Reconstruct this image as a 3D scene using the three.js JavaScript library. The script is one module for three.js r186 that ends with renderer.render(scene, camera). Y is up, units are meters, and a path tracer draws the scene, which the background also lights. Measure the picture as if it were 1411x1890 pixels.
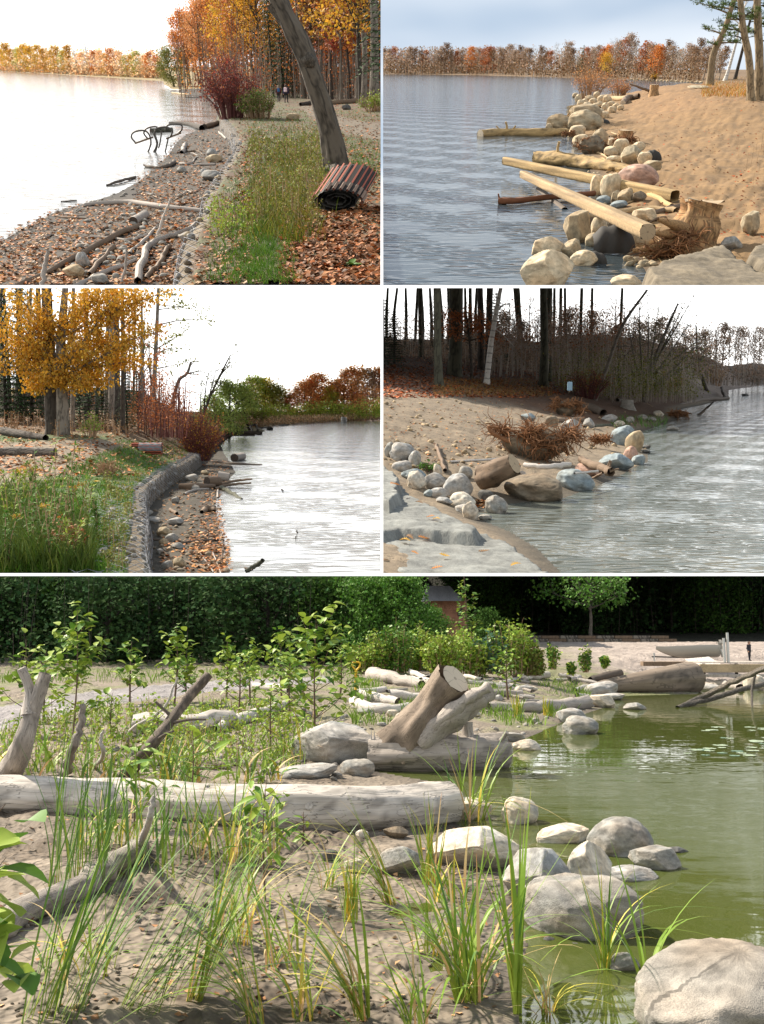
import * as THREE from 'three';
import { mergeGeometries, mergeVertices } from 'three/addons/utils/BufferGeometryUtils.js';
import { MarchingCubes } from 'three/addons/objects/MarchingCubes.js';
import { ImprovedNoise } from 'three/addons/math/ImprovedNoise.js';

// ---------------------------------------------------------------- camera, sky, sun, exposure
// The photograph is a sheet of five views; each is a piece of country of its own, standing where it is seen.
const IW = 1411, IH = 1890, FOC = 1815, CX = 705.5, CY = 945, DEG = Math.PI / 180;
const EYE = 1.15, TILT = Math.atan((1178 - CY) / FOC);
const scene = new THREE.Scene();
const camera = new THREE.PerspectiveCamera(2 * Math.atan(CY / FOC) / DEG, IW / IH, 0.1, 12000);
camera.position.set(0, EYE, 0); camera.rotation.x = TILT; camera.updateMatrixWorld();
const renderer = new THREE.WebGLRenderer({ antialias: true });
renderer.toneMapping = THREE.LinearToneMapping; renderer.toneMappingExposure = 1.95;
renderer.shadowMap.enabled = true;
const NZ = new ImprovedNoise();
const nz = (x, y = 0, z = 0) => NZ.noise(x + 0.37, y + 0.61, z + 0.13);
const fbm = (x, y, z, o = 4) => { let s = 0, a = 0.5, f = 1; for (let k = 0; k < o; k++) { s += a * nz(x * f, y * f, z * f); a *= 0.5; f *= 2.03; } return s; };
const clamp = (x, a = 0, b = 1) => Math.min(b, Math.max(a, x));
const lerp = (a, b, t) => a + (b - a) * t;
const sstep = (a, b, x) => { const t = clamp((x - a) / (b - a)); return t * t * (3 - 2 * t); };
{ // a day of bright thin cloud: white low down and towards the left, clearing to pale blue above
  const w = 1024, h = 512, d = new Float32Array(w * h * 4);
  for (let j = 0; j < h; j++) for (let i = 0; i < w; i++) {
    const el = ((j + 0.5) / h - 0.5) * 180, az = ((i + 0.5) / w) * 360 - 180;      // az: atan2(z,x)
    const ce = Math.cos(el * DEG), x = ce * Math.cos(az * DEG), y = Math.sin(el * DEG), z = ce * Math.sin(az * DEG);
    const streak = fbm(x * 3, y * 14, z * 3, 4), puff = fbm(x * 2.2 + 5, y * 4, z * 2.2, 4);
    const bank = 1 - sstep(20, 29, el + 9 * puff);                                  // cloud low round the horizon
    const left = sstep(-0.02, 0.24, -x + 0.12 * puff) * (1 - sstep(52, 74, el + 14 * puff));
    const thin = clamp(0.42 + streak * 1.1 + puff * 0.5);
    const c = Math.max(bank, left, thin * 0.8);
    const up = clamp(el / 90), near = 0.6 + 0.4 * sstep(-0.5, 0.65, (-x * 0.5 - z * 0.8) / Math.max(0.3, ce) * ce);
    const blue = [lerp(0.265, 0.1, up), lerp(0.335, 0.18, up), lerp(0.405, 0.32, up)];
    const wht = lerp(1.12, 0.48, sstep(30, 72, el)) * lerp(0.62, 1, Math.max(bank, left)) * near;
    const o = (j * w + i) * 4;
    for (let k = 0; k < 3; k++) d[o + k] = lerp(blue[k], wht * [1, 1.0, 0.99][k], c);
    if (el < 0) { d[o] = d[o + 1] = d[o + 2] = 0.3; }
    d[o + 3] = 1;
  }
  const t = new THREE.DataTexture(d, w, h, THREE.RGBAFormat, THREE.FloatType);
  t.mapping = THREE.EquirectangularReflectionMapping; t.magFilter = THREE.LinearFilter; t.needsUpdate = true;
  scene.background = t; scene.environment = t;
}
const sun = new THREE.DirectionalLight(0xfff2e0, 5);
sun.position.set(-0.58, 0.75, -0.3).normalize().multiplyScalar(900);
sun.castShadow = true; sun.shadow.radius = 3;
Object.assign(sun.shadow.camera, { left: -900, right: 900, top: 900, bottom: -900, near: 1, far: 3000 });
sun.shadow.mapSize.set(4096, 4096);
scene.add(sun, sun.target);

// ---------------------------------------------------------------- small tools
let seed0 = 7;
const rng = (s) => () => { s |= 0; s = (s + 0x6d2b79f5) | 0; let t = Math.imul(s ^ (s >>> 15), 1 | s); t = (t + Math.imul(t ^ (t >>> 7), 61 | t)) ^ t; return ((t ^ (t >>> 14)) >>> 0) / 4294967296; };
let R = rng(11);
const reseed = (s) => { R = rng(s * 7919 + 13); };
const rr = (a, b) => a + (b - a) * R();
const pick = (a) => a[Math.floor(R() * a.length)];
const V = (x, y, z) => new THREE.Vector3(x, y, z);
const ORD = ['first', 'second', 'third', 'fourth', 'fifth', 'sixth', 'seventh', 'eighth', 'ninth', 'tenth', 'eleventh', 'twelfth', 'thirteenth', 'fourteenth', 'fifteenth', 'sixteenth', 'seventeenth', 'eighteenth', 'nineteenth', 'twentieth'];
const TENS = ['', '', 'twenty', 'thirty', 'forty', 'fifty', 'sixty', 'seventy'];
const ordinal = (k) => k < 20 ? ORD[k] : (k + 1) % 10 ? TENS[Math.floor((k + 1) / 10)] + '-' + ORD[(k + 1) % 10 - 1] : TENS[(k + 1) / 10].replace('y', 'ieth');

class MB { // collects shapes, builds one indexed geometry
  constructor() { this.p = []; this.u = []; this.c = []; this.i = []; this.col = [1, 1, 1]; }
  v(x, y, z, u = 0, w = 0) { this.p.push(x, y, z); this.u.push(u, w); this.c.push(...this.col); return this.p.length / 3 - 1; }
  tube(pts, rad, seg = 6, o = {}) {
    const n = pts.length, rough = o.rough || 0, sd = o.seed ?? R() * 50, fr = o.freq || 3;
    let nrm = null, base = [], len = 0;
    for (let k = 0; k < n; k++) {
      const t = V().subVectors(pts[Math.min(n - 1, k + 1)], pts[Math.max(0, k - 1)]).normalize();
      if (!nrm) nrm = Math.abs(t.y) > 0.9 ? V(1, 0, 0) : V(0, 1, 0);
      nrm.addScaledVector(t, -nrm.dot(t)).normalize();
      const b = V().crossVectors(t, nrm); const r = typeof rad === 'number' ? rad : Array.isArray(rad) ? rad[k] : rad(k / (n - 1));
      if (k) len += pts[k].distanceTo(pts[k - 1]);
      const row = [];
      for (let s = 0; s <= seg; s++) {
        const a = s / seg * Math.PI * 2, ca = Math.cos(a), sa = Math.sin(a);
        const q = rough ? 1 + rough * (nz(ca * fr * 0.6 + sd, sa * fr * 0.6, len / r * 0.22 * fr / 3 + sd) + 0.5 * nz(ca * fr * 1.7 + sd, sa * fr * 1.7, len / r * 0.5 + sd)) : 1;
        const sq = o.square ? 0.92 / Math.pow(Math.abs(ca) ** 6 + Math.abs(sa) ** 6, 1 / 6) : 1, rx = r * q * sq * (o.flat || 1), ry = r * q * sq;
        row.push(this.v(pts[k].x + (nrm.x * ca) * rx + b.x * sa * ry, pts[k].y + (nrm.y * ca) * rx + b.y * sa * ry, pts[k].z + (nrm.z * ca) * rx + b.z * sa * ry, s / seg * Math.max(1, Math.round((o.ur || 2 * Math.PI * r) * (o.us || 1))), len * (o.us || 1)));
      }
      base.push(row);
    }
    for (let k = 0; k < n - 1; k++) for (let s = 0; s < seg; s++) { const a = base[k][s], b = base[k][s + 1], c = base[k + 1][s + 1], d = base[k + 1][s]; this.i.push(a, d, b, b, d, c); }
    if (o.cap0) this.fan(base[0], pts[0], true); if (o.cap1) this.fan(base[n - 1], pts[n - 1], false);
    return this;
  }
  fan(row, ctr, rev) {
    const c = this.v(ctr.x, ctr.y, ctr.z, 0.5, 0.5), ring = row.map((k, s) => { const a = s / (row.length - 1) * Math.PI * 2; return this.v(this.p[3 * k], this.p[3 * k + 1], this.p[3 * k + 2], 0.5 + 0.5 * Math.cos(a), 0.5 + 0.5 * Math.sin(a)); });
    for (let s = 0; s < ring.length - 1; s++) rev ? this.i.push(c, ring[s], ring[s + 1]) : this.i.push(c, ring[s + 1], ring[s]);
  }
  leaf(p, d, n, len, wid, fold = 0.2) { // folded four-cornered leaf
    const s = V().crossVectors(d, n).normalize(), m = V().copy(p).addScaledVector(d, len * 0.45).addScaledVector(n, fold * wid);
    const a = this.v(p.x, p.y, p.z), b = this.v(m.x + s.x * wid / 2, m.y + s.y * wid / 2, m.z + s.z * wid / 2), c = this.v(p.x + d.x * len, p.y + d.y * len, p.z + d.z * len), e = this.v(m.x - s.x * wid / 2, m.y - s.y * wid / 2, m.z - s.z * wid / 2);
    this.i.push(a, b, c, a, c, e);
  }
  blade(p, d, len, wid, bend, segs = 4, side = null) { // grass blade: starts along d, bends by vector bend
    const s = side || V().crossVectors(d, V(bend.z + 0.01, 0.1, -bend.x)).normalize(); let l, r;
    for (let k = 0; k <= segs; k++) {
      const t = k / segs, q = V().copy(p).addScaledVector(d, len * t).addScaledVector(bend, len * t * t), w = wid * 0.5 * (t < 0.3 ? 0.75 + t : 1.05 * (1 - ((t - 0.3) / 0.7) ** 1.6)) + wid * 0.02;
      const a = this.v(q.x - s.x * w, q.y - s.y * w, q.z - s.z * w, 0, t), b = this.v(q.x + s.x * w, q.y + s.y * w, q.z + s.z * w, 1, t);
      if (k) this.i.push(l, r, b, l, b, a); l = a; r = b;
    }
  }
  box(c, sx, sy, sz, q = null, bev = 0.08) { // box with chamfered edges
    const e = bev * Math.min(sx, sy, sz), g = new THREE.BoxGeometry(sx, sy, sz), hx = sx / 2, hy = sy / 2, hz = sz / 2; g.dispose();
    const pts = (a, b, u, w, axis, sg) => [[-1, -1], [1, -1], [1, 1], [-1, 1]].map(([i, j]) => { const o = [0, 0, 0]; o[axis] = sg * [hx, hy, hz][axis]; o[a] = i * ([hx, hy, hz][a] - e); o[b] = j * ([hx, hy, hz][b] - e); return o; });
    const put = (o) => { const t = V(...o); if (q) t.applyQuaternion(q); return this.v(c.x + t.x, c.y + t.y, c.z + t.z, o[0] + o[2] * 0.7, o[1] + o[2] * 0.5); };
    const F = {};
    for (let ax = 0; ax < 3; ax++) for (const sg of [-1, 1]) { const a = (ax + 1) % 3, b = (ax + 2) % 3, ids = pts(a, b, 0, 0, ax, sg).map(put); F[ax + '' + sg] = ids; sg > 0 ? this.i.push(ids[0], ids[1], ids[2], ids[0], ids[2], ids[3]) : this.i.push(ids[0], ids[2], ids[1], ids[0], ids[3], ids[2]); }
    // chamfers
    for (let ax = 0; ax < 3; ax++) { const a = (ax + 1) % 3, b = (ax + 2) % 3; for (const sa of [-1, 1]) for (const sb of [-1, 1]) {
      const near = (axis, sg, w, sw, z, sz2) => { const al = (axis + 1) % 3; const i = (al === w ? sw : sz2), j = (al === w ? sz2 : sw); return F[axis + '' + sg][[[-1, -1], [1, -1], [1, 1], [-1, 1]].findIndex(([x, y]) => x === i && y === j)]; };
      const p1 = near(a, sa, b, sb, ax, -1), p2 = near(a, sa, b, sb, ax, 1), p3 = near(b, sb, a, sa, ax, 1), p4 = near(b, sb, a, sa, ax, -1);
      sa * sb > 0 ? this.i.push(p1, p3, p2, p1, p4, p3) : this.i.push(p1, p2, p3, p1, p3, p4); } }
    return this;
  }
  build(flat = false) {
    let g = new THREE.BufferGeometry();
    g.setAttribute('position', new THREE.Float32BufferAttribute(this.p, 3)); g.setAttribute('uv', new THREE.Float32BufferAttribute(this.u, 2)); g.setAttribute('color', new THREE.Float32BufferAttribute(this.c, 3)); g.setIndex(this.i);
    if (flat) g = g.toNonIndexed(); g.computeVertexNormals(); return g;
  }
}
const curve = (pts, n, wob = 0) => { const c = new THREE.CatmullRomCurve3(pts, false, 'centripetal').getPoints(n); if (wob) c.forEach((p, k) => { if (k && k < n) { p.x += rr(-wob, wob); p.y += rr(-wob, wob); p.z += rr(-wob, wob); } }); return c; };

// ---------------------------------------------------------------- textures (grain, colour and fine relief only)
const hash2 = (x, y, s) => { let h = Math.imul(x, 374761393) ^ Math.imul(y, 668265263) ^ Math.imul(s, 1274126177); h = Math.imul(h ^ (h >>> 13), 1274126177); return ((h ^ (h >>> 16)) >>> 0) / 4294967296; };
const vn = (x, y, px, py, s) => { const xi = Math.floor(x), yi = Math.floor(y), fx = x - xi, fy = y - yi, u = fx * fx * (3 - 2 * fx), w = fy * fy * (3 - 2 * fy), m = (a, n) => ((a % n) + n) % n, g = (i, j) => hash2(m(xi + i, px), m(yi + j, py), s); return lerp(lerp(g(0, 0), g(1, 0), u), lerp(g(0, 1), g(1, 1), u), w); };
const pf = (u, v, px, py, s, o = 4) => { let t = 0, a = 0.5, n = 0; for (let k = 0; k < o; k++) { t += a * vn(u * px, v * py, px, py, s + k); n += a; a *= 0.55; px *= 2; py *= 2; } return t / n; };
function tex(size, fn, rgb = true) {
  const d = new Uint8Array(size * size * 4);
  for (let j = 0; j < size; j++) for (let i = 0; i < size; i++) { const c = fn(i / size, j / size), o = (j * size + i) * 4, a = Array.isArray(c) ? c : [c, c, c]; for (let k = 0; k < 3; k++) d[o + k] = (rgb ? Math.pow(clamp(a[k]), 1 / 2.2) : clamp(a[k])) * 255; d[o + 3] = 255; }
  const t = new THREE.DataTexture(d, size, size); t.wrapS = t.wrapT = THREE.RepeatWrapping; t.magFilter = THREE.LinearFilter; t.minFilter = THREE.LinearFilter; if (rgb) t.colorSpace = THREE.SRGBColorSpace; t.needsUpdate = true; return t;
}
const worley = (u, v, n, s) => { let b1 = 9, b2 = 9, id = 0; const x = u * n, y = v * n, xi = Math.floor(x), yi = Math.floor(y); for (let j = -1; j < 2; j++) for (let i = -1; i < 2; i++) { const cx = ((xi + i) % n + n) % n, cy = ((yi + j) % n + n) % n, dx = xi + i + hash2(cx, cy, s) - x, dy = yi + j + hash2(cx, cy, s + 1) - y, dd = Math.hypot(dx, dy); if (dd < b1) { b2 = b1; b1 = dd; id = hash2(cx, cy, s + 2); } else if (dd < b2) b2 = dd; } return [b1, b2, id]; };
const fBark = (u, v) => { const w = pf(u, v, 3, 3, 5, 3) * 0.25, r = Math.abs(pf(u + w * 0.4, v, 10, 3, 9, 4) * 2 - 1); return clamp(0.3 + r * 1.9) * (0.85 + 0.4 * pf(u, v, 40, 24, 3, 2)); };
const fWood = (u, v) => { const w = pf(u, v, 4, 2, 15, 3); const st = pf(u + w * 0.06, v, 48, 3, 21, 3), cr = Math.abs(pf(u + w * 0.05, v, 16, 4, 33, 3) * 2 - 1); return (0.68 + 0.42 * st) * (cr < 0.035 ? 0.6 : 1) * (0.8 + 0.3 * w); };
const fStone = (u, v) => { const a = pf(u, v, 5, 5, 41, 5), sp = pf(u, v, 90, 90, 47, 2); return clamp(0.84 + (a - 0.5) * 0.6 + (sp - 0.5) * 0.5); };
const fSand = (u, v) => { const a = pf(u, v, 6, 6, 51, 5), b = pf(u, v, 80, 80, 53, 2), c = worley(u, v, 26, 57)[0]; return clamp(0.6 + 0.5 * a + 0.35 * (b - 0.5) - 0.25 * (c < 0.18 ? 1 - c * 5 : 0)); };
const fMud = (u, v) => { const a = pf(u, v, 7, 7, 61, 5), w = worley(u, v, 22, 63), w2 = worley(u, v, 50, 69), m = sstep(0.45, 0.62, pf(u, v, 4, 4, 67, 3)); return clamp(0.62 + 0.5 * (a - 0.4) + m * (0.5 * (0.5 - w[0]) + 0.35 * (0.5 - w2[0])) + 0.18 * (pf(u, v, 100, 100, 71, 1) - 0.5)); };
const T = {
  bark: tex(256, fBark), barkB: tex(256, fBark, false), wood: tex(256, fWood), woodB: tex(256, fWood, false), stone: tex(256, fStone), stoneB: tex(256, fStone, false),
  sand: tex(512, fSand), sandB: tex(512, fSand, false), mud: tex(512, fMud), mudB: tex(512, fMud, false),
  weave: tex(128, (u, v) => 0.7 + 0.3 * Math.sin(u * 201) * Math.sin(v * 201) + 0.3 * (pf(u, v, 6, 6, 91, 3) - 0.5)),
  ring: tex(128, (u, v) => { const x = u - 0.5, y = v - 0.5, r = Math.hypot(x, y) * 2, a = Math.atan2(y, x); const w = r * 15 + 1.2 * (pf(u, v, 5, 5, 95, 3)); const crack = Math.abs(Math.sin(a * 2.5 + 3 * pf(u, v, 3, 3, 97, 2))) < 0.05 + 0.02 * r ? 0.5 : 1; return (0.72 + 0.16 * Math.sin(w * 6.283)) * crack * (r < 0.12 ? 0.6 : 1); }),
  birch: tex(256, (u, v) => { const b = pf(u, v, 3, 16, 81, 3) > 0.66 ? 0.35 : 1; return b * (0.8 + 0.25 * pf(u, v, 6, 30, 83, 3)); }),
  wave: tex(512, (u, v) => { let s = 0; const wv = [[2, 9, 1], [-3, 11, 0.8], [5, 17, 0.55], [-7, 23, 0.4], [1, 29, 0.35], [11, 31, 0.25]]; const dx = (pf(u, v, 4, 4, 85, 3) - 0.5) * 0.16; for (const [a, b, m] of wv) s += m * Math.sin((a * (u + dx) + b * (v + dx * 0.6)) * 6.28318); return 0.5 + s * 0.16 * (0.25 + 1.5 * sstep(0.3, 0.7, pf(u, v, 3, 3, 89, 2))) + 0.1 * (pf(u, v, 30, 60, 87, 3) - 0.5); }, false),
  calm: tex(256, (u, v) => 0.5 + 0.8 * (pf(u, v, 4, 7, 88, 4) - 0.5), false),
};
// ---------------------------------------------------------------- materials
const MS = (o) => { const { c = [1, 1, 1], rough = 0.9, map, bump, bs = 0.01, ...more } = o; const m = new THREE.MeshStandardMaterial({ roughness: rough, vertexColors: true, ...more }); m.color.setRGB(...c); if (map) m.map = map; if (bump) { m.bumpMap = bump; m.bumpScale = bs; } m.side = THREE.DoubleSide; return m; };
const leafMat = (c, tr = 0.35, rough = 0.75) => { const m = new THREE.MeshPhysicalMaterial({ roughness: rough, transmission: tr, thickness: 0, vertexColors: true, side: THREE.DoubleSide, specularIntensity: rough > 0.9 ? 0.15 : 0.4 }); m.color.setRGB(...c); return m; };
const bark = (c, bs = 0.015) => MS({ c, map: T.bark, bump: T.barkB, bs, rough: 0.95 });
const wood = (c, bs = 0.006) => MS({ c, map: T.wood, bump: T.woodB, bs, rough: 0.85 });
const stone = (c, bs = 0.004) => MS({ c, map: T.stone, bump: T.stoneB, bs, rough: 0.92 });
const M = {
  bkGrey: bark([0.23, 0.2, 0.165]), bkDark: bark([0.075, 0.062, 0.05]), bkTan: bark([0.3, 0.23, 0.14]), bkGreen: bark([0.13, 0.135, 0.095]), bkBig: bark([0.125, 0.105, 0.08], 0.12), bkMossShade: bark([0.08, 0.078, 0.052]),  // moss bark is darkened further, backlit shade painted into its tone
  birch: MS({ c: [0.66, 0.63, 0.58], map: T.birch }), twig: MS({ c: [0.13, 0.085, 0.06] }), twigGrey: MS({ c: [0.2, 0.165, 0.14] }), twigRed: MS({ c: [0.13, 0.045, 0.04] }), twigTan: MS({ c: [0.34, 0.22, 0.13] }),
  drift: wood([0.42, 0.375, 0.33]), driftW: wood([0.64, 0.595, 0.54]), driftD: wood([0.14, 0.11, 0.085]), wdTan: wood([0.48, 0.34, 0.18]), wdGoldLit: wood([0.55, 0.38, 0.17]), wdRed: wood([0.2, 0.075, 0.03]), wdBrown: wood([0.21, 0.145, 0.095]), stumpGoldLit: bark([0.46, 0.28, 0.13], 0.03), root: MS({ c: [0.28, 0.135, 0.06], map: T.wood }), twigHaze: MS({ c: [0.36, 0.31, 0.27] }), limb: wood([0.27, 0.215, 0.165]),  // twigHaze has haze, golden woods warm sun, painted into their colour
  cut: MS({ c: [0.55, 0.42, 0.27], map: T.ring }), cutDark: MS({ c: [0.08, 0.06, 0.045], map: T.ring }), cutPale: MS({ c: [0.75, 0.64, 0.48], map: T.ring }),
  stGrey: stone([0.36, 0.34, 0.3]), stWhite: stone([0.68, 0.6, 0.48]), stTan: stone([0.48, 0.37, 0.23]), stWarmLit: stone([0.72, 0.57, 0.37]), stWarmGreyLit: stone([0.5, 0.41, 0.27]), stPink: stone([0.55, 0.34, 0.25]), stBlue: stone([0.3, 0.35, 0.36]), stBeige: stone([0.33, 0.305, 0.265]), mudClod: stone([0.3, 0.25, 0.19]), stDark: stone([0.13, 0.125, 0.115]), stPale: stone([0.42, 0.4, 0.365]), slab: stone([0.225, 0.235, 0.225], 0.03), slabTan: stone([0.2, 0.165, 0.115], 0.03), stBrown: stone([0.24, 0.19, 0.13]),  // warm stones are pale stone with low golden sunlight painted in
  metal: MS({ c: [0.1, 0.09, 0.08], rough: 0.5, metalness: 0.6 }), alu: MS({ c: [0.36, 0.34, 0.3], rough: 0.5, metalness: 0.5 }), steel: MS({ c: [0.5, 0.5, 0.48], rough: 0.4, metalness: 0.7 }), wire: MS({ c: [0.3, 0.32, 0.36], rough: 0.6, metalness: 0.3 }),
  cloth: MS({ c: [0.045, 0.041, 0.035], map: T.weave, rough: 0.8 }), clothGrey: MS({ c: [0.24, 0.25, 0.27], map: T.weave, rough: 0.9 }), slatRed: MS({ c: [0.42, 0.105, 0.06], map: T.wood, rough: 0.8 }), slatTip: MS({ c: [0.28, 0.19, 0.14], map: T.wood, rough: 0.85 }),
  yellow: MS({ c: [0.75, 0.47, 0.03], rough: 0.5 }), black: MS({ c: [0.02, 0.02, 0.02], rough: 0.6 }), white: MS({ c: [0.75, 0.75, 0.73], rough: 0.5 }),
  lOrange: leafMat([0.62, 0.25, 0.055], 0.45), lRust: leafMat([0.4, 0.14, 0.045], 0.4), lYellow: leafMat([0.66, 0.42, 0.045], 0.45), lGold: leafMat([0.58, 0.33, 0.035], 0.45), lRed: leafMat([0.36, 0.07, 0.045]), lOlive: leafMat([0.22, 0.23, 0.05]), lGreen: leafMat([0.09, 0.2, 0.025]), lLime: leafMat([0.28, 0.38, 0.05]), lDark: leafMat([0.03, 0.065, 0.02], 0.12, 0.95), lPine: leafMat([0.045, 0.085, 0.03], 0.1), lPineLit: leafMat([0.1, 0.15, 0.035], 0.15), lBrown: leafMat([0.23, 0.13, 0.06], 0.1), lPurple: leafMat([0.2, 0.06, 0.05]), lPeach: leafMat([0.66, 0.36, 0.16], 0.45), lWillow: leafMat([0.2, 0.27, 0.055]), lForest: leafMat([0.045, 0.1, 0.018], 0.2, 0.95), lForestLit: leafMat([0.085, 0.2, 0.025], 0.3), lTeal: leafMat([0.1, 0.2, 0.13]), lHaze: leafMat([0.4, 0.29, 0.21], 0.5), flOrange: leafMat([0.9, 0.5, 0.2], 0.5), flPeach: leafMat([0.85, 0.6, 0.36], 0.5), flLime: leafMat([0.68, 0.78, 0.2], 0.5), flYellow: leafMat([0.9, 0.78, 0.16], 0.5), flRed: leafMat([0.85, 0.32, 0.2], 0.5), flWillow: leafMat([0.5, 0.6, 0.17], 0.5), flOlive: leafMat([0.5, 0.5, 0.14], 0.5), flBrown: leafMat([0.6, 0.42, 0.27], 0.45),  // fl- and -Lit leaves are lit copies, lHaze carries haze, painted into their colours
  gBlade: leafMat([0.21, 0.34, 0.045], 0.35, 0.45), gBladeD: leafMat([0.11, 0.22, 0.045], 0.3, 0.45), gYellow: leafMat([0.52, 0.47, 0.07], 0.3, 0.5), gStraw: leafMat([0.5, 0.38, 0.18], 0.2), gTurf: leafMat([0.1, 0.2, 0.025], 0.2), litter: leafMat([0.34, 0.15, 0.06], 0.1, 0.7),
};
// ---------------------------------------------------------------- the five views
class View {
  constructor(name, where, rect, h, yh, U = 1) {   // U: how large that piece of country is built
    Object.assign(this, { name, where, rect, U, h, e: Math.atan((yh - CY) / FOC), all: [], yh }); this.cam = V(0, h, 0);
    this.M = new THREE.Matrix4().makeTranslation(0, EYE, 0).multiply(new THREE.Matrix4().makeRotationX(TILT - this.e)).multiply(new THREE.Matrix4().makeTranslation(0, -h, 0));
    this.height = () => 0; this.far = 900; this.near = 2; this.floor = -0.02;
  }
  ray(px, py) { const x = (px - CX) / FOC, y = (CY - py) / FOC, c = Math.cos(this.e), s = Math.sin(this.e); return V(x, y * c + s, y * s - c).normalize(); }
  g(px, py, y = 0) { y *= this.U; const d = this.ray(px, py), t = (y - this.h) / d.y; return t > 0 && t < 5000 ? V(d.x * t, y, d.z * t) : this.at(px, py, this.far); }
  at(px, py, depth) { const d = this.ray(px, py), t = depth / -d.z; return V(d.x * t, this.h + d.y * t, d.z * t); }
  hit(px, py) {
    const d = this.ray(px, py); let t0 = this.near, t = t0;
    while (t < this.far) { t = t0 * 1.04; const y = this.h + d.y * t; if (y < Math.max(this.height(d.x * t, d.z * t), this.floor ?? -9)) { for (let k = 0; k < 12; k++) { const m = (t0 + t) / 2; if (this.h + d.y * m < Math.max(this.height(d.x * m, d.z * m), this.floor ?? -9)) t = m; else t0 = m; } return V(d.x * t, this.h + d.y * t, d.z * t); } t0 = t; }
    return this.at(px, py, this.far * 0.9);
  }
  m(p) { const c = Math.cos(this.e), s = Math.sin(this.e); return (-p.z * c + (p.y - this.h) * s) / FOC; }   // metres per photo pixel there
  upAt(px, py) { const e = this.e; if (Math.abs(e) < 0.2) return 0; const vy = CY + FOC / Math.tan(-e); return Math.atan((px - CX) / (vy - py)); }
  put(o) { this.all.push(o); return o; }
}
const names = {};
const numbered = (n) => { const k = names[n] = (names[n] ?? -1) + 1; return k ? `${n}_${String(k).padStart(3, '0')}` : n; };
const mesh = (name, g, m, parent) => { const o = new THREE.Mesh(g, m); o.name = name; o.castShadow = o.receiveShadow = true; if (parent) parent.add(o); return o; };
const tag = (o, label, category, group, kind) => { o.userData.label = label; if (category) o.userData.category = category; if (group) o.userData.group = group; if (kind) o.userData.kind = kind; return o; };
function thing(P, name, label, cat, pos, group) { const o = new THREE.Group(); o.name = numbered(name); if (pos) o.position.copy(pos); tag(o, label, cat, group); return P.put(o); }
function single(P, name, label, cat, g, m, group, kind) { const o = mesh(numbered(name), g, m); tag(o, label, cat, group, kind); return P.put(o); }
const stuff = (P, name, label, cat, g, m) => single(P, name, label, cat, g, m, null, 'stuff');
const struct = (P, name, g, m, label) => { const o = mesh(numbered(name), g, m); o.userData.kind = 'structure'; if (label) o.userData.label = label; return P.put(o); };
// polygons on the ground
const polyDist = (poly, x, z) => { let d = 1e9, inside = false; for (let i = 0, j = poly.length - 1; i < poly.length; j = i++) { const [ax, az] = poly[j], [bx, bz] = poly[i], ex = bx - ax, ez = bz - az, t = clamp(((x - ax) * ex + (z - az) * ez) / (ex * ex + ez * ez + 1e-9)), q = Math.hypot(x - ax - ex * t, z - az - ez * t); if (q < d) d = q; if ((az > z) !== (bz > z) && x < ax + (z - az) / (bz - az) * ex) inside = !inside; } return inside ? d : -d; };
const polyOf = (P, list, y = 0) => list.map(([a, b, c]) => { if (c !== undefined) return [a * P.U, b * P.U]; const p = P.g(a, b, y); return [p.x, p.z]; });
// ground sheet over the country a view looks at
function ground(P, name, x0, x1, d0, d1, nx, nd, color, mat, label) {
  const mb = new MB(), rows = [];
  for (let j = 0; j <= nd; j++) { const dep = d0 * Math.pow(d1 / d0, j / nd), row = []; for (let i = 0; i <= nx; i++) { const x = (lerp(x0, x1, i / nx) - CX) / FOC * dep, z = -dep, y = P.height(x, z); const c = color(x, y, z); mb.col = c; row.push(mb.v(x, y, z, x * 0.5 / P.U, z * 0.5 / P.U)); } rows.push(row); }
  for (let j = 0; j < nd; j++) for (let i = 0; i < nx; i++) mb.i.push(rows[j][i], rows[j][i + 1], rows[j + 1][i + 1], rows[j][i], rows[j + 1][i + 1], rows[j + 1][i]);
  return struct(P, name, mb.build(), mat, label);
}
function water(P, d0, d1, mat, sc, label) {
  const mb = new MB(), w = d1 * 0.6, n = 14; let prev = null; for (let j = 0; j <= n; j++) { const d = lerp(d0, d1, (j / n) ** 2), a = mb.v(-w, 0, -d, -w * sc, d * sc), b = mb.v(w, 0, -d, w * sc, d * sc); if (prev) mb.i.push(prev[0], prev[1], b, prev[0], b, a); prev = [a, b]; }
  return struct(P, 'lake_water', mb.build(), mat, label);
}
const waterMat = (c, rough, bump, bs, o = {}) => MS({ c, rough, bump, bs, ...o });
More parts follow.
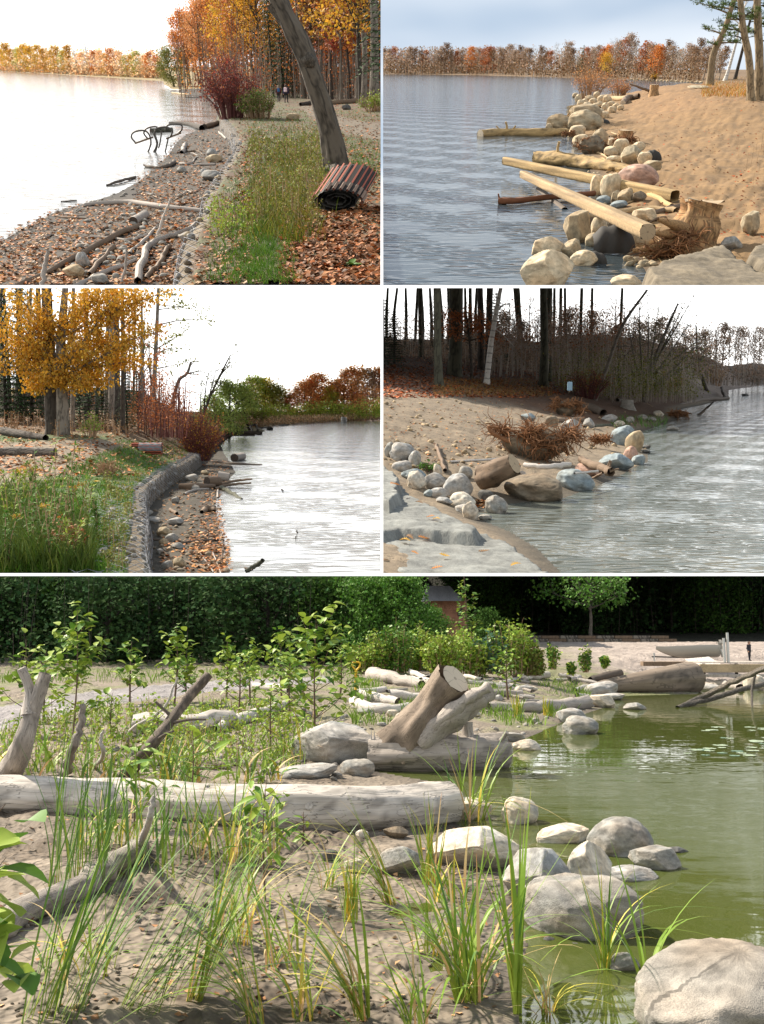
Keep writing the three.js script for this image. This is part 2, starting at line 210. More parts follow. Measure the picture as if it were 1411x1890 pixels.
// cut every mesh of a view to the wedge of space that belongs to it
function finishView(P) {
  const inv = camera.matrixWorldInverse.copy(camera.matrixWorld).invert(), [X0, Y0, X1, Y1] = P.rect;
  const planes = [[FOC, 0, X0 - CX], [-FOC, 0, -(X1 - CX)], [0, -FOC, Y0 - CY], [0, FOC, -(Y1 - CY)]].map(([a, b, c]) => [a, b, c]);   // a*x + b*y + c*z >= 0 in camera space
  for (const o of P.all) {
    o.applyMatrix4(P.M); scene.add(o); o.updateMatrixWorld(true); const drop = [];
    o.traverse((m) => {
      if (!m.isMesh) return; const g = m.geometry, mv = new THREE.Matrix4().multiplyMatrices(inv, m.matrixWorld); if (!g.boundingBox) g.computeBoundingBox();
      const bb = g.boundingBox, cs = []; for (let k = 0; k < 8; k++) cs.push(V(k & 1 ? bb.max.x : bb.min.x, k & 2 ? bb.max.y : bb.min.y, k & 4 ? bb.max.z : bb.min.z).applyMatrix4(mv));
      let cut = false; for (const [a, b, c] of planes) { let ins = 0; for (const q of cs) if (a * q.x + b * q.y + c * q.z >= 0) ins++; if (!ins) { drop.push(m); return; } if (ins < 8) cut = true; }
      if (!cut) return; const ng = clipGeo(g, mv, planes); if (!ng) drop.push(m); else m.geometry = ng;
    });
    for (const m of drop) { if (m === o || m.children.length) { m.geometry = new THREE.BufferGeometry(); m.userData.gone = true; if (m === o) scene.remove(o); } else m.parent.remove(m); }
    let any = false; o.traverse((m) => { if (m.isMesh && !m.userData.gone) any = true; }); if (!any) scene.remove(o);
  }
}
function clipGeo(g, mv, planes) {
  const at = g.attributes, names = Object.keys(at), idx = g.index, n = idx ? idx.count : at.position.count, sizes = names.map((k) => at[k].itemSize);
  const cnt = at.position.count, dist = planes.map(([a, b, c]) => { const d = new Float32Array(cnt), q = V(); for (let k = 0; k < cnt; k++) { q.fromBufferAttribute(at.position, k).applyMatrix4(mv); d[k] = a * q.x + b * q.y + c * q.z; } return d; });
  const out = names.map(() => []), keep = [], src = names.map((k) => at[k].array); let newIdx = [], nv = 0; const map = new Int32Array(cnt).fill(-1);
  const old = (k) => { if (map[k] < 0) { map[k] = nv++; for (let t = 0; t < names.length; t++) for (let s = 0; s < sizes[t]; s++) out[t].push(src[t][k * sizes[t] + s]); } return map[k]; };
  for (let f = 0; f < n; f += 3) {
    const t = [0, 1, 2].map((k) => idx ? idx.getX(f + k) : f + k); let all = true, none = false;
    for (const d of dist) { const s = (d[t[0]] >= 0) + (d[t[1]] >= 0) + (d[t[2]] >= 0); if (s < 3) all = false; if (!s) none = true; }
    if (none) continue; if (all) { newIdx.push(old(t[0]), old(t[1]), old(t[2])); continue; }
    let poly = t.map((k) => { const v = { a: names.map((_, q) => Array.from(src[q].slice(k * sizes[q], (k + 1) * sizes[q]))), d: dist.map((d) => d[k]) }; return v; });
    for (let p = 0; p < planes.length && poly.length; p++) { const next = []; for (let k = 0; k < poly.length; k++) { const A = poly[k], B = poly[(k + 1) % poly.length]; if (A.d[p] >= 0) next.push(A); if ((A.d[p] >= 0) !== (B.d[p] >= 0)) { const w = A.d[p] / (A.d[p] - B.d[p]); next.push({ a: A.a.map((x, q) => x.map((y, s) => y + (B.a[q][s] - y) * w)), d: A.d.map((x, s) => x + (B.d[s] - x) * w) }); } } poly = next; }
    if (poly.length < 3) continue; const ids = poly.map((v) => { v.a.forEach((x, q) => out[q].push(...x)); return nv++; }); for (let k = 1; k < ids.length - 1; k++) newIdx.push(ids[0], ids[k], ids[k + 1]);
  }
  if (!newIdx.length) return null; const r = new THREE.BufferGeometry(); names.forEach((k, q) => r.setAttribute(k, new THREE.Float32BufferAttribute(out[q], sizes[q]))); r.setIndex(newIdx); return r;
}
// ---------------------------------------------------------------- rocks
const rockCache = {};
function rockGeo(k, detail = 9, round = 0.5) {
  const key = k + '_' + detail + '_' + round; if (rockCache[key]) return rockCache[key];
  reseed(300 + k); let g = new THREE.IcosahedronGeometry(1, detail); g.deleteAttribute('uv'); g.deleteAttribute('normal'); g = mergeVertices(g, 1e-4);
  const cuts = []; for (let c = 0; c < (round > 0.7 ? 4 : round < 0.45 ? 16 : 11); c++) cuts.push([V(rr(-1, 1), rr(-0.8, 1), rr(-1, 1)).normalize(), (round < 0.45 ? rr(0.5, 0.78) : rr(0.62, 0.86)) + round * 0.15]);
  const p = g.attributes.position, q = V(), col = [], uv = [], sd = k * 3.7;
  for (let i = 0; i < p.count; i++) {
    q.fromBufferAttribute(p, i); const a = Math.atan2(q.z, q.x), b = Math.asin(clamp(q.y, -1, 1)); uv.push(a * 0.9, b * 0.9);
    const n1 = nz(q.x * 0.9 + sd, q.y * 0.9, q.z * 0.9), n2 = nz(q.x * 2.6 + sd, q.y * 2.6, q.z * 2.6), n3 = fbm(q.x * 6 + sd, q.y * 6, q.z * 6, 3);
    q.multiplyScalar(1 + 0.28 * n1 + 0.08 * n2); for (const [n, o] of cuts) { const d = q.dot(n) - o; if (d > 0) q.addScaledVector(n, -d * (0.9 - round * 0.25)); }
    q.multiplyScalar(1 + (0.035 - 0.02 * round) * n3 + (detail > 11 ? 0.014 * nz(q.x * 17, q.y * 17, q.z * 17) - 0.03 * sstep(0.05, 0, Math.abs(nz(q.x * 2.3 + sd, q.y * 2.3 + 4, q.z * 2.3))) : 0)); p.setXYZ(i, q.x, q.y, q.z);
    const t = 0.92 + 0.55 * fbm(q.x * 1.7 + sd, q.y * 2.6, q.z * 1.7, 4) + 0.07 * Math.sin((q.y * 1.2 + q.x * 0.5 + 0.4 * n1) * 16 + 5 * n2) + 0.5 * Math.max(0, nz(q.x * 9 + sd, q.y * 9, q.z * 9)) * 0.35 - (nz(q.x * 4 - sd, q.y * 4, q.z * 4 + 9) > 0.33 ? 0.2 : 0), w = 0.14 * nz(q.x * 1.5, q.y * 1.5 + sd, q.z * 1.5); col.push(t * (1 + w), t, t * (1 - w));
  }
  g.setAttribute('uv', new THREE.Float32BufferAttribute(uv, 2)); g.setAttribute('color', new THREE.Float32BufferAttribute(col, 3)); g.computeVertexNormals(); return (rockCache[key] = g);
}
// a stone seen at px,py (middle of its foot), w by h photo pixels
function rock(P, px, py, w, h, m, label, o = {}) {
  const b = o.y !== undefined ? P.g(px, py, o.y) : P.hit(px, py), s = P.m(b); reseed(px * 3 + py);
  const k = o.k ?? Math.floor(R() * 8), g = rockGeo(k, w > 80 ? 22 : w > 35 ? 12 : 7, o.round ?? 0.5), me = single(P, o.name || 'boulder', label, o.cat || 'rock', g, m, o.group);
  const sx = w * s / 2 / 0.93, sy = h * s / (1 + (o.sink ?? 0.62)) / 0.9, sz = (o.deep ?? 0.85) * (o.dz ? o.dz : sx);
  me.scale.set(sx, sy, sz); me.position.set(b.x, b.y + sy * (o.sink ?? 0.62), b.z - sz * 0.55); me.rotation.set(rr(-0.1, 0.1), o.yaw ?? rr(-0.5, 0.5), o.roll ?? rr(-0.12, 0.12)); return me;
}
// many small stones in one mass
function pebbles(P, n, where, name, label, m, size, maxTri = 3) {
  const geos = [0, 1, 2, 3].map((k) => rockGeo(k, maxTri, 0.8)), list = []; const mx = new THREE.Matrix4(), qq = new THREE.Quaternion();
  for (let i = 0; i < n; i++) { const w = where(i); if (!w) continue; const s = P.U * rr(size[0], size[1]) * (w.s || 1); const g = geos[i % 4].clone(); qq.setFromEuler(new THREE.Euler(rr(-0.5, 0.5), rr(0, 6), rr(-0.5, 0.5))); mx.compose(V(w.x, w.y + s * 0.15, w.z), qq, V(s, s * rr(0.45, 0.75), s * rr(0.7, 1))); g.applyMatrix4(mx); const c = g.attributes.color, t = rr(0.55, 1.25); for (let k = 0; k < c.count; k++) c.setXYZ(k, c.getX(k) * t, c.getY(k) * t * 0.98, c.getZ(k) * t * 0.95); list.push(g); }
  return list.length ? stuff(P, name, label, 'pebbles', mergeGeometries(list), m) : null;
}
// ---------------------------------------------------------------- logs and sticks
// spine: list of [px, py, height of the axis above the water plane (or 'g' = lying on the ground), radius in photo px]
function spineOf(P, spine) { const pts = [], rad = []; for (const [px, py, y, r] of spine) { let p; if (y === 'g' || y === undefined) { p = P.hit(px, py + r * 0.8); p.y += r * P.m(p) * 0.72; } else if (typeof y === 'object') p = P.at(px, py, y[0]); else p = P.g(px, py, y); pts.push(p); rad.push(r * P.m(p)); } return [pts, rad]; }
function log(P, name, label, cat, spine, m, o = {}) {
  const [pts, rad] = spineOf(P, spine), org = pts[0].clone(), t = thing(P, name, label, cat, org, o.group); pts.forEach((p) => p.sub(org)); reseed(Math.round(spine[0][0] * 7 + spine[0][1]));
  const n = o.n || Math.max(4, Math.round((o.res || 10) * (pts.length - 1))), c = pts.length > 2 ? new THREE.CatmullRomCurve3(pts, false, 'centripetal').getPoints(n) : Array.from({ length: n + 1 }, (_, k) => pts[0].clone().lerp(pts[1], k / n));
  const rf = c.map((_, k) => { const x = k / n * (rad.length - 1), i = Math.min(rad.length - 2, Math.floor(x)); return lerp(rad[i], rad[i + 1], x - i); });
  if (o.wob) c.forEach((p, k) => { p.x += rr(-1, 1) * rf[k] * o.wob; p.y += rr(-1, 1) * rf[k] * o.wob * 0.5; });
  const mb = new MB(); mb.tube(c, rf, o.seg || 14, { rough: o.rough ?? 0.14, freq: o.freq || 3, square: o.square, us: o.us || 1.6 / Math.max(...rf) * 0.16, ur: 1 });
  const body = mesh(o.body || 'bark', mb.build(), m, t);
  if (o.mottle) { const q = body.geometry.attributes; for (let k = 0; k < q.position.count; k++) { const x = q.position.getX(k), y = q.position.getY(k), z = q.position.getZ(k), f = 1.6 / Math.max(...rf), s = 0.85 + 0.5 * fbm(x * f * 0.3, y * f, z * f, 3) - (fbm(x * f * 0.5 + 9, y * f * 0.8, z * f, 3) > 0.14 ? o.mottle : 0); q.color.setXYZ(k, s, s * 0.99, s * 0.97); } }
  for (const [end, k, j] of [[o.cut0, 0, 1], [o.cut1, n, n - 1]]) if (end) { // sawn or broken face, slightly proud of the bark end
    const d = V().subVectors(c[k], c[j]).normalize(), cb = new MB(), row = []; const a = V().crossVectors(d, Math.abs(d.y) > 0.9 ? V(1, 0, 0) : V(0, 1, 0)).normalize(), b = V().crossVectors(d, a), ctr = cb.v(c[k].x + d.x * rf[k] * 0.04, c[k].y + d.y * rf[k] * 0.04, c[k].z + d.z * rf[k] * 0.04, 0.5, 0.5);
    for (let s = 0; s <= 18; s++) { const w = s / 18 * 6.2832, r = rf[k] * (1.0 + rr(-0.03, 0.03)), q = V().copy(c[k]).addScaledVector(a, Math.cos(w) * r).addScaledVector(b, Math.sin(w) * r); row.push(cb.v(q.x, q.y, q.z, 0.5 + 0.48 * Math.cos(w), 0.5 + 0.48 * Math.sin(w))); }
    for (let s = 0; s < 18; s++) cb.i.push(ctr, row[s], row[s + 1]); mesh('cut_end', cb.build(), end, t);
  }
  for (const [f, dir, len, r] of o.stubs || []) { const k = Math.round(f * n), sb = new MB(), d = V(...dir).normalize(), L = len * rf[k], a = V().copy(c[k]).addScaledVector(d, rf[k] * 0.3), e = V().copy(c[k]).addScaledVector(d, rf[k] * 0.9 + L), mid = a.clone().lerp(e, 0.5).add(V(rr(-0.1, 0.1) * L, rr(-0.05, 0.12) * L, rr(-0.1, 0.1) * L)); sb.tube(curve([a, mid, e], 5), (x) => rf[k] * r * lerp(1.5, 0.8, Math.min(1, x * 2.2)), 9, { rough: 0.15, us: 3, cap1: true }); mesh('branch_stub', sb.build(), m, t); }
  return Object.assign(t, { spine: c, rf });
}
const stick = (P, label, spine, m = M.drift, o = {}) => { const t = log(P, o.name || 'driftwood_stick', label, o.cat || 'stick', spine, m, { seg: 7, rough: 0.22, wob: 0.5, res: 6, ...o }); return t; };
// tangle of roots round a centre
function rootMass(mb, n, c, L, r, up = 0.2, spread = [1, 1, 1]) { for (let i = 0; i < n; i++) { const d = V(rr(-1, 1) * spread[0], rr(-0.6, 1) * spread[1] + up, rr(-1, 1) * spread[2]).normalize(), l = L * rr(0.4, 1), pts = [V(c.x + rr(-0.2, 0.2) * L, c.y + rr(-0.12, 0.15) * L, c.z + rr(-0.2, 0.2) * L)]; for (let k = 1; k < 5; k++) { d.x += rr(-0.9, 0.9); d.y += rr(-0.9, 0.6); d.z += rr(-0.9, 0.9); d.normalize(); pts.push(pts[k - 1].clone().addScaledVector(d, l / 4)); } const t = rr(0.5, 1.3); mb.col = [t * 1.05, t, t * 0.9]; const r0 = r * rr(0.35, 1); mb.tube(curve(pts, 8), (x) => r0 * (1 - 0.75 * x), 5); } mb.col = [1, 1, 1]; }

// ---------------------------------------------------------------- trees (built one unit tall, shared by scale)
const tint = (mb, a = 0.35, hue = 0.15) => { const t = 1 + rr(-a, a), h = rr(-hue, hue); mb.col = [t * (1 + h), t, t * (1 - h * 0.5)]; };
function scatterLeaves(mb, n, ctrs, rad, size, flatY = 0.8, droop = 0.3) { for (let i = 0; i < n; i++) { const c = pick(ctrs), q = rad * Math.cbrt(R()), a = V(rr(-1, 1), rr(-1, 1), rr(-1, 1)).normalize(); const p = V(c.x + a.x * q, c.y + a.y * q * flatY, c.z + a.z * q); tint(mb); const d = V(rr(-1, 1), rr(-0.7, 0.4) - droop, rr(-1, 1)).normalize(), nn = V(rr(-1, 1), rr(0, 1.2), rr(-1, 1)).normalize(); const l = size * rr(0.7, 1.4); mb.leaf(p, d, nn, l, l * 0.75); } }
function broad(o) { // o: r, crown base cb, spread, nb, leaves, leaf, bare, twigs
  reseed(o.seed); const tr = new MB(), lf = new MB(), r = o.r ?? 0.018, cb = o.cb ?? 0.3, nb = o.nb ?? 14, sp = o.spread ?? 0.28, tips = [], fork = o.fork ?? 0.75;
  const trunk = [V(0, -0.03, 0)]; let lx = 0, lz = 0; for (let k = 1; k <= 7; k++) { lx += rr(-0.012, 0.012) + (o.leanx || 0) / 7; lz += rr(-0.012, 0.012); trunk.push(V(lx, fork * k / 7, lz)); }
  const tc = new THREE.CatmullRomCurve3(trunk); tr.tube(tc.getPoints(o.tk ?? 14), (t) => r * (t < 0.08 ? 1.7 - t * 8 : 1.05 - 0.75 * t), o.seg ?? 8, { rough: 0.12, us: 12, ur: 0.5 });
  for (let b = 0; b < nb; b++) {
    const f = (b + rr(0, 0.9)) / nb, y = lerp(cb, fork, f) / fork, base = tc.getPoint(clamp(y, 0, 0.99)), az = b * 2.4 + rr(-0.5, 0.5), prof = o.prof ? o.prof(f) : Math.sin(Math.PI * (0.25 + 0.6 * f)), L = sp * prof * rr(0.75, 1.2), el = lerp(o.el0 ?? 0.35, o.el1 ?? 1.15, f) + rr(-0.15, 0.15);
    const d = V(Math.cos(az) * Math.cos(el), Math.sin(el), Math.sin(az) * Math.cos(el)), pts = [base.clone()]; const bend = o.curl ?? 0.25; for (let k = 1; k <= 4; k++) { d.y += bend * 0.25 * (o.weep ? -1.6 : 1); d.x += rr(-0.18, 0.18); d.z += rr(-0.18, 0.18); d.normalize(); pts.push(pts[k - 1].clone().addScaledVector(d, L / 4)); }
    const cv = curve(pts, 6), br = r * (0.5 - 0.22 * f) * (o.br ?? 1); tr.tube(cv, (t) => br * (1 - 0.75 * t), o.bseg ?? 5, { us: 12, ur: 0.3 }); tips.push(pts[4], pts[3]);
    const ns = o.sub ?? 4; for (let s = 0; s < ns; s++) { const f2 = rr(0.3, 0.98), p0 = cv[Math.min(5, Math.floor(f2 * 6))].clone(), dd = d.clone().add(V(rr(-1, 1), rr(-0.5, 0.9) - (o.weep || 0), rr(-1, 1))).normalize(), l2 = L * rr(0.25, 0.5), p1 = p0.clone().addScaledVector(dd, l2 * 0.5), p2 = p1.clone().addScaledVector(dd.add(V(0, o.weep ? -0.6 : 0.25, 0)).normalize(), l2 * 0.5); tr.tube([p0, p1, p2], (t) => br * 0.38 * (1 - 0.7 * t), 4, { us: 12, ur: 0.2 }); tips.push(p2, p1);
      for (let w = 0; w < (o.twigs ?? 0); w++) { const q0 = p1.clone().lerp(p2, R()), q1 = q0.clone().add(V(rr(-1, 1), rr(-0.3, 1), rr(-1, 1)).normalize().multiplyScalar(l2 * rr(0.4, 0.9))); tr.tube([q0, q0.clone().lerp(q1, 0.5).add(V(0, 0.006, 0)), q1], (t) => br * 0.17 * (1 - 0.6 * t), 3); tips.push(q1); } }
  }
  if (o.leaves) scatterLeaves(lf, o.leaves, tips, (o.puff ?? 0.16) * sp, o.leaf ?? 0.02, 0.75, o.weep ? 0.9 : 0.2);
  return { trunk: tr.build(), crown: o.leaves ? lf.build() : null };
}
function fir(o) { // spruce or hemlock with drooping sprays
  reseed(o.seed); const tr = new MB(), lf = new MB(), r = o.r ?? 0.016, cb = o.cb ?? 0.06, sp = o.spread ?? 0.2, nw = o.whorls ?? 22;
  tr.tube([V(0, -0.03, 0), V(rr(-0.005, 0.005), 0.4, 0), V(0, 0.98, 0)], (t) => r * (1.1 - 0.95 * t), 7, { us: 12, ur: 0.5 });
  for (let w = 0; w < nw; w++) { const f = w / nw, y = lerp(cb, 0.97, f), L = sp * (Math.pow(1 - f, 0.75) + 0.06); for (let k = 0; k < 6; k++) { const az = k * 1.047 + w * 1.9 + rr(-0.3, 0.3), l = L * rr(0.65, 1.15), d = V(Math.cos(az), 0, Math.sin(az)), p0 = V(0, y, 0), p1 = p0.clone().addScaledVector(d, l * 0.55).add(V(0, 0.02 - l * 0.05, 0)), p2 = p0.clone().addScaledVector(d, l).add(V(0, -l * 0.3, 0)); tr.tube([p0, p1, p2], (t) => r * 0.22 * (1 - 0.8 * t), 3);
    const n = Math.max(3, Math.round((o.dens ?? 16) * l / sp)); for (let s = 0; s < n; s++) { const t = (s + 0.5) / n, q = t < 0.55 ? p0.clone().lerp(p1, t / 0.55) : p1.clone().lerp(p2, (t - 0.55) / 0.45), sd = V(-d.z, 0, d.x).multiplyScalar(s % 2 ? 1 : -1); tint(lf, 0.4, 0.06); lf.leaf(q, d.clone().multiplyScalar(0.6).addScaledVector(sd, 0.8).add(V(0, rr(-0.6, 0), 0)).normalize(), V(rr(-0.2, 0.2), 1, rr(-0.2, 0.2)).normalize(), (o.leaf ?? 0.05) * rr(0.6, 1.2) * (1 - 0.4 * t), (o.leaf ?? 0.05) * 0.33, 0.1); } } }
  return { trunk: tr.build(), crown: lf.build() };
}
function pineTree(o) { // tall bare stem, flat layers of needle tufts
  reseed(o.seed); const tr = new MB(), lf = new MB(), r = o.r ?? 0.02; const sp = [V(0, -0.02, 0)]; for (const [x, y] of o.stem || [[0, 0.3], [0, 0.6], [0, 1]]) sp.push(V(x, y, 0)); const tc = new THREE.CatmullRomCurve3(sp);
  tr.tube(tc.getPoints(24), (t) => r * (t < 0.06 ? 1.5 - t * 8 : 1.03 - 0.55 * t), 10, { rough: 0.1, us: 10, ur: 0.6 });
  for (const [f, az0, L, dn] of o.limbs) { const b = tc.getPoint(f), d = V(Math.cos(az0), 0.12, Math.sin(az0)).normalize(), pts = [b]; for (let k = 1; k < 5; k++) { d.y += rr(-0.12, 0.16); d.x += rr(-0.15, 0.15); d.z += rr(-0.15, 0.15); d.normalize(); pts.push(pts[k - 1].clone().addScaledVector(d, L / 4)); } const cv = curve(pts, 8); tr.tube(cv, (t) => r * 0.28 * (1 - 0.7 * t), 5);
    for (let s = 0; s < (dn ?? 14); s++) { const q = cv[Math.floor(rr(3, 8.99))].clone().add(V(rr(-0.3, 0.3) * L, rr(-0.03, 0.1) * L, rr(-0.3, 0.3) * L)); for (let k = 0; k < 9; k++) { tint(lf, 0.35, 0.08); lf.leaf(q, V(rr(-1, 1), rr(-0.25, 0.8), rr(-1, 1)).normalize(), V(rr(-1, 1), 1, rr(-1, 1)).normalize(), (o.needle ?? 0.035) * rr(0.7, 1.2), (o.needle ?? 0.035) * 0.2, 0); } } }
  return { trunk: tr.build(), crown: lf.build() };
}
const PROTO = {}; const proto = (k, f) => PROTO[k] || (PROTO[k] = f());
const bareP = (k) => proto('bare' + k, () => broad({ seed: 20 + k, r: 0.011, cb: 0.35, spread: 0.24, nb: 15, sub: 6, twigs: 6, fork: 0.85, el0: 0.6, el1: 1.2, bseg: 4, seg: 6, tk: 8 }));
const wispP = (k) => proto('wisp' + k, () => broad({ seed: 40 + k, r: 0.014, cb: 0.35, spread: 0.22, nb: 13, sub: 4, twigs: 2, fork: 0.85, el0: 0.5, el1: 1.2, leaves: 1100, leaf: 0.026, puff: 0.36, bseg: 4, seg: 6, tk: 8 }));
const roundP = (k) => proto('round' + k, () => broad({ seed: 60 + k, r: 0.02, cb: 0.25, spread: 0.32, nb: 14, sub: 3, fork: 0.7, leaves: 1400, leaf: 0.03, puff: 0.42, bseg: 4, seg: 6, tk: 8 }));
const fullP = (k) => proto('full' + k, () => broad({ seed: 80 + k, r: 0.016, cb: 0.25, spread: 0.26, nb: 22, sub: 4, fork: 0.78, leaves: 4200, leaf: 0.017, puff: 0.34, el0: 0.3, el1: 1.2 }));
const farP = (k) => proto('far' + k, () => broad({ seed: 180 + k, r: 0.012, cb: 0.04, spread: 0.3, nb: 22, sub: 3, fork: 0.74, leaves: 1900, leaf: 0.034, puff: 0.36, el0: 0.15, el1: 1.2, bseg: 4, seg: 5, tk: 7 }));
const firP = (k) => proto('fir' + k, () => fir({ seed: 100 + k, spread: 0.17 + 0.03 * (k % 3) }));
function footAt(P, px, py, d) { // stands at distance d unless it would hover there: then on the ground seen at that spot
  if (!d) return P.hit(px, py); const a = P.at(px, py, d * P.U); if (P.height(a.x, a.z) > a.y - (P.hover ?? 0.15) * P.U) return a; const h = P.hit(px, py); return -h.z > d * P.U * 0.4 && -h.z < d * P.U * 4.5 ? h : a; }
function tree(P, name, label, px, py, hpx, pr, bk, lf, o = {}) { // foot at px,py; hpx photo pixels tall
  const b = footAt(P, px, py, o.d), s0 = P.m(b); let s = s0 * hpx / Math.cos(P.e); if (o.d) { const gy = Math.max(P.height(b.x, b.z), 0); if (gy < b.y) { s += b.y - gy; b.y = gy; } } const t = thing(P, name, label, 'tree', b, o.group); reseed(px * 5 + py);
  const g = new THREE.Group(); const sw = o.sw ?? 1; const tm = mesh('trunk', pr.trunk, bk, t); let cm = null; if (pr.crown && lf) cm = mesh('crown', pr.crown, lf, t);
  t.scale.set(s * sw, s, s * sw); t.rotation.set(0, o.yaw ?? rr(0, 6.28), 0); t.rotation.order = 'ZYX'; t.rotation.z = P.upAt(px, py - hpx * 0.5) * -1 + (o.lean || 0); return t;
}
// a trunk drawn from pixel to pixel at one distance: [[px,py,rpx],...] first point is the foot
function trunkAt(P, name, label, pts, m, o = {}) {
  const foot = footAt(P, pts[0][0], pts[0][1], o.d), d = -foot.z; const t = thing(P, name, label, 'tree', foot, o.group); reseed(Math.round(pts[0][0] * 3 + pts[0][1]));
  const L = pts.map(([x, y, r], k) => P.at(x, y, d + (o.deep || 0) * k / pts.length)), rad = pts.map(([, , r], k) => r * P.m(L[k])); const gy = Math.max(P.height(foot.x, foot.z), -0.3 * P.U); if (o.d && gy < foot.y - rad[0] * 0.4) { L.unshift(V(foot.x, gy - rad[0] * 0.3, foot.z)); rad.unshift(rad[0] * 1.1); } L.forEach((p) => p.sub(foot)); L[0].y -= rad[0] * 0.5;
  const n = 10 * (L.length - 1), c = L.length > 2 ? new THREE.CatmullRomCurve3(L, false, 'centripetal').getPoints(n) : Array.from({ length: n + 1 }, (_, k) => L[0].clone().lerp(L[1], k / n)), rf = c.map((_, k) => { const x = k / n * (rad.length - 1), i = Math.min(rad.length - 2, Math.floor(x)); return lerp(rad[i], rad[i + 1], x - i) * (k < 2 && !o.noflare ? 1.3 - 0.15 * k : 1); });
  const mb = new MB(); mb.tube(c, rf, o.seg || 12, { rough: o.rough ?? 0.1, us: 0.7 / Math.max(...rf) * 0.35, ur: 1.2 }); mesh('trunk', mb.build(), m, t); return Object.assign(t, { c, rf, d });
}
// limbs for such a trunk: [fraction, [dx,dy,dz], length in trunk lengths, radius share]
function addLimbs(t, list, m, o = {}) { const mb = new MB(), tips = []; const len = t.c[0].distanceTo(t.c[t.c.length - 1]); for (const [f, dir, L, rs] of list) { const k = Math.round(f * (t.c.length - 1)), d = V(...dir).normalize(), pts = [t.c[k].clone()]; for (let i = 1; i < 6; i++) { d.x += rr(-0.2, 0.2); d.y += rr(-0.12, 0.2) + (o.bend || 0); d.z += rr(-0.2, 0.2); d.normalize(); pts.push(pts[i - 1].clone().addScaledVector(d, len * L / 5)); } const cv = curve(pts, 10), r0 = t.rf[k] * rs; mb.tube(cv, (x) => r0 * (1 - 0.8 * x), 5, { us: 1 }); tips.push(pts[5], pts[4], pts[3]);
    for (let s = 0; s < (o.sub ?? 5); s++) { const q = cv[Math.floor(rr(3, 10.9))].clone(), e = d.clone().add(V(rr(-1, 1), rr(-0.7, 0.8), rr(-1, 1))).normalize(), l = len * L * rr(0.2, 0.45), q1 = q.clone().addScaledVector(e, l * 0.5), q2 = q1.clone().addScaledVector(e.add(V(rr(-0.4, 0.4), rr(-0.3, 0.3), 0)).normalize(), l * 0.5); mb.tube([q, q1, q2], (x) => r0 * 0.35 * (1 - 0.7 * x), 4, { us: 1 }); tips.push(q1, q2); for (let w = 0; w < (o.twigs || 0); w++) { const a = q1.clone().lerp(q2, R()), b = a.clone().add(V(rr(-1, 1), rr(-0.6, 1), rr(-1, 1)).normalize().multiplyScalar(l * 0.4)); mb.tube([a, a.clone().lerp(b, 0.5), b], (x) => r0 * 0.14, 3); tips.push(b); } } } mesh('limbs', mb.build(), m, t); return tips; }
function addCrown(t, tips, n, puff, size, m, o = {}) { const lf = new MB(); scatterLeaves(lf, n, tips, puff, size, o.fy ?? 0.8, o.droop ?? 0.25); return mesh('crown', lf.build(), m, t); }
// ---------------------------------------------------------------- shrubs
function shrub(P, name, label, px, py, wpx, hpx, sm, lm, o = {}) {
  const b = footAt(P, px, py, o.d), s = P.m(b), t = thing(P, name, label, o.cat || 'shrub', b, o.group); reseed(px * 7 + py * 3); const W = wpx * s, H = hpx * s, st = new MB(), lf = new MB(), tips = [];
  for (let k = 0; k < (o.stems ?? 40); k++) { const a = rr(0, 6.28), q = Math.sqrt(R()), x0 = Math.cos(a) * q * W * (o.foot ?? 0.22), z0 = Math.sin(a) * q * W * 0.2, tx = x0 + Math.cos(a) * q * W * (0.5 - (o.foot ?? 0.22)), tz = z0 + Math.sin(a) * q * W * 0.25, h = H * (1 - 0.45 * q * q) * rr(0.6, 1.05), p = [V(x0, -0.02 * H, z0), V(lerp(x0, tx, 0.3), h * 0.5, lerp(z0, tz, 0.3)), V(tx, h, tz)], cv = curve(p, 6); st.tube(cv, (x) => (o.sr ?? 0.9) * s * (1 - 0.7 * x), 4, { us: 2 }); tips.push(cv[6], cv[5], cv[4]); if (o.low) tips.push(cv[2], cv[3], cv[1]);
    for (let w = 0; w < (o.twigs ?? 3); w++) { const q0 = cv[Math.floor(rr(2, 6.5))], q1 = q0.clone().add(V(rr(-1, 1) * W * 0.13, rr(0, 1) * H * 0.2, rr(-1, 1) * W * 0.1)); st.tube([q0, q0.clone().lerp(q1, 0.5).add(V(0, 0.02 * H, 0)), q1], (x) => (o.sr ?? 0.9) * 0.5 * s, 3); tips.push(q1); } }
  mesh('stems', st.build(), sm, t); if (lm) { for (const [mat, n] of Array.isArray(lm) ? lm : [[lm, o.leaves ?? 600]]) { const l2 = new MB(); scatterLeaves(l2, n, tips, (o.puff ?? 0.12) * W, (o.leaf ?? 3) * s, 0.8, o.droop ?? 0); mesh('leaves', l2.build(), mat, t); } } return t;
}
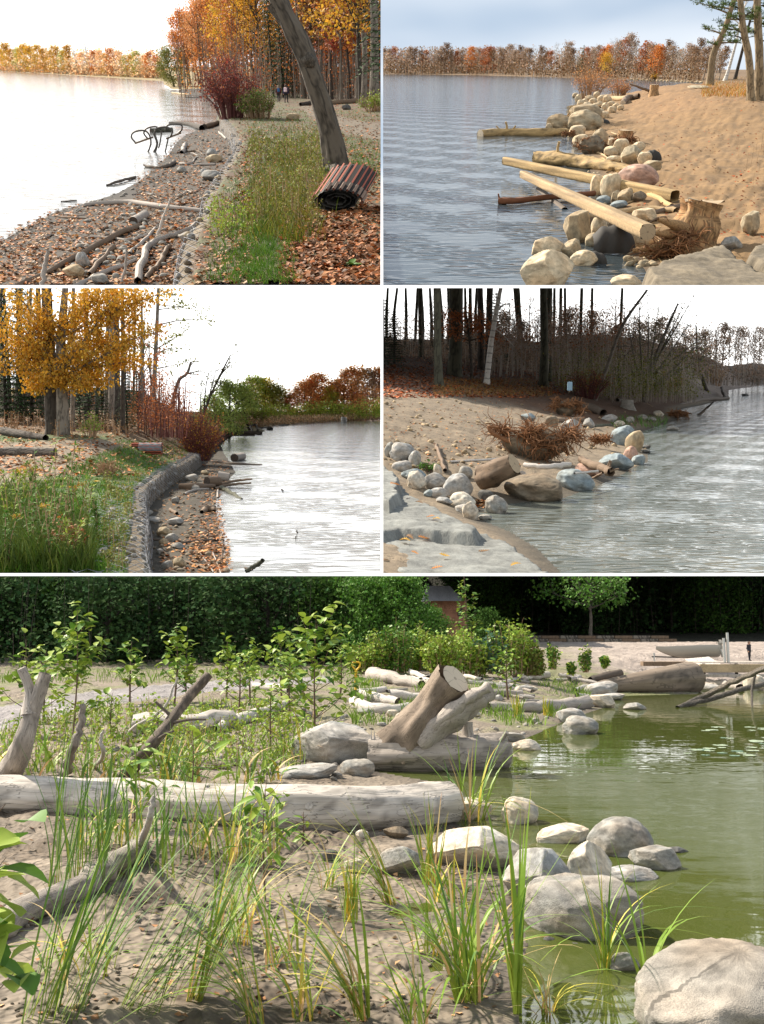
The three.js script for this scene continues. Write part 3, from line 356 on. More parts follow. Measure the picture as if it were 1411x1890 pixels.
// ---------------------------------------------------------------- broad-leaved saplings with single leaves
const leafGeo = (len, wid, k) => { const mb = new MB(); reseed(500 + k); const n = 4; let pr = null; for (let i = 0; i <= n; i++) { const t = i / n, w = wid * Math.sin(Math.PI * Math.pow(t * 0.94 + 0.03, 0.8)) * 0.5, y = -0.25 * len * t * t + 0.02, z = t * len; const a = mb.v(-w, y + w * 0.35, z, 0, t), m = mb.v(0, y, z, 0.5, t), b = mb.v(w, y + w * 0.35, z, 1, t); if (pr) mb.i.push(pr[0], a, pr[1], pr[1], a, m, pr[1], m, pr[2], pr[2], m, b); pr = [a, m, b]; } return mb.build(); };
const LEAF = [leafGeo(1, 0.62, 1), leafGeo(1, 0.75, 2), leafGeo(1, 0.3, 3)];
function sapling(P, label, px, py, hpx, n, leafPx, mats, o = {}) {
  const b = footAt(P, px, py, o.d), s = P.m(b), t = thing(P, o.name || 'sapling', label, o.cat || 'sapling', b, o.group); reseed(px * 11 + py); const H = hpx * s, st = new MB(), spots = [];
  const main = curve([V(0, -0.02 * H, 0), V(rr(-0.03, 0.03) * H, H * 0.5, rr(-0.03, 0.03) * H), V((o.lean || 0) * H, H, 0)], 10), r0 = (o.r ?? 2.2) * s; st.tube(main, (x) => r0 * (1 - 0.8 * x), 6, { us: 4 });
  for (let k = 0; k < (o.arms ?? 9); k++) { const f = lerp(o.cb ?? 0.25, 0.92, (k + R() * 0.6) / (o.arms ?? 9)), p0 = main[Math.floor(f * 10)].clone(), a = k * 2.4 + rr(-0.4, 0.4), L = H * (o.w ?? 0.26) * (1.1 - f * 0.75) * rr(0.7, 1.2), p1 = p0.clone().add(V(Math.cos(a) * L * 0.55, L * 0.35, Math.sin(a) * L * 0.55)), p2 = p0.clone().add(V(Math.cos(a) * L, L * 0.85, Math.sin(a) * L)); const cv = curve([p0, p1, p2], 5); st.tube(cv, (x) => r0 * 0.4 * (1 - 0.6 * x), 4, { us: 4 }); for (let q = 2; q < 6; q++) spots.push(cv[q]); }
  for (let k = 5; k <= 10; k++) spots.push(main[k]); mesh('stem', st.build(), o.bark || M.twig, t);
  for (let k = 0; k < n; k++) { const q = spots[k % spots.length], l = mesh('leaf', o.narrow ? LEAF[2] : LEAF[k % 2], pick(mats), t), sz = leafPx * s * rr(0.65, 1.25); l.scale.set(sz, sz, sz); l.position.set(q.x + rr(-0.5, 0.5) * leafPx * s, q.y + rr(-0.6, 0.6) * leafPx * s, q.z + rr(-0.5, 0.5) * leafPx * s); l.rotation.set(rr(-0.9, 0.5), rr(0, 6.28), rr(-0.5, 0.5), 'YXZ'); }
  return t;
}
// ---------------------------------------------------------------- clumps of tall grass, every blade a mesh
const BLADE = []; reseed(77); for (let k = 0; k < 8; k++) { const mb = new MB(), s = V(1, 0, 0); const kink = k === 7; mb.blade(V(0, 0, 0), V(0, 1, 0), 1, 1, V(0, kink ? -0.5 : -0.04 - 0.09 * k, 0.06 + 0.13 * k), 8, s); const g = mb.build(), q = g.attributes; for (let i = 0; i < q.uv.count; i++) { const t = clamp(q.uv.getY(i) * 2.2), tip = sstep(0.85, 1, q.uv.getY(i)) * (k % 3 ? 0 : 1); q.color.setXYZ(i, lerp(1.7, 1, t) + tip * 0.9, lerp(1.3, 1, t) + tip * 0.1, lerp(1.5, 1, t)); } BLADE.push(g); }
function clump(P, label, px, py, n, hpx, wpx, mats, o = {}) {
  const b = P.hit(px, py), s = P.m(b), t = thing(P, o.name || 'grass_clump', label, o.cat || 'grass clump', b, o.group); reseed(px * 13 + py);
  for (let k = 0; k < n; k++) { const v = o.stiff ? Math.floor(rr(0, 2.2)) : Math.floor(rr(0, 6.5)), m = mesh('blade', BLADE[v], pick(mats), t), h = hpx * s * rr(0.55, 1.1), w = wpx * s * rr(0.7, 1.25); m.scale.set(w, h, h); m.position.set(rr(-1, 1) * (o.spread ?? 6) * s, 0, rr(-1, 1) * (o.spread ?? 6) * s); const az = o.az !== undefined ? o.az + rr(-(o.daz ?? 0.6), o.daz ?? 0.6) : rr(0, 6.28); m.rotation.set(rr(0, 1) * (o.tilt ?? 0.35) + (o.t0 ?? 0), az, 0, 'YXZ'); } return t;
}
// one blade drawn by three pixels: foot, middle, tip (all at the foot's distance plus dz)
function bladeAt(P, t, foot, pts, wpx, m, dz = 0) { const L = pts.map(([x, y], k) => P.at(x, y, -foot.z + dz * k).sub(foot)), s = P.m(foot), mb = new MB(), c = new THREE.CatmullRomCurve3(L).getPoints(14); let pr = null; c.forEach((p, k) => { const q = k / 14, w = wpx * s * 0.5 * Math.min(1, 0.65 + q) * (q < 0.55 ? 1 : 1 - ((q - 0.55) / 0.45) ** 1.5 * 0.95), d = V().subVectors(c[Math.min(14, k + 1)], c[Math.max(0, k - 1)]).normalize(), sd = V(-d.y, d.x, 0.35).normalize(); const a = mb.v(p.x - sd.x * w, p.y - sd.y * w, p.z - sd.z * w), mm = mb.v(p.x, p.y, p.z - w * 0.5), bb = mb.v(p.x + sd.x * w, p.y + sd.y * w, p.z + sd.z * w); if (pr) mb.i.push(pr[0], pr[1], mm, pr[0], mm, a, pr[1], pr[2], bb, pr[1], bb, mm); pr = [a, mm, bb]; }); return mesh('blade', mb.build(), m, t); }
// masses nobody could count
function grassMass(P, name, label, n, where, hgt, wid, m, bend = 0.5, cols = [[1, 1, 1]]) { const mb = new MB(); for (let i = 0; i < n; i++) { const p = where(i); if (!p) continue; const c = pick(cols), t = rr(0.65, 1.3); mb.col = [c[0] * t, c[1] * t, c[2] * t]; const k = (p.s || 1) * P.U; mb.blade(p, V(rr(-0.3, 0.3), 1, rr(-0.3, 0.3)).normalize(), rr(hgt[0], hgt[1]) * k, wid * k, V(rr(-1, 1) * bend, rr(-0.35, 0) * bend, rr(-1, 1) * bend), 3); } return stuff(P, name, label, 'grass', mb.build(), m); }
function litterMass(P, label, n, where, size, m, cols, name = 'leaf_litter') { const mb = new MB(); for (let i = 0; i < n; i++) { const p = where(i); if (!p) continue; const c = pick(cols), t = rr(0.5, 1.35); mb.col = [c[0] * t, c[1] * t, c[2] * t]; const l = P.U * rr(size[0], size[1]) * (p.s || 1), a = rr(0, 6.28); p.y += l * 0.12; mb.leaf(p, V(Math.cos(a), rr(-0.1, 0.45), Math.sin(a)).normalize(), V(rr(-0.5, 0.5), 1, rr(-0.5, 0.5)).normalize(), l, l * 0.8, rr(-0.25, 0.3)); } return stuff(P, name, label, 'leaves', mb.build(), m); }
const AUT = [[1.2, 1.15, 1.0], [0.75, 0.7, 0.6], [1.5, 1.9, 2.2], [0.6, 0.75, 0.9], [1.5, 1.5, 1.0], [1.0, 1.3, 1.5], [1.4, 0.95, 0.5], [0.4, 0.45, 0.5], [1.1, 1.0, 0.9]];
// random spot inside a pixel box that satisfies a test on the ground
const spotIn = (P, x0, x1, y0, y1, test) => () => { for (let k = 0; k < 6; k++) { const px = rr(x0, x1), py = lerp(y0, y1, R()), p = P.hit(px, py); if (!test || test(p, px, py)) return p; } return null; };
// ---------------------------------------------------------------- people: one continuous skin meshed from joined limbs
function personBody(joints, bones, res = 44) { // joints {name:[x,y,z,r]}, bones [[a,b]]
  const lo = V(9, 9, 9), hi = V(-9, -9, -9); for (const k in joints) { const [x, y, z, r] = joints[k]; lo.min(V(x - r - 0.06, y - r - 0.06, z - r - 0.06)); hi.max(V(x + r + 0.06, y + r + 0.06, z + r + 0.06)); }
  const ctr = lo.clone().add(hi).multiplyScalar(0.5), half = Math.max(hi.x - lo.x, hi.y - lo.y, hi.z - lo.z) / 2 * 1.08, mc = new MarchingCubes(res, new THREE.MeshBasicMaterial(), false, false, 60000);
  const B = bones.map(([a, b]) => [joints[a], joints[b]]);
  for (let k = 0; k < res; k++) for (let j = 0; j < res; j++) for (let i = 0; i < res; i++) { const x = (i - res / 2) / (res / 2) * half + ctr.x, y = (j - res / 2) / (res / 2) * half + ctr.y, z = (k - res / 2) / (res / 2) * half + ctr.z; let acc = 0; const K = 42; for (const [a, b] of B) { const dx = b[0] - a[0], dy = b[1] - a[1], dz = b[2] - a[2], t = clamp(((x - a[0]) * dx + (y - a[1]) * dy + (z - a[2]) * dz) / (dx * dx + dy * dy + dz * dz + 1e-9)); acc += Math.exp(-K * (Math.hypot(x - a[0] - dx * t, y - a[1] - dy * t, z - a[2] - dz * t) - lerp(a[3], b[3], t))); } mc.field[i + j * res + k * res * res] = Math.log(acc + 1e-30) / K; }
  mc.isolation = 0; mc.update(); const n = mc.count ?? mc.geometry.drawRange.count, pos = mc.positionArray.slice(0, n * 3); for (let k = 0; k < n; k++) { pos[3 * k] = pos[3 * k] * half + ctr.x; pos[3 * k + 1] = pos[3 * k + 1] * half + ctr.y; pos[3 * k + 2] = pos[3 * k + 2] * half + ctr.z; }
  let g = new THREE.BufferGeometry(); g.setAttribute('position', new THREE.Float32BufferAttribute(pos, 3)); g = mergeVertices(g, 1e-4); g.computeVertexNormals(); return g;
}
function person(P, label, px, py, hpx, o) {
  const b = footAt(P, px, py, o.d), s = P.m(b) * hpx / 1.72, t = thing(P, 'person', label, 'person', b); t.scale.setScalar(s); t.rotation.y = o.yaw || 0; const st = o.stride ?? 0.14, ar = o.arm ?? [0.1, -0.1];
  const J = { hd: [0, 1.6, 0.03, 0.105], ch: [0, 1.53, 0.05, 0.075], nk: [0, 1.44, 0, 0.058], cs: [0, 1.3, 0, 0.135], ab: [0, 1.08, 0.01, 0.13], pv: [0, 0.95, 0, 0.14], sl: [-0.18, 1.38, 0, 0.065], sr: [0.18, 1.38, 0, 0.065], el: [-0.25, 1.1, -0.04, 0.05], er: [0.25, 1.1, -0.04, 0.05], wl: [-0.25, 0.87, ar[0], 0.036], wr: [0.25, 0.87, ar[1], 0.036], ml: [-0.25, 0.78, ar[0] + 0.02, 0.04], mr: [0.25, 0.78, ar[1] + 0.02, 0.04], hl: [-0.09, 0.9, 0, 0.1], hr: [0.09, 0.9, 0, 0.1], kl: [-0.1, 0.5, st * 0.7, 0.062], kr: [0.1, 0.5, -st * 0.3, 0.062], al: [-0.1, 0.09, st, 0.045], ar: [0.1, 0.09, -st, 0.045], tl: [-0.11, 0.04, st + 0.15, 0.04], tr: [0.11, 0.04, -st + 0.15, 0.04], ns: [0, 1.59, 0.135, 0.02] };
  const Bn = [['hd', 'ch'], ['hd', 'nk'], ['hd', 'ns'], ['nk', 'cs'], ['cs', 'ab'], ['ab', 'pv'], ['nk', 'sl'], ['nk', 'sr'], ['cs', 'sl'], ['cs', 'sr'], ['sl', 'el'], ['el', 'wl'], ['wl', 'ml'], ['sr', 'er'], ['er', 'wr'], ['wr', 'mr'], ['pv', 'hl'], ['pv', 'hr'], ['hl', 'kl'], ['kl', 'al'], ['al', 'tl'], ['hr', 'kr'], ['kr', 'ar'], ['ar', 'tr']];
  const g = personBody(J, Bn), p = g.attributes.position, col = []; const C = { skin: [0.42, 0.24, 0.16], hair: o.hair || [0.03, 0.02, 0.015], top: o.top, legs: o.legs, shoe: [0.05, 0.04, 0.04] };
  for (let k = 0; k < p.count; k++) { const x = p.getX(k), y = p.getY(k), z = p.getZ(k); let c = y > 1.46 ? (z > 0.055 && y < 1.66 ? C.skin : y < 1.5 ? C.skin : C.hair) : y < 0.07 ? C.shoe : y > 0.93 && !(Math.abs(x) > 0.2 && y < 0.9) ? C.top : Math.abs(x) > 0.205 ? (y < 0.88 ? C.skin : C.top) : C.legs; col.push(...c); } g.setAttribute('color', new THREE.Float32BufferAttribute(col, 3)); mesh('body', g, MS({ rough: 0.8 }), t); return t;
}
// ---------------------------------------------------------------- cloths, root tangles, slabs, stumps
const clothOver = (P, label, x, y, w, h, m) => { const b = P.hit(x, y), s = P.m(b), mb = new MB(), rows = []; reseed(x); for (let j = 0; j <= 16; j++) { const row = []; for (let i = 0; i <= 20; i++) { const u = i / 20 * 2 - 1, v = j / 16, fold = 0.1 * Math.sin(u * 9 + v * 2) + 0.07 * nz(u * 3, v * 3, x); const hh = Math.sqrt(Math.max(0, 1 - (u * 0.9) ** 2 * 0.75)) * h * s, a = v * 1.9; row.push(mb.v(u * w * s / 2 * (1 + 0.1 * v), hh * Math.cos(a * 0.82) * (1 + fold * 0.35), w * s * (0.55 * Math.sin(a * 0.82) - 0.3) * (1 + fold), u, v)); } if (j) for (let i = 0; i < 20; i++) mb.i.push(rows[0][i], rows[0][i + 1], row[i + 1], rows[0][i], row[i + 1], row[i]); rows[0] = row; } const o = single(P, 'landscape_cloth', label, 'cloth', mb.build(), m); o.position.copy(b); return o; };
const rootClump = (P, label, x, y, w, h, n, m, name = 'root_clump') => { const b = P.hit(x, y), s = P.m(b), mb = new MB(); reseed(x + y); for (const k of [-0.3, 0, 0.3]) rootMass(mb, n, V(k * w * s, h * s * 0.5, 0.1 * w * s), w * s * 0.5, 1.7 * s, 0.15, [1, h / w * 1.3, 0.7]); const o = single(P, name, label, 'roots', mb.build(), m); o.position.copy(b); return o; };
function flatSlab(P, label, pts, top, th, m, U = P.U, name = 'stone_slab') { // broken flat rock: a rough top that falls away along its outline
  const q = pts.map(([x, y]) => { const p = P.g(x, y, top); return [p.x, p.z]; }), xs = q.map((p) => p[0]), zs = q.map((p) => p[1]), x0 = Math.min(...xs) - 0.4 * U, x1 = Math.max(...xs) + 0.4 * U, z0 = Math.min(...zs) - 0.4 * U, z1 = Math.max(...zs) + 0.4 * U, N = 110, mb = new MB(), id = [];
  for (let j = 0; j <= N; j++) for (let i = 0; i <= N; i++) { const x = lerp(x0, x1, i / N), z = lerp(z0, z1, j / N), a = x / U, c = z / U, s = polyDist(q, x, z) / U + 0.09 * nz(a * 1.7, c * 1.7, top) + 0.05 * nz(a * 5, c * 5), n = fbm(a * 1.1, c * 1.1, top, 4); if (s < -0.3) { id.push(-1); continue; } const st = Math.round((n + 0.5) * 5) / 5 - 0.5, y = top * P.U + U * (0.05 * st + 0.1 * n + 0.02 * nz(a * 9, c * 9) - (1 - sstep(-0.12, 0.16, s)) * th), v = 0.95 + 0.5 * n + 0.25 * nz(a * 7, c * 7, 3) - (nz(a * 2.1, c * 2.1, 8) > 0.3 ? 0.18 : 0); mb.col = [v, v, v * 0.98]; id.push(mb.v(x, y, z, a * 0.6, c * 0.6)); }
  for (let j = 0; j < N; j++) for (let i = 0; i < N; i++) { const k = j * (N + 1) + i, A = id[k], B = id[k + 1], C = id[k + N + 2], D = id[k + N + 1]; if (A < 0 || B < 0 || C < 0 || D < 0) continue; mb.i.push(A, D, C, A, C, B); } return single(P, name, label, 'slab', mb.build(), m); }
function stump(P, label, x, y, w, h, m, cut, o = {}) { // upright stump, foot at x,y
  const b = P.hit(x, y), s = P.m(b), t = thing(P, 'tree_stump', label, 'stump', b); reseed(x + y * 3); const mb = new MB(), R0 = w * s / 2, H = h * s, ln = (o.lean || 0) * H, c = curve([V(0, -0.25 * H, 0), V(ln * 0.4, H * 0.5, 0), V(ln, H, 0)], 10); mb.tube(c, (k) => R0 * (k < 0.5 ? 1.45 - 0.8 * k : 1.08 - 0.08 * k), 20, { rough: 0.28, freq: 4, us: 0.5 / R0 }); mesh('bark', mb.build(), m, t);
  const tb = new MB(), k0 = tb.v(ln, H * 1.01, 0, 0.5, 0.5), row = []; for (let k = 0; k <= 20; k++) { const a = k / 20 * 6.283, r = R0 * (0.98 + rr(-0.05, 0.05)); row.push(tb.v(ln + Math.cos(a) * r, H + rr(-0.03, 0.04) * H, Math.sin(a) * r, 0.5 + 0.5 * Math.cos(a), 0.5 + 0.5 * Math.sin(a))); } for (let k = 0; k < 20; k++) tb.i.push(k0, row[k + 1], row[k]); mesh('cut_end', tb.build(), cut, t); if (o.roots) for (let k = 0; k < o.roots; k++) { const a = k / o.roots * 6.283 + rr(-0.3, 0.3), rb = new MB(), e = R0 * rr(1.8, 2.8); rb.tube(curve([V(Math.cos(a) * R0 * 0.6, H * 0.35, Math.sin(a) * R0 * 0.6), V(Math.cos(a) * e * 0.6, H * 0.12, Math.sin(a) * e * 0.6), V(Math.cos(a) * e, -0.05 * H, Math.sin(a) * e)], 6), (q) => R0 * lerp(0.4, 0.1, q), 6, { rough: 0.2 }); mesh('root', rb.build(), m, t); } return t; }
// thicket of thin stems and leaves that reads as one mass
function thicket(P, label, n, where, hgt, sm, lm, per, size, o = {}) {
  const st = new MB(), lf = new MB(); for (let i = 0; i < n; i++) { const p = where(i); if (!p) continue; const h = P.U * rr(hgt[0], hgt[1]), s = P.m(p), q = V(p.x + rr(-0.1, 0.1) * h, p.y + h, p.z), r = s * rr(o.r0 ?? 0.4, o.r1 ?? 1.1); const t = rr(0.5, 1.5); st.col = [t, t, t * 0.95]; st.tube([V(p.x, p.y - 0.3 * P.U, p.z), p.clone().lerp(q, 0.5).add(V(rr(-0.03, 0.03) * h, 0, 0)), q], (x) => r * (1 - 0.7 * x), 4); for (let k = 0; k < per; k++) { const f = Math.pow(R(), 0.8), c = V(p.x + rr(-1, 1) * h * (o.w ?? 0.18), p.y + h * lerp(o.cb ?? 0.1, 1, f), p.z + rr(-1, 1) * h * 0.1); tint(lf, 0.45, 0.2); const l = size * s * rr(0.6, 1.4); lf.leaf(c, V(rr(-1, 1), rr(-0.8, 0.5), rr(-1, 1)).normalize(), V(rr(-1, 1), rr(0, 1), rr(-1, 1)).normalize(), l, l * 0.75); } }
  if (st.i.length && !o.noStem) stuff(P, 'thicket_stems', label + ', thin stems', 'undergrowth', st.build(), sm); if (per) stuff(P, 'thicket_leaves', label + ', leaves', 'undergrowth', lf.build(), lm);
}
// stone-filled wire basket wall along a line of pixels (its upper edge), facing to the side `out` (+1 right, -1 left)
function gabion(P, label, line, ytop, hgt, out, nStone, nTop, m) {
  hgt *= P.U; const pts = line.map(([x, y]) => P.g(x, y, ytop)), c = new THREE.CatmullRomCurve3(pts), org = pts[0].clone(), t = thing(P, 'gabion_wall', label, 'retaining wall', org), N = 80, L = c.getLength();
  const fr = (u, v) => { const p = c.getPointAt(clamp(u)), tg = c.getTangentAt(clamp(u)), o = V(-tg.z, 0, tg.x).multiplyScalar(out).normalize(); if (o.x * out < 0) o.negate(); const k = v < 0 ? v * 1.0 : 0; return v >= 0 ? p.addScaledVector(o, P.U * (0.1 + 0.18 * v)).add(V(0, -v * hgt, 0)).sub(org) : p.addScaledVector(o, P.U * 0.1 + k * hgt * 2.2).add(V(0, P.U * 0.05 * Math.min(1, -v), 0)).sub(org); };
  reseed(line[0][0]); const body = new MB(), rows = []; for (let k = 0; k <= N; k++) { const row = []; for (const v of [-1.1, -0.5, 0, 0.5, 1.15]) { const q = fr(k / N, v), s = 0.5 + 0.4 * R(); body.col = [s, s * 0.96, s * 0.85]; row.push(body.v(q.x + P.U * rr(-0.05, 0.05), q.y + P.U * (rr(-0.06, 0.02) - 0.04), q.z, k / N * L, v * hgt)); } if (k) for (let s = 0; s < 4; s++) body.i.push(rows[0][s], row[s], row[s + 1], rows[0][s], row[s + 1], rows[0][s + 1]); rows[0] = row; } mesh('wall_core', body.build(), M.stBrown, t);
  const g = [0, 1, 2, 3].map((k) => rockGeo(k, 3, 0.6)), mats = [m, M.stGrey, M.stPale, M.stBrown]; for (let k = 0; k < nStone + nTop; k++) { const top = k >= nStone, u = Math.pow(R(), 0.55), q = fr(1 - u, top ? -rr(0, 1.0) : rr(0, 1)); const s = rr(0.07, 0.15) * hgt * 1.15, me = mesh('stone', g[k % 4], mats[Math.floor(R() * 4)], t); me.scale.set(s, s * 0.8, s); me.position.copy(q); me.rotation.set(rr(0, 3), rr(0, 3), 0); }
  const w = new MB(); const strand = (a) => { w.tube(a, 0.009 * hgt * 1.1, 3); }; const nu = 70; for (let k = -10; k < nu + 10; k++) for (const dr of [1, -1]) { const a = []; for (let s = 0; s <= 10; s++) { const v = lerp(-0.9, 1.05, s / 10), u = (k + dr * s * 0.9) / nu; if (u < 0 || u > 1) continue; const q = fr(u, v); a.push(q.add(V(out * 0.09 + rr(-0.02, 0.02), 0.09 + rr(-0.02, 0.02), 0).multiplyScalar(P.U))); } if (a.length > 2) strand(a); } mesh('wire_mesh', w.build(), M.wire, t);
  return { t, fr, org, c };
}
const logs = (P, m, list, o = {}) => { for (const [label, spine, mm, oo] of list) stick(P, label, spine, mm || m, { ...o, ...(oo || {}) }); };
// ================================================================ upper left view: leafy beach, wire-basket wall, leaning tree
{
  const P = new View('p1', 'upper left view', [-160, -160, 703, 526.5], 6.2 * 5.6, 112, 5.6); P.near = 22 * P.U; P.far = 1200 * P.U; const U = P.U;
  const W = '(upper left view)';
  const land = polyOf(P, [[-260, 530], [0, 446], [55, 414], [108, 388], [160, 374], [215, 357], [255, 335], [290, 308], [312, 284], [326, 262], [345, 248], [374, 236], [398, 224], [402, 205], [385, 185], [345, 173], [318, 165], [303, 156], [300, 150], [250, 146.5], [100, 137], [0, 131.5], [-300, 124], [-700, -1000, 1], [-700, -1500, 1], [1200, -1500, 1], [1200, -5, 1], [-9, -5, 1]]);
  const upper = polyOf(P, [[335, 560], [340, 490], [352, 440], [377, 400], [384, 365], [408, 325], [428, 295], [440, 268], [432, 245], [412, 222], [400, 205], [408, 190], [420, 172], [430, 160], [440, 150], [400, -700, 1], [1200, -700, 1], [1200, -5, 1], [0, -5, 1]], 1.15);
  const path = polyOf(P, [[548, 190], [566, 191], [600, 207], [650, 222], [730, 234], [730, 262], [690, 258], [640, 246], [598, 232], [570, 212]], 1.4);
  P.height = (x, z) => { const s = polyDist(land, x, z) / U, u = polyDist(upper, x, z) / U; x /= U; z /= U; const n = fbm(x * 0.35, z * 0.35, 1, 3); let y = s > 0 ? Math.min(0.25, 0.045 * s) : Math.max(-0.8, s * 0.15); y += s > -1 ? 0.1 * n * sstep(0, 2, s) : 0; y += 1.1 * sstep(-0.1, 0.35, u) + Math.min(2.2, Math.max(0, u - 8) * 0.03) + (u > 0 ? 0.06 * n : 0); return y * U; };
  const col = (x, y, z) => { const s = polyDist(land, x, z) / U, u = polyDist(upper, x, z) / U, pd = polyDist(path, x, z) / U; x /= U; z /= U; const n = fbm(x * 0.6, z * 0.6, 4, 4), q = 0.85 + 0.5 * n; if (-z > 250) return [0.4 * q, 0.3 * q, 0.12 * q]; if (u > 0) { const pt = sstep(-0.4, 0.4, pd + n), gr = sstep(-0.12, 0.2, n + 0.1 - 0.02 * Math.max(0, u - 6)), lt = [0.15, 0.08, 0.04]; const c = [lerp(lt[0], 0.1, gr), lerp(lt[1], 0.11, gr), lerp(lt[2], 0.035, gr)]; return [lerp(c[0], 0.19, pt) * q, lerp(c[1], 0.15, pt) * q, lerp(c[2], 0.1, pt) * q]; } const wet = sstep(0.2, 2, s); return [lerp(0.035, 0.075, wet) * q, lerp(0.03, 0.058, wet) * q, lerp(0.024, 0.042, wet) * q]; };
  ground(P, 'ground', -160, 720, 24 * U, 1150 * U, 200, 230, col, MS({ map: T.mud, bump: T.mudB, bs: 0.05, rough: 0.95 }));
  water(P, 15 * U, 1190 * U, waterMat([0.2, 0.21, 0.21], 0.1, T.wave, 0.028 * U), 0.09 / U);
  // far shore: reeds and a row of autumn trees
  reseed(1); thicket(P, 'pale yellow reeds along the far shore ' + W, 420, () => { const x = rr(-150, 300), p = P.g(x, 131.8 + x * 0.05 + rr(-2.2, 0.2)); return p; }, [1.5, 4.5], M.twigTan, M.lPeach, 7, 3, { w: 0.7, r0: 0.2, r1: 0.4 });
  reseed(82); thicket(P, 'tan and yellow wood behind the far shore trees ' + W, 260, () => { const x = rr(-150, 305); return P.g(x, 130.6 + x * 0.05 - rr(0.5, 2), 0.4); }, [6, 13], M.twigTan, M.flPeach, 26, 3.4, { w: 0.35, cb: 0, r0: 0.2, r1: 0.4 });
  let n = 0; const kinds = [['yellow-leaved', M.lYellow], ['orange-leaved', M.lOrange], ['peach-coloured', M.lPeach], ['gold-leaved', M.lGold], ['lime-yellow', M.lLime]];
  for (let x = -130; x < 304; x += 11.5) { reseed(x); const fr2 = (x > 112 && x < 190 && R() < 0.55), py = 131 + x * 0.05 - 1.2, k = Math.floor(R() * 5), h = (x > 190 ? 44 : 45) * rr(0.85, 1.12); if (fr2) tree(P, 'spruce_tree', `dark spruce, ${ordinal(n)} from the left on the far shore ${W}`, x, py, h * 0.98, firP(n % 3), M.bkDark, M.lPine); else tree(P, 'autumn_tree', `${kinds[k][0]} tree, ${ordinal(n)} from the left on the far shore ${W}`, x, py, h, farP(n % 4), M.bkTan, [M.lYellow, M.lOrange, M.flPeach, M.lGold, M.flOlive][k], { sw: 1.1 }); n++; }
  // point with willow and orange wood
  tree(P, 'willow_tree', 'olive-green willow leaning over the water at the point ' + W, 322, 160, 78, proto('willow1', () => broad({ seed: 71, cb: 0.12, spread: 0.34, nb: 22, sub: 5, fork: 0.6, leaves: 5200, leaf: 0.022, puff: 0.32, weep: 0.5, el0: 0.2 })), M.bkDark, M.lOlive, { lean: 0.12 });
  const wood1 = [[338, 158, 92, 0, 'lOrange'], [352, 156, 125, 1, 'lOrange'], [368, 156, 118, 2, 'lOrange'], [382, 160, 140, 3, 'lPeach'], [396, 158, 158, 0, 'lOrange'], [410, 160, 168, 1, 'lPeach'], [426, 162, 178, 2, 'lOrange'], [442, 165, 190, 3, 'lYellow'], [456, 168, 165, 0, 'lRust'], [470, 168, 196, 1, 'lGold'], [362, 150, 95, 3, 'lYellow'], [404, 150, 130, 2, 'lGold'], [490, 172, 205, 3, 'lGold'], [348, 158, 70, 2, 'lRust'], [376, 160, 74, 1, 'lOrange'], [418, 162, 96, 0, 'lRust'], [434, 164, 120, 1, 'lOrange']];
  const adj = { lOrange: 'orange', lPeach: 'pale peach', lYellow: 'yellow', lRust: 'rust-red', lGold: 'golden', lOlive: 'olive', lRed: 'red', lBrown: 'brown', lLime: 'lime-green' };
  const posn = (x, x0, x1) => { const t = (x - x0) / (x1 - x0); return t < 0.34 ? 'left' : t < 0.67 ? 'middle' : 'right'; };
  wood1.forEach(([x, y, h, k, c], i) => tree(P, 'autumn_tree', `${adj[c]} tree, ${ordinal(i)} of those behind the red shrub ${W}`, x, y, h, fullP(k), i % 3 ? M.bkTan : M.bkDark, M[c], { sw: 0.95 }));
  [[402, 158, 150], [447, 160, 170], [462, 164, 120]].forEach(([x, y, h], i) => tree(P, 'bare_tree', `pale bare tree with white limbs, ${ordinal(i)} before the firs ${W}`, x, y, h, bareP(i), M.birch, null));
  [[506, 178, 175, 0], [524, 180, 160, 1], [541, 178, 150, 2]].forEach(([x, y, h, k], i) => tree(P, 'fir_tree', `dark green fir, ${ordinal(i)} of three behind the walkers ${W}`, x, y, h, firP(k), M.bkDark, M.lPine, { sw: 0.8 }));
  // woods on the right
  [[566, 178, 210, 0, 'lRust'], [580, 182, 190, 1, 'lBrown'], [596, 180, 220, 2, 'lOrange'], [612, 184, 200, 3, 'lRust'], [630, 186, 215, 0, 'lOrange'], [646, 184, 180, 1, 'lRed'], [660, 188, 220, 2, 'lRust'], [676, 186, 190, 3, 'lOrange'], [560, 174, 140, 1, 'lRed'], [606, 176, 120, 2, 'lRed'], [640, 178, 130, 3, 'lOrange'], [690, 184, 150, 0, 'lRed']].forEach(([x, y, h, k, c], i) => tree(P, 'wood_tree', `${adj[c]} thin tree, ${ordinal(i)} right of the leaning trunk ${W}`, x, y, h, wispP(k), i % 2 ? M.bkDark : M.bkGrey, M[c]));
  tree(P, 'maple_tree', 'yellow maple whose crown fills the top right corner ' + W, 668, 194, 320, proto('maple1', () => broad({ seed: 91, r: 0.014, cb: 0.3, spread: 0.4, nb: 20, sub: 5, fork: 0.75, leaves: 7000, leaf: 0.017, puff: 0.3, el0: 0.1, el1: 1.1, br: 1.3 })), M.bkDark, M.lGold, { yaw: 1 });
  tree(P, 'maple_tree', 'golden maple behind the leaning trunk near the top ' + W, 560, 182, 300, proto('maple2', () => broad({ seed: 92, r: 0.012, cb: 0.45, spread: 0.33, nb: 18, sub: 5, fork: 0.8, leaves: 6000, leaf: 0.017, puff: 0.32, el0: 0.2, el1: 1.1 })), M.bkGrey, M.lYellow, { yaw: 2 });
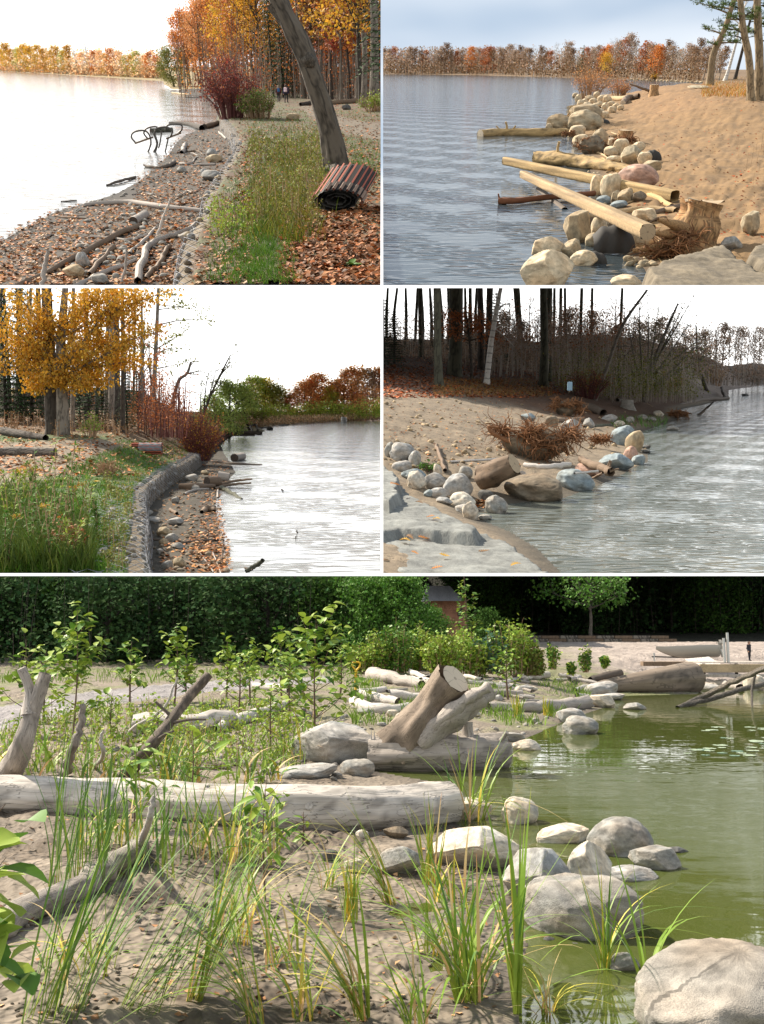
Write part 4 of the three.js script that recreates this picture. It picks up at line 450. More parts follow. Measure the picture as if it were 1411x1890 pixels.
  const tk = [[[671, 197, 6], [674, 120, 5], [672, 60, 5]], [[690, 200, 9], [692, 120, 8], [690, -20, 7]]]; tk.forEach((q, i) => trunkAt(P, 'grey_tree', ['slim grey trunk left of the pair at the right edge ', 'thick grey trunk right of the pair at the right edge '][i] + W, q, M.bkGrey));
  tree(P, 'hemlock_tree', 'dark green hemlock with drooping boughs at the right edge ' + W, 715, 215, 250, proto('hem1', () => fir({ seed: 131, cb: 0.28, spread: 0.24, whorls: 18, leaf: 0.055, dens: 20 })), M.bkDark, M.lPine);
  reseed(5); thicket(P, 'rust-red undergrowth of the wood ' + W, 420, spotIn(P, 380, 720, 158, 186), [3, 11], M.twigGrey, M.lRust, 15, 3.4, { w: 0.3 });
  reseed(6); thicket(P, 'orange undergrowth low in the wood ' + W, 260, spotIn(P, 330, 720, 160, 182), [2, 16], M.twig, M.lOrange, 14, 3.4, { w: 0.25, cb: 0.3 });
  reseed(61); thicket(P, 'brown leafy mass deep in the wood ' + W, 330, spotIn(P, 470, 720, 152, 170), [9, 26], M.bkDark, M.lRust, 40, 4.5, { w: 0.25, cb: 0.02, r0: 0.3, r1: 1 });
  // shrubs
  shrub(P, 'dogwood_shrub', 'dark red leafy shrub overhanging the shore ' + W, 428, 218, 125, 105, M.twigRed, [[M.lPurple, 2300], [M.lRed, 700], [M.lRust, 500]], { stems: 110, leaf: 3.2, foot: 0.18, puff: 0.1, droop: 0.4 });
  shrub(P, 'green_shrub', 'green and yellow weedy shrub right of the red shrub ' + W, 476, 218, 74, 52, M.twigTan, [[M.lOlive, 1500], [M.lGreen, 900]], { stems: 70, leaf: 3, foot: 0.35, puff: 0.08 });
  shrub(P, 'bramble_shrub', 'yellow-green bramble under the trunks at the right edge ' + W, 690, 205, 60, 34, M.twigTan, [[M.lLime, 500], [M.lOlive, 300]], { stems: 30, leaf: 3 });
  // leaning tree
  const lt = trunkAt(P, 'leaning_tree', 'big leaning grey tree trunk with a burl, rising to the left from the grass', [[624, 312, 25], [612, 250, 20], [590, 175, 17.5], [565, 105, 18.5], [541, 55, 18], [508, -12, 15], [460, -100, 13]], M.bkBig, { seed: 3, seg: 30, rough: 0.2 });
  { const s = P.m(lt.position), q = lt.c[29].clone(), b = mesh('burl', rockGeo(3, 9, 0.8), M.bkBig, lt); b.scale.set(15 * s, 13 * s, 12 * s); b.position.set(q.x + 2 * s, q.y, q.z + 12 * s); const k = P.at(499, 8, lt.d).sub(lt.position), mb = new MB(), a = lt.c[38].clone(); mb.tube(curve([a, a.clone().lerp(k, 0.6), k], 5), (x) => lerp(10, 7.5, x) * s, 10, { rough: 0.15, us: 0.5, cap1: true }); mesh('branch_stub', mb.build(), M.bkBig, lt); const rt = new MB(); for (const [x, y, dz] of [[590, 318, 1], [650, 308, 0.5], [680, 312, -0.5], [610, 326, 1.6]]) { const e = P.hit(x, y).sub(lt.position); rt.tube(curve([lt.c[2].clone(), e.clone().lerp(lt.c[1], 0.45).add(V(0, 0.1, 0)), e.add(V(0, -0.1, 0))], 6), (t) => lerp(15, 4, t) * s, 8, { rough: 0.2, us: 0.5 }); } mesh('root_flare', rt.build(), M.bkBig, lt); }
  // rolled slat fence
  { const f0 = P.hit(622, 392), s = P.m(f0), a0 = f0.clone().add(V(0, 21 * s, 0)), a1 = P.at(652, 322, -f0.z + 2.2 * U), t = thing(P, 'fence_roll', 'roll of black fabric fencing with red wooden slats beside the leaning tree', 'fence roll', f0), ax = V().subVectors(a1, a0), up = V(0, 1, 0), rt = V(1, 0, 0); const pt = (a, l, r) => a0.clone().sub(f0).addScaledVector(ax, l).addScaledVector(rt, Math.cos(a) * 45 * s * r).addScaledVector(up, Math.sin(a) * 22 * s * r + (r > 0.8 ? -2 * s : 0));
    const mb = new MB(); let pv = null; for (let k = 0; k <= 130; k++) { const a = k / 130 * Math.PI * 7, r = 1 - 0.75 * k / 130 + 0.025 * Math.sin(a * 3 + k), row = [0, 0.25, 0.5, 0.75, 1].map((l) => { const p = pt(a, l, r); return mb.v(p.x, p.y, p.z, a * 0.5, l * 2); }); if (pv) for (let q = 0; q < 4; q++) mb.i.push(pv[q], row[q], row[q + 1], pv[q], row[q + 1], pv[q + 1]); pv = row; } mesh('fabric', mb.build(), M.cloth, t);
    for (let k = 0; k < 12; k++) { const a = lerp(3.0, 0.05, k / 11), sb = new MB(), A = pt(a, -0.03, 1.06), B = pt(a, 1.0, 1.06), w = V().subVectors(pt(a + 0.05, 0, 1.06), A).normalize().multiplyScalar(4 * s), nn = V().crossVectors(w, ax).normalize().multiplyScalar(-0.8 * s); const ids = []; for (const [q, wd] of [[A, 1], [B, 0.95]]) for (const [i, j] of [[-1, 0], [1, 0], [1, 1], [-1, 1]]) { const z = q.clone().addScaledVector(w, i * wd * 0.8).addScaledVector(nn, j); ids.push(sb.v(z.x, z.y, z.z, i * 0.3, q === B ? 2 : 0)); } for (const [i, j, m2, l] of [[0, 1, 5, 4], [1, 2, 6, 5], [2, 3, 7, 6], [3, 0, 4, 7], [0, 3, 2, 1], [4, 5, 6, 7]]) sb.i.push(ids[i], ids[j], ids[m2], ids[i], ids[m2], ids[l]); mesh('slat', sb.build(true), M.slatRed, t);
      const tb = new MB(), C = pt(a, -0.035, 1.075), D = pt(a, 0.22, 1.075); tb.tube([C, D], 3.4 * s, 4, { flat: 1 }); if (k > 3) mesh('slat_end', tb.build(true), M.slatTip, t); } }
  // wall
  gabion(P, 'wire-basket stone wall between the leafy beach and the grass', [[333, 560], [340, 490], [352, 440], [377, 402], [384, 365], [408, 325], [428, 295], [440, 268], [432, 245], [412, 222]], 1.15, 0.95, -1, 150, 130, M.stTan);
  // people
  const bag = (t, m, w) => { const mb = new MB(); mb.box(V(0, 1.24, -0.19), w, 0.44, 0.18, null, 0.3); const k = mesh('backpack', mb.build(), m, t); const pb = new MB(); pb.box(V(0, 1.14, -0.295), w * 0.7, 0.18, 0.05, null, 0.3); mesh('pocket', pb.build(), m, k); };
  bag(person(P, 'person in maroon and blue walking away with a backpack', 515, 188, 28, { top: [0.1, 0.025, 0.03], legs: [0.03, 0.03, 0.04], yaw: Math.PI + 0.2, stride: 0.16, hair: [0.25, 0.2, 0.15] }), MS({ c: [0.05, 0.16, 0.35] }), 0.26);
  bag(person(P, 'person in navy walking away with a white and pink backpack', 529, 190, 31, { top: [0.02, 0.02, 0.08], legs: [0.025, 0.025, 0.03], yaw: Math.PI - 0.1, stride: 0.2 }), MS({ c: [0.75, 0.6, 0.65] }), 0.32);
  // submerged metal bench
  { const d = -P.g(285, 280).z, f = P.at(285, 278, d), s = P.m(f), t = thing(P, 'metal_bench', 'half-sunken bench with bent metal hoops and plank seats in the water', 'bench', f); const tb = (list, r = 1.5) => { const mb = new MB(); mb.tube(curve(list.map(([x, y, z]) => P.at(x, y, d + (z || 0)).sub(f)), list.length * 5), r * s, 8); mesh('metal_hoop', mb.build(), M.metal, t); };
    tb([[250, 263], [243, 253], [246, 245], [266, 241], [274, 246], [279, 262], [271, 288]]); tb([[273, 256, 0.7], [266, 246, 0.7], [270, 238, 0.7], [288, 234, 0.7], [297, 239, 0.7]]); tb([[286, 284], [291, 264], [286, 246], [289, 238], [309, 235], [318, 241], [315, 252], [308, 256]]); tb([[306, 240, 0.8], [309, 232, 0.8], [325, 229, 0.8], [336, 232, 0.8], [336, 239, 0.8], [330, 245, 0.8]]); tb([[284, 246], [290, 266], [281, 286]], 1.6); tb([[299, 240, 0.4], [296, 262, 0.4], [293, 274, 0.4]], 1.3); tb([[311, 255], [305, 282]], 1.3);
    for (const [a, b] of [[[249, 265], [283, 253]], [[307, 256], [335, 245]]]) { const A = P.at(...a, d - 0.15).sub(f), B = P.at(...b, d + 0.5).sub(f), mb = new MB(), dir = V().subVectors(B, A), q = new THREE.Quaternion().setFromUnitVectors(V(1, 0, 0), dir.clone().normalize()); mb.box(A.clone().lerp(B, 0.5), dir.length(), 3 * s, 0.45, q); mesh('seat_plank', mb.build(), M.wdBrown, t); } }
  // driftwood
  log(P, 'drift_log', 'long weathered log lying from the water edge to the wall', 'log', [[157, 378, 'g', 4], [230, 373, 'g', 5], [300, 381, 'g', 5], [386, 390, 'g', 4]], M.drift, { cut0: M.cutDark });
  log(P, 'log_section', 'short thick sawn log section on the leaves', 'log', [[247, 408, 'g', 8], [269, 396, 'g', 8]], M.drift, { cut0: M.cutDark, cut1: M.cut });
  log(P, 'hollow_log', 'hollow dark log end by the far end of the wall', 'log', [[378, 234, 'g', 5], [402, 227, 'g', 5]], M.wdBrown, { cut0: M.cutDark });
  log(P, 'sunken_log', 'dark mossy log floating behind the metal bench', 'log', [[279, 242, 0.12, 5], [318, 240, 0.12, 4.5]], M.bkGreen, { cut0: M.cutDark });
  log(P, 'sunken_log', 'long dark sunken log near the red shrub', 'log', [[314, 227, 0.05, 2.5], [345, 229, 0.1, 4], [373, 236, 'g', 5]], M.bkDark, {});
  const up = (x, y) => [-P.hit(x, y).z];
  logs(P, M.drift, [['long forked pole running from the bottom left to the log section', [[-10, 545, 'g', 5], [90, 500, 'g', 5], [180, 452, 'g', 6], [255, 416, 'g', 5]], M.wdBrown], ['thick crooked branch curving down from the wall to the bottom', [[384, 400, 'g', 4], [340, 427, 'g', 5], [285, 446, 'g', 6], [268, 474, 'g', 7], [254, 520, 'g', 8]]], ['thin pale stick standing up out of the leaves', [[291, 434, 'g', 2.2], [302, 402, up(291, 434), 2.2], [315, 367, up(291, 434), 2]], M.driftW], ['pale stick standing upright at the bottom left', [[80, 530, 'g', 5], [84, 490, up(80, 530), 4.5], [89, 463, up(80, 530), 3.5]]], ['brown stick behind the two pale stones', [[165, 505, 'g', 5], [210, 455, 'g', 4.5]], M.wdBrown], ['long brown stick crossing the bottom below the stones', [[120, 540, 'g', 6], [190, 505, 'g', 5], [252, 480, 'g', 4]]], ['thin upright stick between the crossing branches', [[226, 520, 'g', 2.5], [232, 490, up(226, 520), 2.5], [234, 455, up(226, 520), 1.8]]], ['dark stick right of the crooked branch at the bottom', [[270, 514, 'g', 4.5], [296, 482, 'g', 5], [313, 453, 'g', 4]], M.wdBrown], ['thin crooked stick lying over the long pole', [[152, 438, 'g', 2], [200, 438, 'g', 2.5], [235, 443, 'g', 3], [272, 434, 'g', 3]]], ['forked grey stick left of the crooked branch', [[238, 468, 'g', 3.5], [265, 445, 'g', 3.5], [288, 421, 'g', 2.5]]], ['black branch floating alone in the open water', [[197, 342, 0.03, 2], [222, 334, 0.1, 2.6], [251, 327, 0.06, 2.2]], M.driftD], ['black branch at the water edge below the bench', [[266, 305, 0.1, 2], [285, 309, 0.05, 3], [305, 308, 'g', 3], [323, 297, 'g', 4]], M.driftD], ['short log leaning into the water by the bench', [[336, 280, 'g', 4], [343, 266, 'g', 4]]], ['thin pole lying by the wall beyond the stones', [[405, 244, 'g', 2], [418, 256, 'g', 2]]], ['flat dark stick on the water near the left edge of the beach', [[112, 372, 0.03, 1.2], [142, 370, 0.03, 1.2]], M.driftD], ['grey stick lying under the wall on the mud', [[352, 305, 'g', 2], [398, 303, 'g', 2.5]]]]);
  // stones on the beach
  [['pale angular stone standing by the bottom sticks', 152, 492, 25, 26, M.stPale], ['flat pale stone left of the bottom sticks', 136, 512, 38, 20, M.stTan], ['mossy flat stone at the foot of the wall', 345, 446, 26, 16, M.stGrey], ['broad flat stone on the beach near the wall', 392, 333, 44, 17, M.stGrey], ['small stone beside the broad flat stone', 377, 323, 14, 11, M.stPale], ['tan block stone beyond the broad flat stone', 396, 299, 28, 12, M.stTan], ['upper grey stone behind the tan block', 391, 289, 20, 14, M.stPale], ['small grey stone near the middle of the beach', 335, 319, 18, 11, M.stGrey], ['low stone at the bottom edge under the branches', 183, 524, 34, 16, M.stGrey], ['stone at the corner of the wall and the crooked branch', 366, 436, 26, 14, M.stPale]].forEach(([l, x, y, w, h, m]) => rock(P, x, y, w, h, m, l, { name: 'stone' }));
  reseed(8); pebbles(P, 240, spotIn(P, 120, 430, 250, 520, (p) => polyDist(land, p.x, p.z) > 0.5 && polyDist(upper, p.x, p.z) < -0.3), 'pebbles', 'small stones scattered over the muddy beach ' + W, M.stGrey, [0.04, 0.16]);
  reseed(81); for (let k = 0; k < 46; k++) { const x = rr(-10, 380), y = rr(250, 520), l = rr(14, 60), r = rr(0.8, 2.4), p = P.hit(x, y); if (polyDist(land, p.x, p.z) < 0.5 || polyDist(upper, p.x, p.z) > -2 * U) continue; stick(P, 'thin twig lying among the fallen leaves of the beach ' + W, [[x, y, 'g', r], [x + l * 0.5, y - rr(-6, 8), 'g', r], [x + l, y - rr(-8, 16), 'g', r * 0.5]], k % 2 ? M.wdBrown : M.drift, { group: 'twigs on the leafy beach', res: 4, seg: 5 }); }
  // small dock beyond the cove
  { const f = P.g(362, 178, 0.2), s = P.m(f), t = thing(P, 'wooden_dock', 'low pale wooden dock with a rail across the cove', 'dock', f), q = (x, y, dz = 0) => P.at(x, y, -f.z + dz).sub(f); const bx = (name, a, b, r) => { const mb = new MB(); mb.tube([q(...a), q(...b)], r * s, 4); mesh(name, mb.build(true), M.driftW, t); }; for (const y of [176, 179, 182]) bx('plank', [344, y], [391, y + 1], 1.1); for (const x of [350, 362, 374, 386]) bx('post', [x, 182], [x, 164], 0.9); bx('rail', [350, 165], [387, 165], 0.8); }
  logs(P, M.wdTan, [['pale plank by the water left of the dock', [[316, 166, 0.15, 1.5], [333, 167, 0.2, 1.5]], M.driftW], ['second drift pole left of the dock', [[318, 171, 0.1, 1.5], [350, 175, 0.15, 1.6]]], ['fallen trunk lying by the path behind the leaning tree', [[556, 193, 'g', 3], [580, 187, 'g', 4]], M.bkDark], ['long fallen trunk at the wood edge', [[607, 190, 'g', 4], [662, 186, 'g', 5]], M.wdBrown]]);
  rock(P, 640, 203, 16, 9, M.stDark, 'dark lump of stone on the path at the right', { name: 'stone' }); rock(P, 540, 222, 26, 12, M.stTan, 'pale stone in the grass below the walkers', { name: 'stone' });
  reseed(85); litterMass(P, 'leaves and stone chips along the wall top ' + W, 1500, () => spotIn(P, 340, 480, 215, 526, (q) => { const u = polyDist(upper, q.x, q.z); return u > 0.1 * U && u < 2.4 * U; })(), [0.08, 0.2], M.litter, [[1.1, 1.6, 2.2], [1.2, 1.0, 0.8], [0.7, 1, 1.2]], 'leaf_litter');
  // litter and grass
  const beach = (p) => polyDist(land, p.x, p.z) > -1.2 && polyDist(upper, p.x, p.z) < -0.35, bank = (p) => polyDist(upper, p.x, p.z) > 0.3;
  reseed(9); const lsz = (p) => { if (p) p.s = 1; return p; };
  litterMass(P, 'fallen brown and orange leaves over the muddy beach ' + W, 9500, () => { const f = R(); const p = f < 0.72 ? spotIn(P, -150, 420, 370, 526, (q) => beach(q) && fbm(q.x * 0.22, q.z * 0.22, 6, 3) > rr(-0.5, 0.12))() : spotIn(P, 250, 440, 230, 380, beach)(); if (p) p.y = Math.max(p.y, 0.01); return p; }, [0.06, 0.22], M.litter, AUT);
  litterMass(P, 'fallen leaves under the leaning tree ' + W, 10500, () => R() < 0.42 ? spotIn(P, 520, 715, 380, 526, bank)() : spotIn(P, 440, 715, 190, 400, bank)(), [0.1, 0.25], M.litter, [[1.0, 0.85, 0.7], [0.7, 0.6, 0.5], [1.2, 1.2, 1.1], [0.5, 0.5, 0.5], [1.2, 0.8, 0.45], [0.35, 0.35, 0.35]]);
  reseed(10); grassMass(P, 'grass', 'green grass on the bank ' + W, 11000, () => spotIn(P, 350, 705, 205, 526, (p, x, y) => polyDist(upper, p.x, p.z) > U * (0.5 + 1.5 * R()) && x < 560 - 60 * R() + 25 * nz(p.x * 0.3, p.z * 0.3) + (y < 330 ? 200 : 0) && polyDist(path, p.x, p.z) < 0 && fbm(p.x * 0.4, p.z * 0.4, 3, 2) > -0.12)(), [0.1, 0.32], 0.02, M.gTurf, 0.5, [[1, 1, 1], [1.4, 1.2, 0.8], [0.8, 1, 0.9]]);
  grassMass(P, 'tall_weeds', 'tall yellow-green weeds growing along the wall top ' + W, 2600, () => spotIn(P, 420, 680, 235, 450, (p, x, y) => bank(p) && Math.abs(x - lerp(555, 525, (y - 250) / 170)) < 20 + 85 * R() * R() + 20 * R())(), [0.15, 0.8], 0.024, M.gBlade, 0.5, [[0.6, 0.5, 0.4], [1.3, 0.75, 0.6], [0.4, 0.4, 0.4], [1.5, 0.9, 0.8], [0.9, 0.45, 0.4]]);
  reseed(12); thicket(P, 'leafy goldenrod weeds on the bank ' + W, 230, () => spotIn(P, 460, 600, 260, 420, bank)(), [0.3, 1.05], M.twigTan, M.lOlive, 22, 4, { w: 0.3 });
  reseed(13); thicket(P, 'leafy green weeds on the wall top ' + W, 60, () => spotIn(P, 390, 470, 380, 440, bank)(), [0.25, 0.6], M.twigTan, M.lLime, 14, 4.5, { w: 0.4 });
  { const b = P.hit(650, 492), s = P.m(b), t = thing(P, 'burdock_plant', 'green broad-leaved plant among the dead leaves at the bottom right', 'plant', b); reseed(14); for (let k = 0; k < 9; k++) { const l = mesh('leaf', LEAF[k % 2], M.lGreen, t), z = 22 * s * rr(0.7, 1.1); l.scale.set(z, z, z); l.position.set(rr(-8, 8) * s, 3 * s, rr(-8, 8) * s); l.rotation.set(rr(-0.6, 0), k * 0.7, 0, 'YXZ'); } }
  finishView(P);
}
// ================================================================ upper right view: boulders and logs along a sand beach
{
  const P = new View('p2', 'upper right view', [707.5, -160, 1560, 526.5], 5.2 * 5.6, 120, 5.6); P.near = 18 * P.U; P.far = 1200 * P.U; const U = P.U; const W = '(upper right view)';
  const land = polyOf(P, [[1190, 560], [1195, 505], [1175, 478], [1130, 462], [1100, 440], [1110, 405], [1120, 375], [1112, 345], [1090, 318], [1082, 292], [1064, 270], [1058, 252], [1034, 236], [1052, 218], [1048, 202], [1072, 190], [1080, 180], [1118, 174], [1160, 176], [1196, 172], [1230, 167], [1268, 163], [1286, 158], [1300, 153], [1240, 150], [1180, 147.4], [1120, 145.6], [1050, 143.6], [960, 141], [860, 138.6], [700, 137], [560, 136], [-500, -1000, 1], [-500, -1500, 1], [1500, -1500, 1], [1500, -5, 1], [8, -5, 1]]);
  P.height = (x, z) => { const s = polyDist(land, x, z) / U; x /= U; z /= U; let y = s > 0 ? 0.75 * (1 - Math.exp(-s * 0.16)) : Math.max(-1.2, s * 0.22); if (-z < 200) { const n = fbm(x * 0.5, z * 0.28, 2, 4); y += sstep(0.3, 2, s) * (0.42 * n + 0.11 * nz(x * 2.2, z * 1.6)) + 1.5 * sstep(5, 16, s) * sstep(60, 100, -z) + 0.05 * nz(x * 5, z * 4) * sstep(0.5, 2, s); } return y * U; };
  const col = (x, y, z) => { const s = polyDist(land, x, z) / U; x /= U; z /= U; const n = fbm(x * 0.5, z * 0.4, 3, 4), q = 0.9 + 0.45 * n; if (-z > 200) return [0.2 * q, 0.125 * q, 0.06 * q]; const wet = sstep(0.1, 1.2, s), g = sstep(80, 110, -z) * sstep(4, 9, s) * 0.8; const b = [lerp(0.11, 0.275, wet), lerp(0.075, 0.165, wet), lerp(0.04, 0.068, wet)]; return [lerp(b[0], 0.3, g) * q, lerp(b[1], 0.17, g) * q, lerp(b[2], 0.07, g) * q]; };  // warm evening sunlight is put into the sand colour
  ground(P, 'sand_ground', 700, 1560, 19 * U, 1150 * U, 230, 220, col, MS({ map: T.sand, bump: T.sandB, bs: 0.05, rough: 0.97 }));
  water(P, 12 * U, 1190 * U, waterMat([0.045, 0.06, 0.068], 0.1, T.wave, 0.036 * U), 0.13 / U);
  // far shore wood
  let n = 0; reseed(21); thicket(P, 'brown brush along the far shore ' + W, 520, () => { const x = rr(700, 1300); return P.g(x, 137.6 + Math.max(0, x - 860) * 0.03 - rr(0.3, 2.4), 0.4); }, [2, 8], M.twigTan, M.lBrown, 12, 3, { w: 0.6, r0: 0.2, r1: 0.5 });
  reseed(22); thicket(P, 'grey-brown bare wood behind the far shore trees ' + W, 700, () => { const x = rr(700, 1330); return P.at(x, 134, U * (640 + rr(0, 90))); }, [6, 15], M.twigGrey, M.lHaze, 34, 3.4, { w: 0.25, cb: 0.1, r0: 0.2, r1: 0.6 });
  for (let x = 700; x < 1330; x += 9.5) { reseed(x); const tall = x > 1120 ? 62 : x > 1020 ? 52 : 44, py = 137 + Math.max(0, x - 860) * 0.028 - 1.5, h = tall * rr(0.82, 1.12), q = R(), red = (x > 850 && x < 900) || (x > 1070 && x < 1220); const o = ordinal(n); if (q < 0.14 && x > 930 && x < 1130) tree(P, 'pine_tree', `dark green pine, ${o} from the left on the far shore ${W}`, x, py, h * 1.05, firP(n % 3), M.bkDark, M.lPineLit); else if (q < 0.3) tree(P, 'birch_tree', `bare white birch, ${o} from the left on the far shore ${W}`, x, py, h * 0.9, bareP(n % 4), M.birch, null); else if (q < 0.62) tree(P, 'autumn_tree', `${red ? 'rust-red' : 'brown'} tree, ${o} from the left on the far shore ${W}`, x, py, h, red ? farP(n % 4) : wispP(n % 4), M.bkGrey, red ? (R() < 0.5 ? M.lRust : M.lOrange) : M.lBrown); else tree(P, 'bare_tree', `bare tan tree, ${o} from the left on the far shore ${W}`, x, py, h, wispP(n % 4), M.bkTan, R() < 0.7 ? M.lHaze : M.lRust, { sw: 1.2 }); n++; }
  tree(P, 'yellow_tree', 'bright yellow small tree standing on the far bank behind the shrubs ' + W, 1115, 147.5, 46, roundP(1), M.bkTan, M.lYellow, { sw: 1.0 });
  shrub(P, 'yellow_bush', 'small yellow bush at the far bank beyond the stump ' + W, 1207, 149, 14, 14, M.twigTan, M.lYellow, { leaves: 260, stems: 14, leaf: 2.2 });
  // white stones along the far bank
  for (let k = 0; k < 22; k++) { reseed(k + 40); const x = 1165 + k * 6.2 + rr(-2, 2); rock(P, x, 147.6 + (x - 1165) * 0.04, rr(4, 7), rr(2, 4), M.stWarmLit, 'small white stone in the row edging the far bank ' + W, { name: 'bank_stone', group: 'white stones edging the far bank', sink: 0.4 }); }
  // pines at the right
  const pineA = proto('pineA', () => pineTree({ seed: 141, r: 0.032, stem: [[-0.035, 0.25], [0.01, 0.45], [0.03, 0.7], [0.05, 1]], limbs: [[0.33, 2.6, 0.09, 10], [0.36, 0.2, 0.18, 26], [0.45, 3.3, 0.16, 16], [0.5, 0.3, 0.24, 26], [0.58, 0.1, 0.3, 30], [0.62, 2.9, 0.2, 16], [0.66, 3.3, 0.3, 26], [0.72, 0.3, 0.3, 28], [0.78, 2.9, 0.42, 30], [0.84, 0.2, 0.3, 26], [0.9, 3.3, 0.4, 26]] }));
  tree(P, 'pine_tree', 'curved pine, leftmost of the tall trees on the beach ' + W, 1311, 157, 190, pineA, M.bkTan, M.lPineLit, { yaw: 0 });
  tree(P, 'birch_tree', 'slim white-barked birch between the pines ' + W, 1338, 149, 150, proto('birchP', () => broad({ seed: 145, r: 0.018, cb: 0.45, spread: 0.18, nb: 9, sub: 3, twigs: 3, fork: 0.9 })), M.birch, null, { yaw: 1 });
  tree(P, 'pine_tree', 'thin dark pine behind the birch ' + W, 1357, 146, 175, proto('pineB', () => pineTree({ seed: 142, r: 0.016, limbs: [[0.4, 0.4, 0.25, 16], [0.45, 3, 0.3, 18], [0.55, 1, 0.25, 16], [0.6, 2.8, 0.35, 20], [0.7, 0.2, 0.3, 22], [0.75, 3.4, 0.33, 20], [0.85, 0.7, 0.3, 20], [0.92, 3, 0.3, 20]] })), M.bkDark, M.lPine, { yaw: 0 });
  const p4 = trunkAt(P, 'pine_tree', 'tall tan pine trunk leaning left, second from the right edge ' + W, [[1387, 186, 7.5], [1383, 110, 6.5], [1372, 50, 6], [1364, -30, 5]], M.bkTan, { seg: 14 });
  const p5 = trunkAt(P, 'pine_tree', 'thick straight pine trunk near the right edge ' + W, [[1403, 184, 9], [1402, 100, 7.5], [1399, 40, 7], [1397, -30, 6]], M.bkTan, { seg: 14 });
  { const nd = (t, list) => { reseed(t.c.length + t.d); const lf = new MB(), st = new MB(), s = P.m(t.position); for (const [x, y] of list) { const b = P.at(x, y, t.d + rr(-1, 1)).sub(t.position), f = t.c[Math.round(clamp((186 - y - 6) / 216) * (t.c.length - 1))].clone(); st.tube([f, f.clone().lerp(b, 0.5).add(V(0, 2 * s, 0)), b], (k) => 1.6 * s * (1 - 0.6 * k), 5); for (let k = 0; k < 34; k++) { const q = b.clone().add(V(rr(-13, 13) * s, rr(-4, 5) * s, rr(-9, 9) * s)); for (let j = 0; j < 6; j++) { tint(lf, 0.35, 0.08); lf.leaf(q, V(rr(-1, 1), rr(-0.2, 0.8), rr(-1, 1)).normalize(), V(rr(-1, 1), 1, rr(-1, 1)).normalize(), 6 * s, 1.5 * s, 0); } } } mesh('limbs', st.build(), M.bkDark, t); mesh('crown', lf.build(), M.lPineLit, t); }; nd(p4, [[1345, 8], [1352, 30], [1340, 52], [1392, 20], [1350, 66]]); nd(p5, [[1425, 10], [1420, 45], [1382, 60], [1430, 80], [1385, 32]]); }
  reseed(24); grassMass(P, 'dry_grass', 'orange dry grass on the mound under the pines ' + W, 4200, () => spotIn(P, 1295, 1540, 142, 180, (p) => polyDist(land, p.x, p.z) > 2)(), [0.25, 0.8], 0.05, M.gStraw, 0.6, [[1, 0.75, 0.4], [1.1, 0.6, 0.3], [0.9, 0.9, 0.5]]);
  rock(P, 1294, 164, 45, 6, M.stWarmGreyLit, 'long pale flat stone at the end of the bay', { name: 'flat_stone' });
  // shrubs on the spit
  shrub(P, 'willow_shrub', 'orange twiggy shrub on the spit, left of the pair', 1088, 182, 82, 58, M.twigTan, [[M.lPeach, 700], [M.lOrange, 350]], { stems: 60, leaf: 2.2, twigs: 5, foot: 0.2, sr: 0.5 });
  shrub(P, 'willow_shrub', 'orange-brown shrub on the spit, right of the pair', 1142, 180, 50, 36, M.twigTan, [[M.lPeach, 450], [M.lRust, 250]], { stems: 44, leaf: 2.2, twigs: 5, sr: 0.5 });
  // logs and stumps, far to near
  const g = M.wdGoldLit;
  stump(P, 'upright stump at the end of the spit', 1207, 176, 14, 18, M.stumpGoldLit, M.cut);
  logs(P, g, [['thin branch leaning left from the spit stump', [[1200, 168, 'g', 2.5], [1180, 161, [-P.hit(1200, 172).z], 2], [1163, 155, [-P.hit(1200, 172).z], 1.2]], M.wdBrown], ['log lying on the spit by the round stones', [[1120, 182, 'g', 4], [1165, 181, 'g', 4.5]], M.wdTan], ['knotted root at the spit right of the log', [[1150, 190, 'g', 5], [1163, 180, 'g', 6], [1182, 177, 'g', 5]], M.wdBrown], ['upper flat log in the water under the white stones', [[1049, 199, 0.3, 3.2], [1078, 197, 0.3, 3.4], [1108, 200, 'g', 3]], g], ['lower flat log in the water under the white stones', [[1049, 206, 0.1, 3], [1085, 203, 0.1, 3.2]], g]], { name: 'drift_log', cat: 'log', seg: 10, cut0: M.cutPale });
  log(P, 'splintered_log', 'splintered log lying in the water with a torn spike, farthest of the three', 'log', [[887, 248, 0.16, 8.5], [930, 245, 0.2, 8], [1000, 246, 0.2, 7.5], [1046, 243, 'g', 7]], g, { rough: 0.28, mottle: 0.35, cut0: M.cutPale, seg: 18, stubs: [[0.35, [-0.2, 1, 0.1], 1.5, 0.28], [0.4, [0.5, 0.8, 0.5], 1.2, 0.22], [0.3, [-0.7, 0.9, 0], 1, 0.18]] });
  { const L = log(P, 'ragged_log', 'ragged barkless log with an upright splinter, in the middle', 'log', [[990, 291, 0.3, 11], [1030, 293, 0.35, 12], [1075, 299, 0.3, 12], [1120, 306, 'g', 10], [1166, 314, 'g', 6]], g, { rough: 0.4, freq: 4, mottle: 0.4, cut0: M.cutPale, seg: 20, stubs: [[0.25, [0, 1, 0.1], 1.6, 0.25], [0.6, [0.4, 0.3, 1], 0.8, 0.3]] }); }
  const beam = (label, a, b, m, o) => log(P, 'wooden_beam', label, 'beam', [a, b], m, { seg: 24, rough: 0.06, freq: 3, res: 14, square: 1, ...o });
  beam('long squared beam reaching out over the water, upper of two', [933, 297, 0.75, 7.5], [1246, 362, 0.42, 11], g, { cut0: M.cutPale, mottle: 0.3, rough: 0.1 });
  beam('squared beam slanting down to the notched end, lower of two', [966, 322, 0.4, 7], [1196, 428, 1.0, 15], M.wdTan, { cut0: M.cutPale, cut1: M.cut, mottle: 0.3, rough: 0.1 });
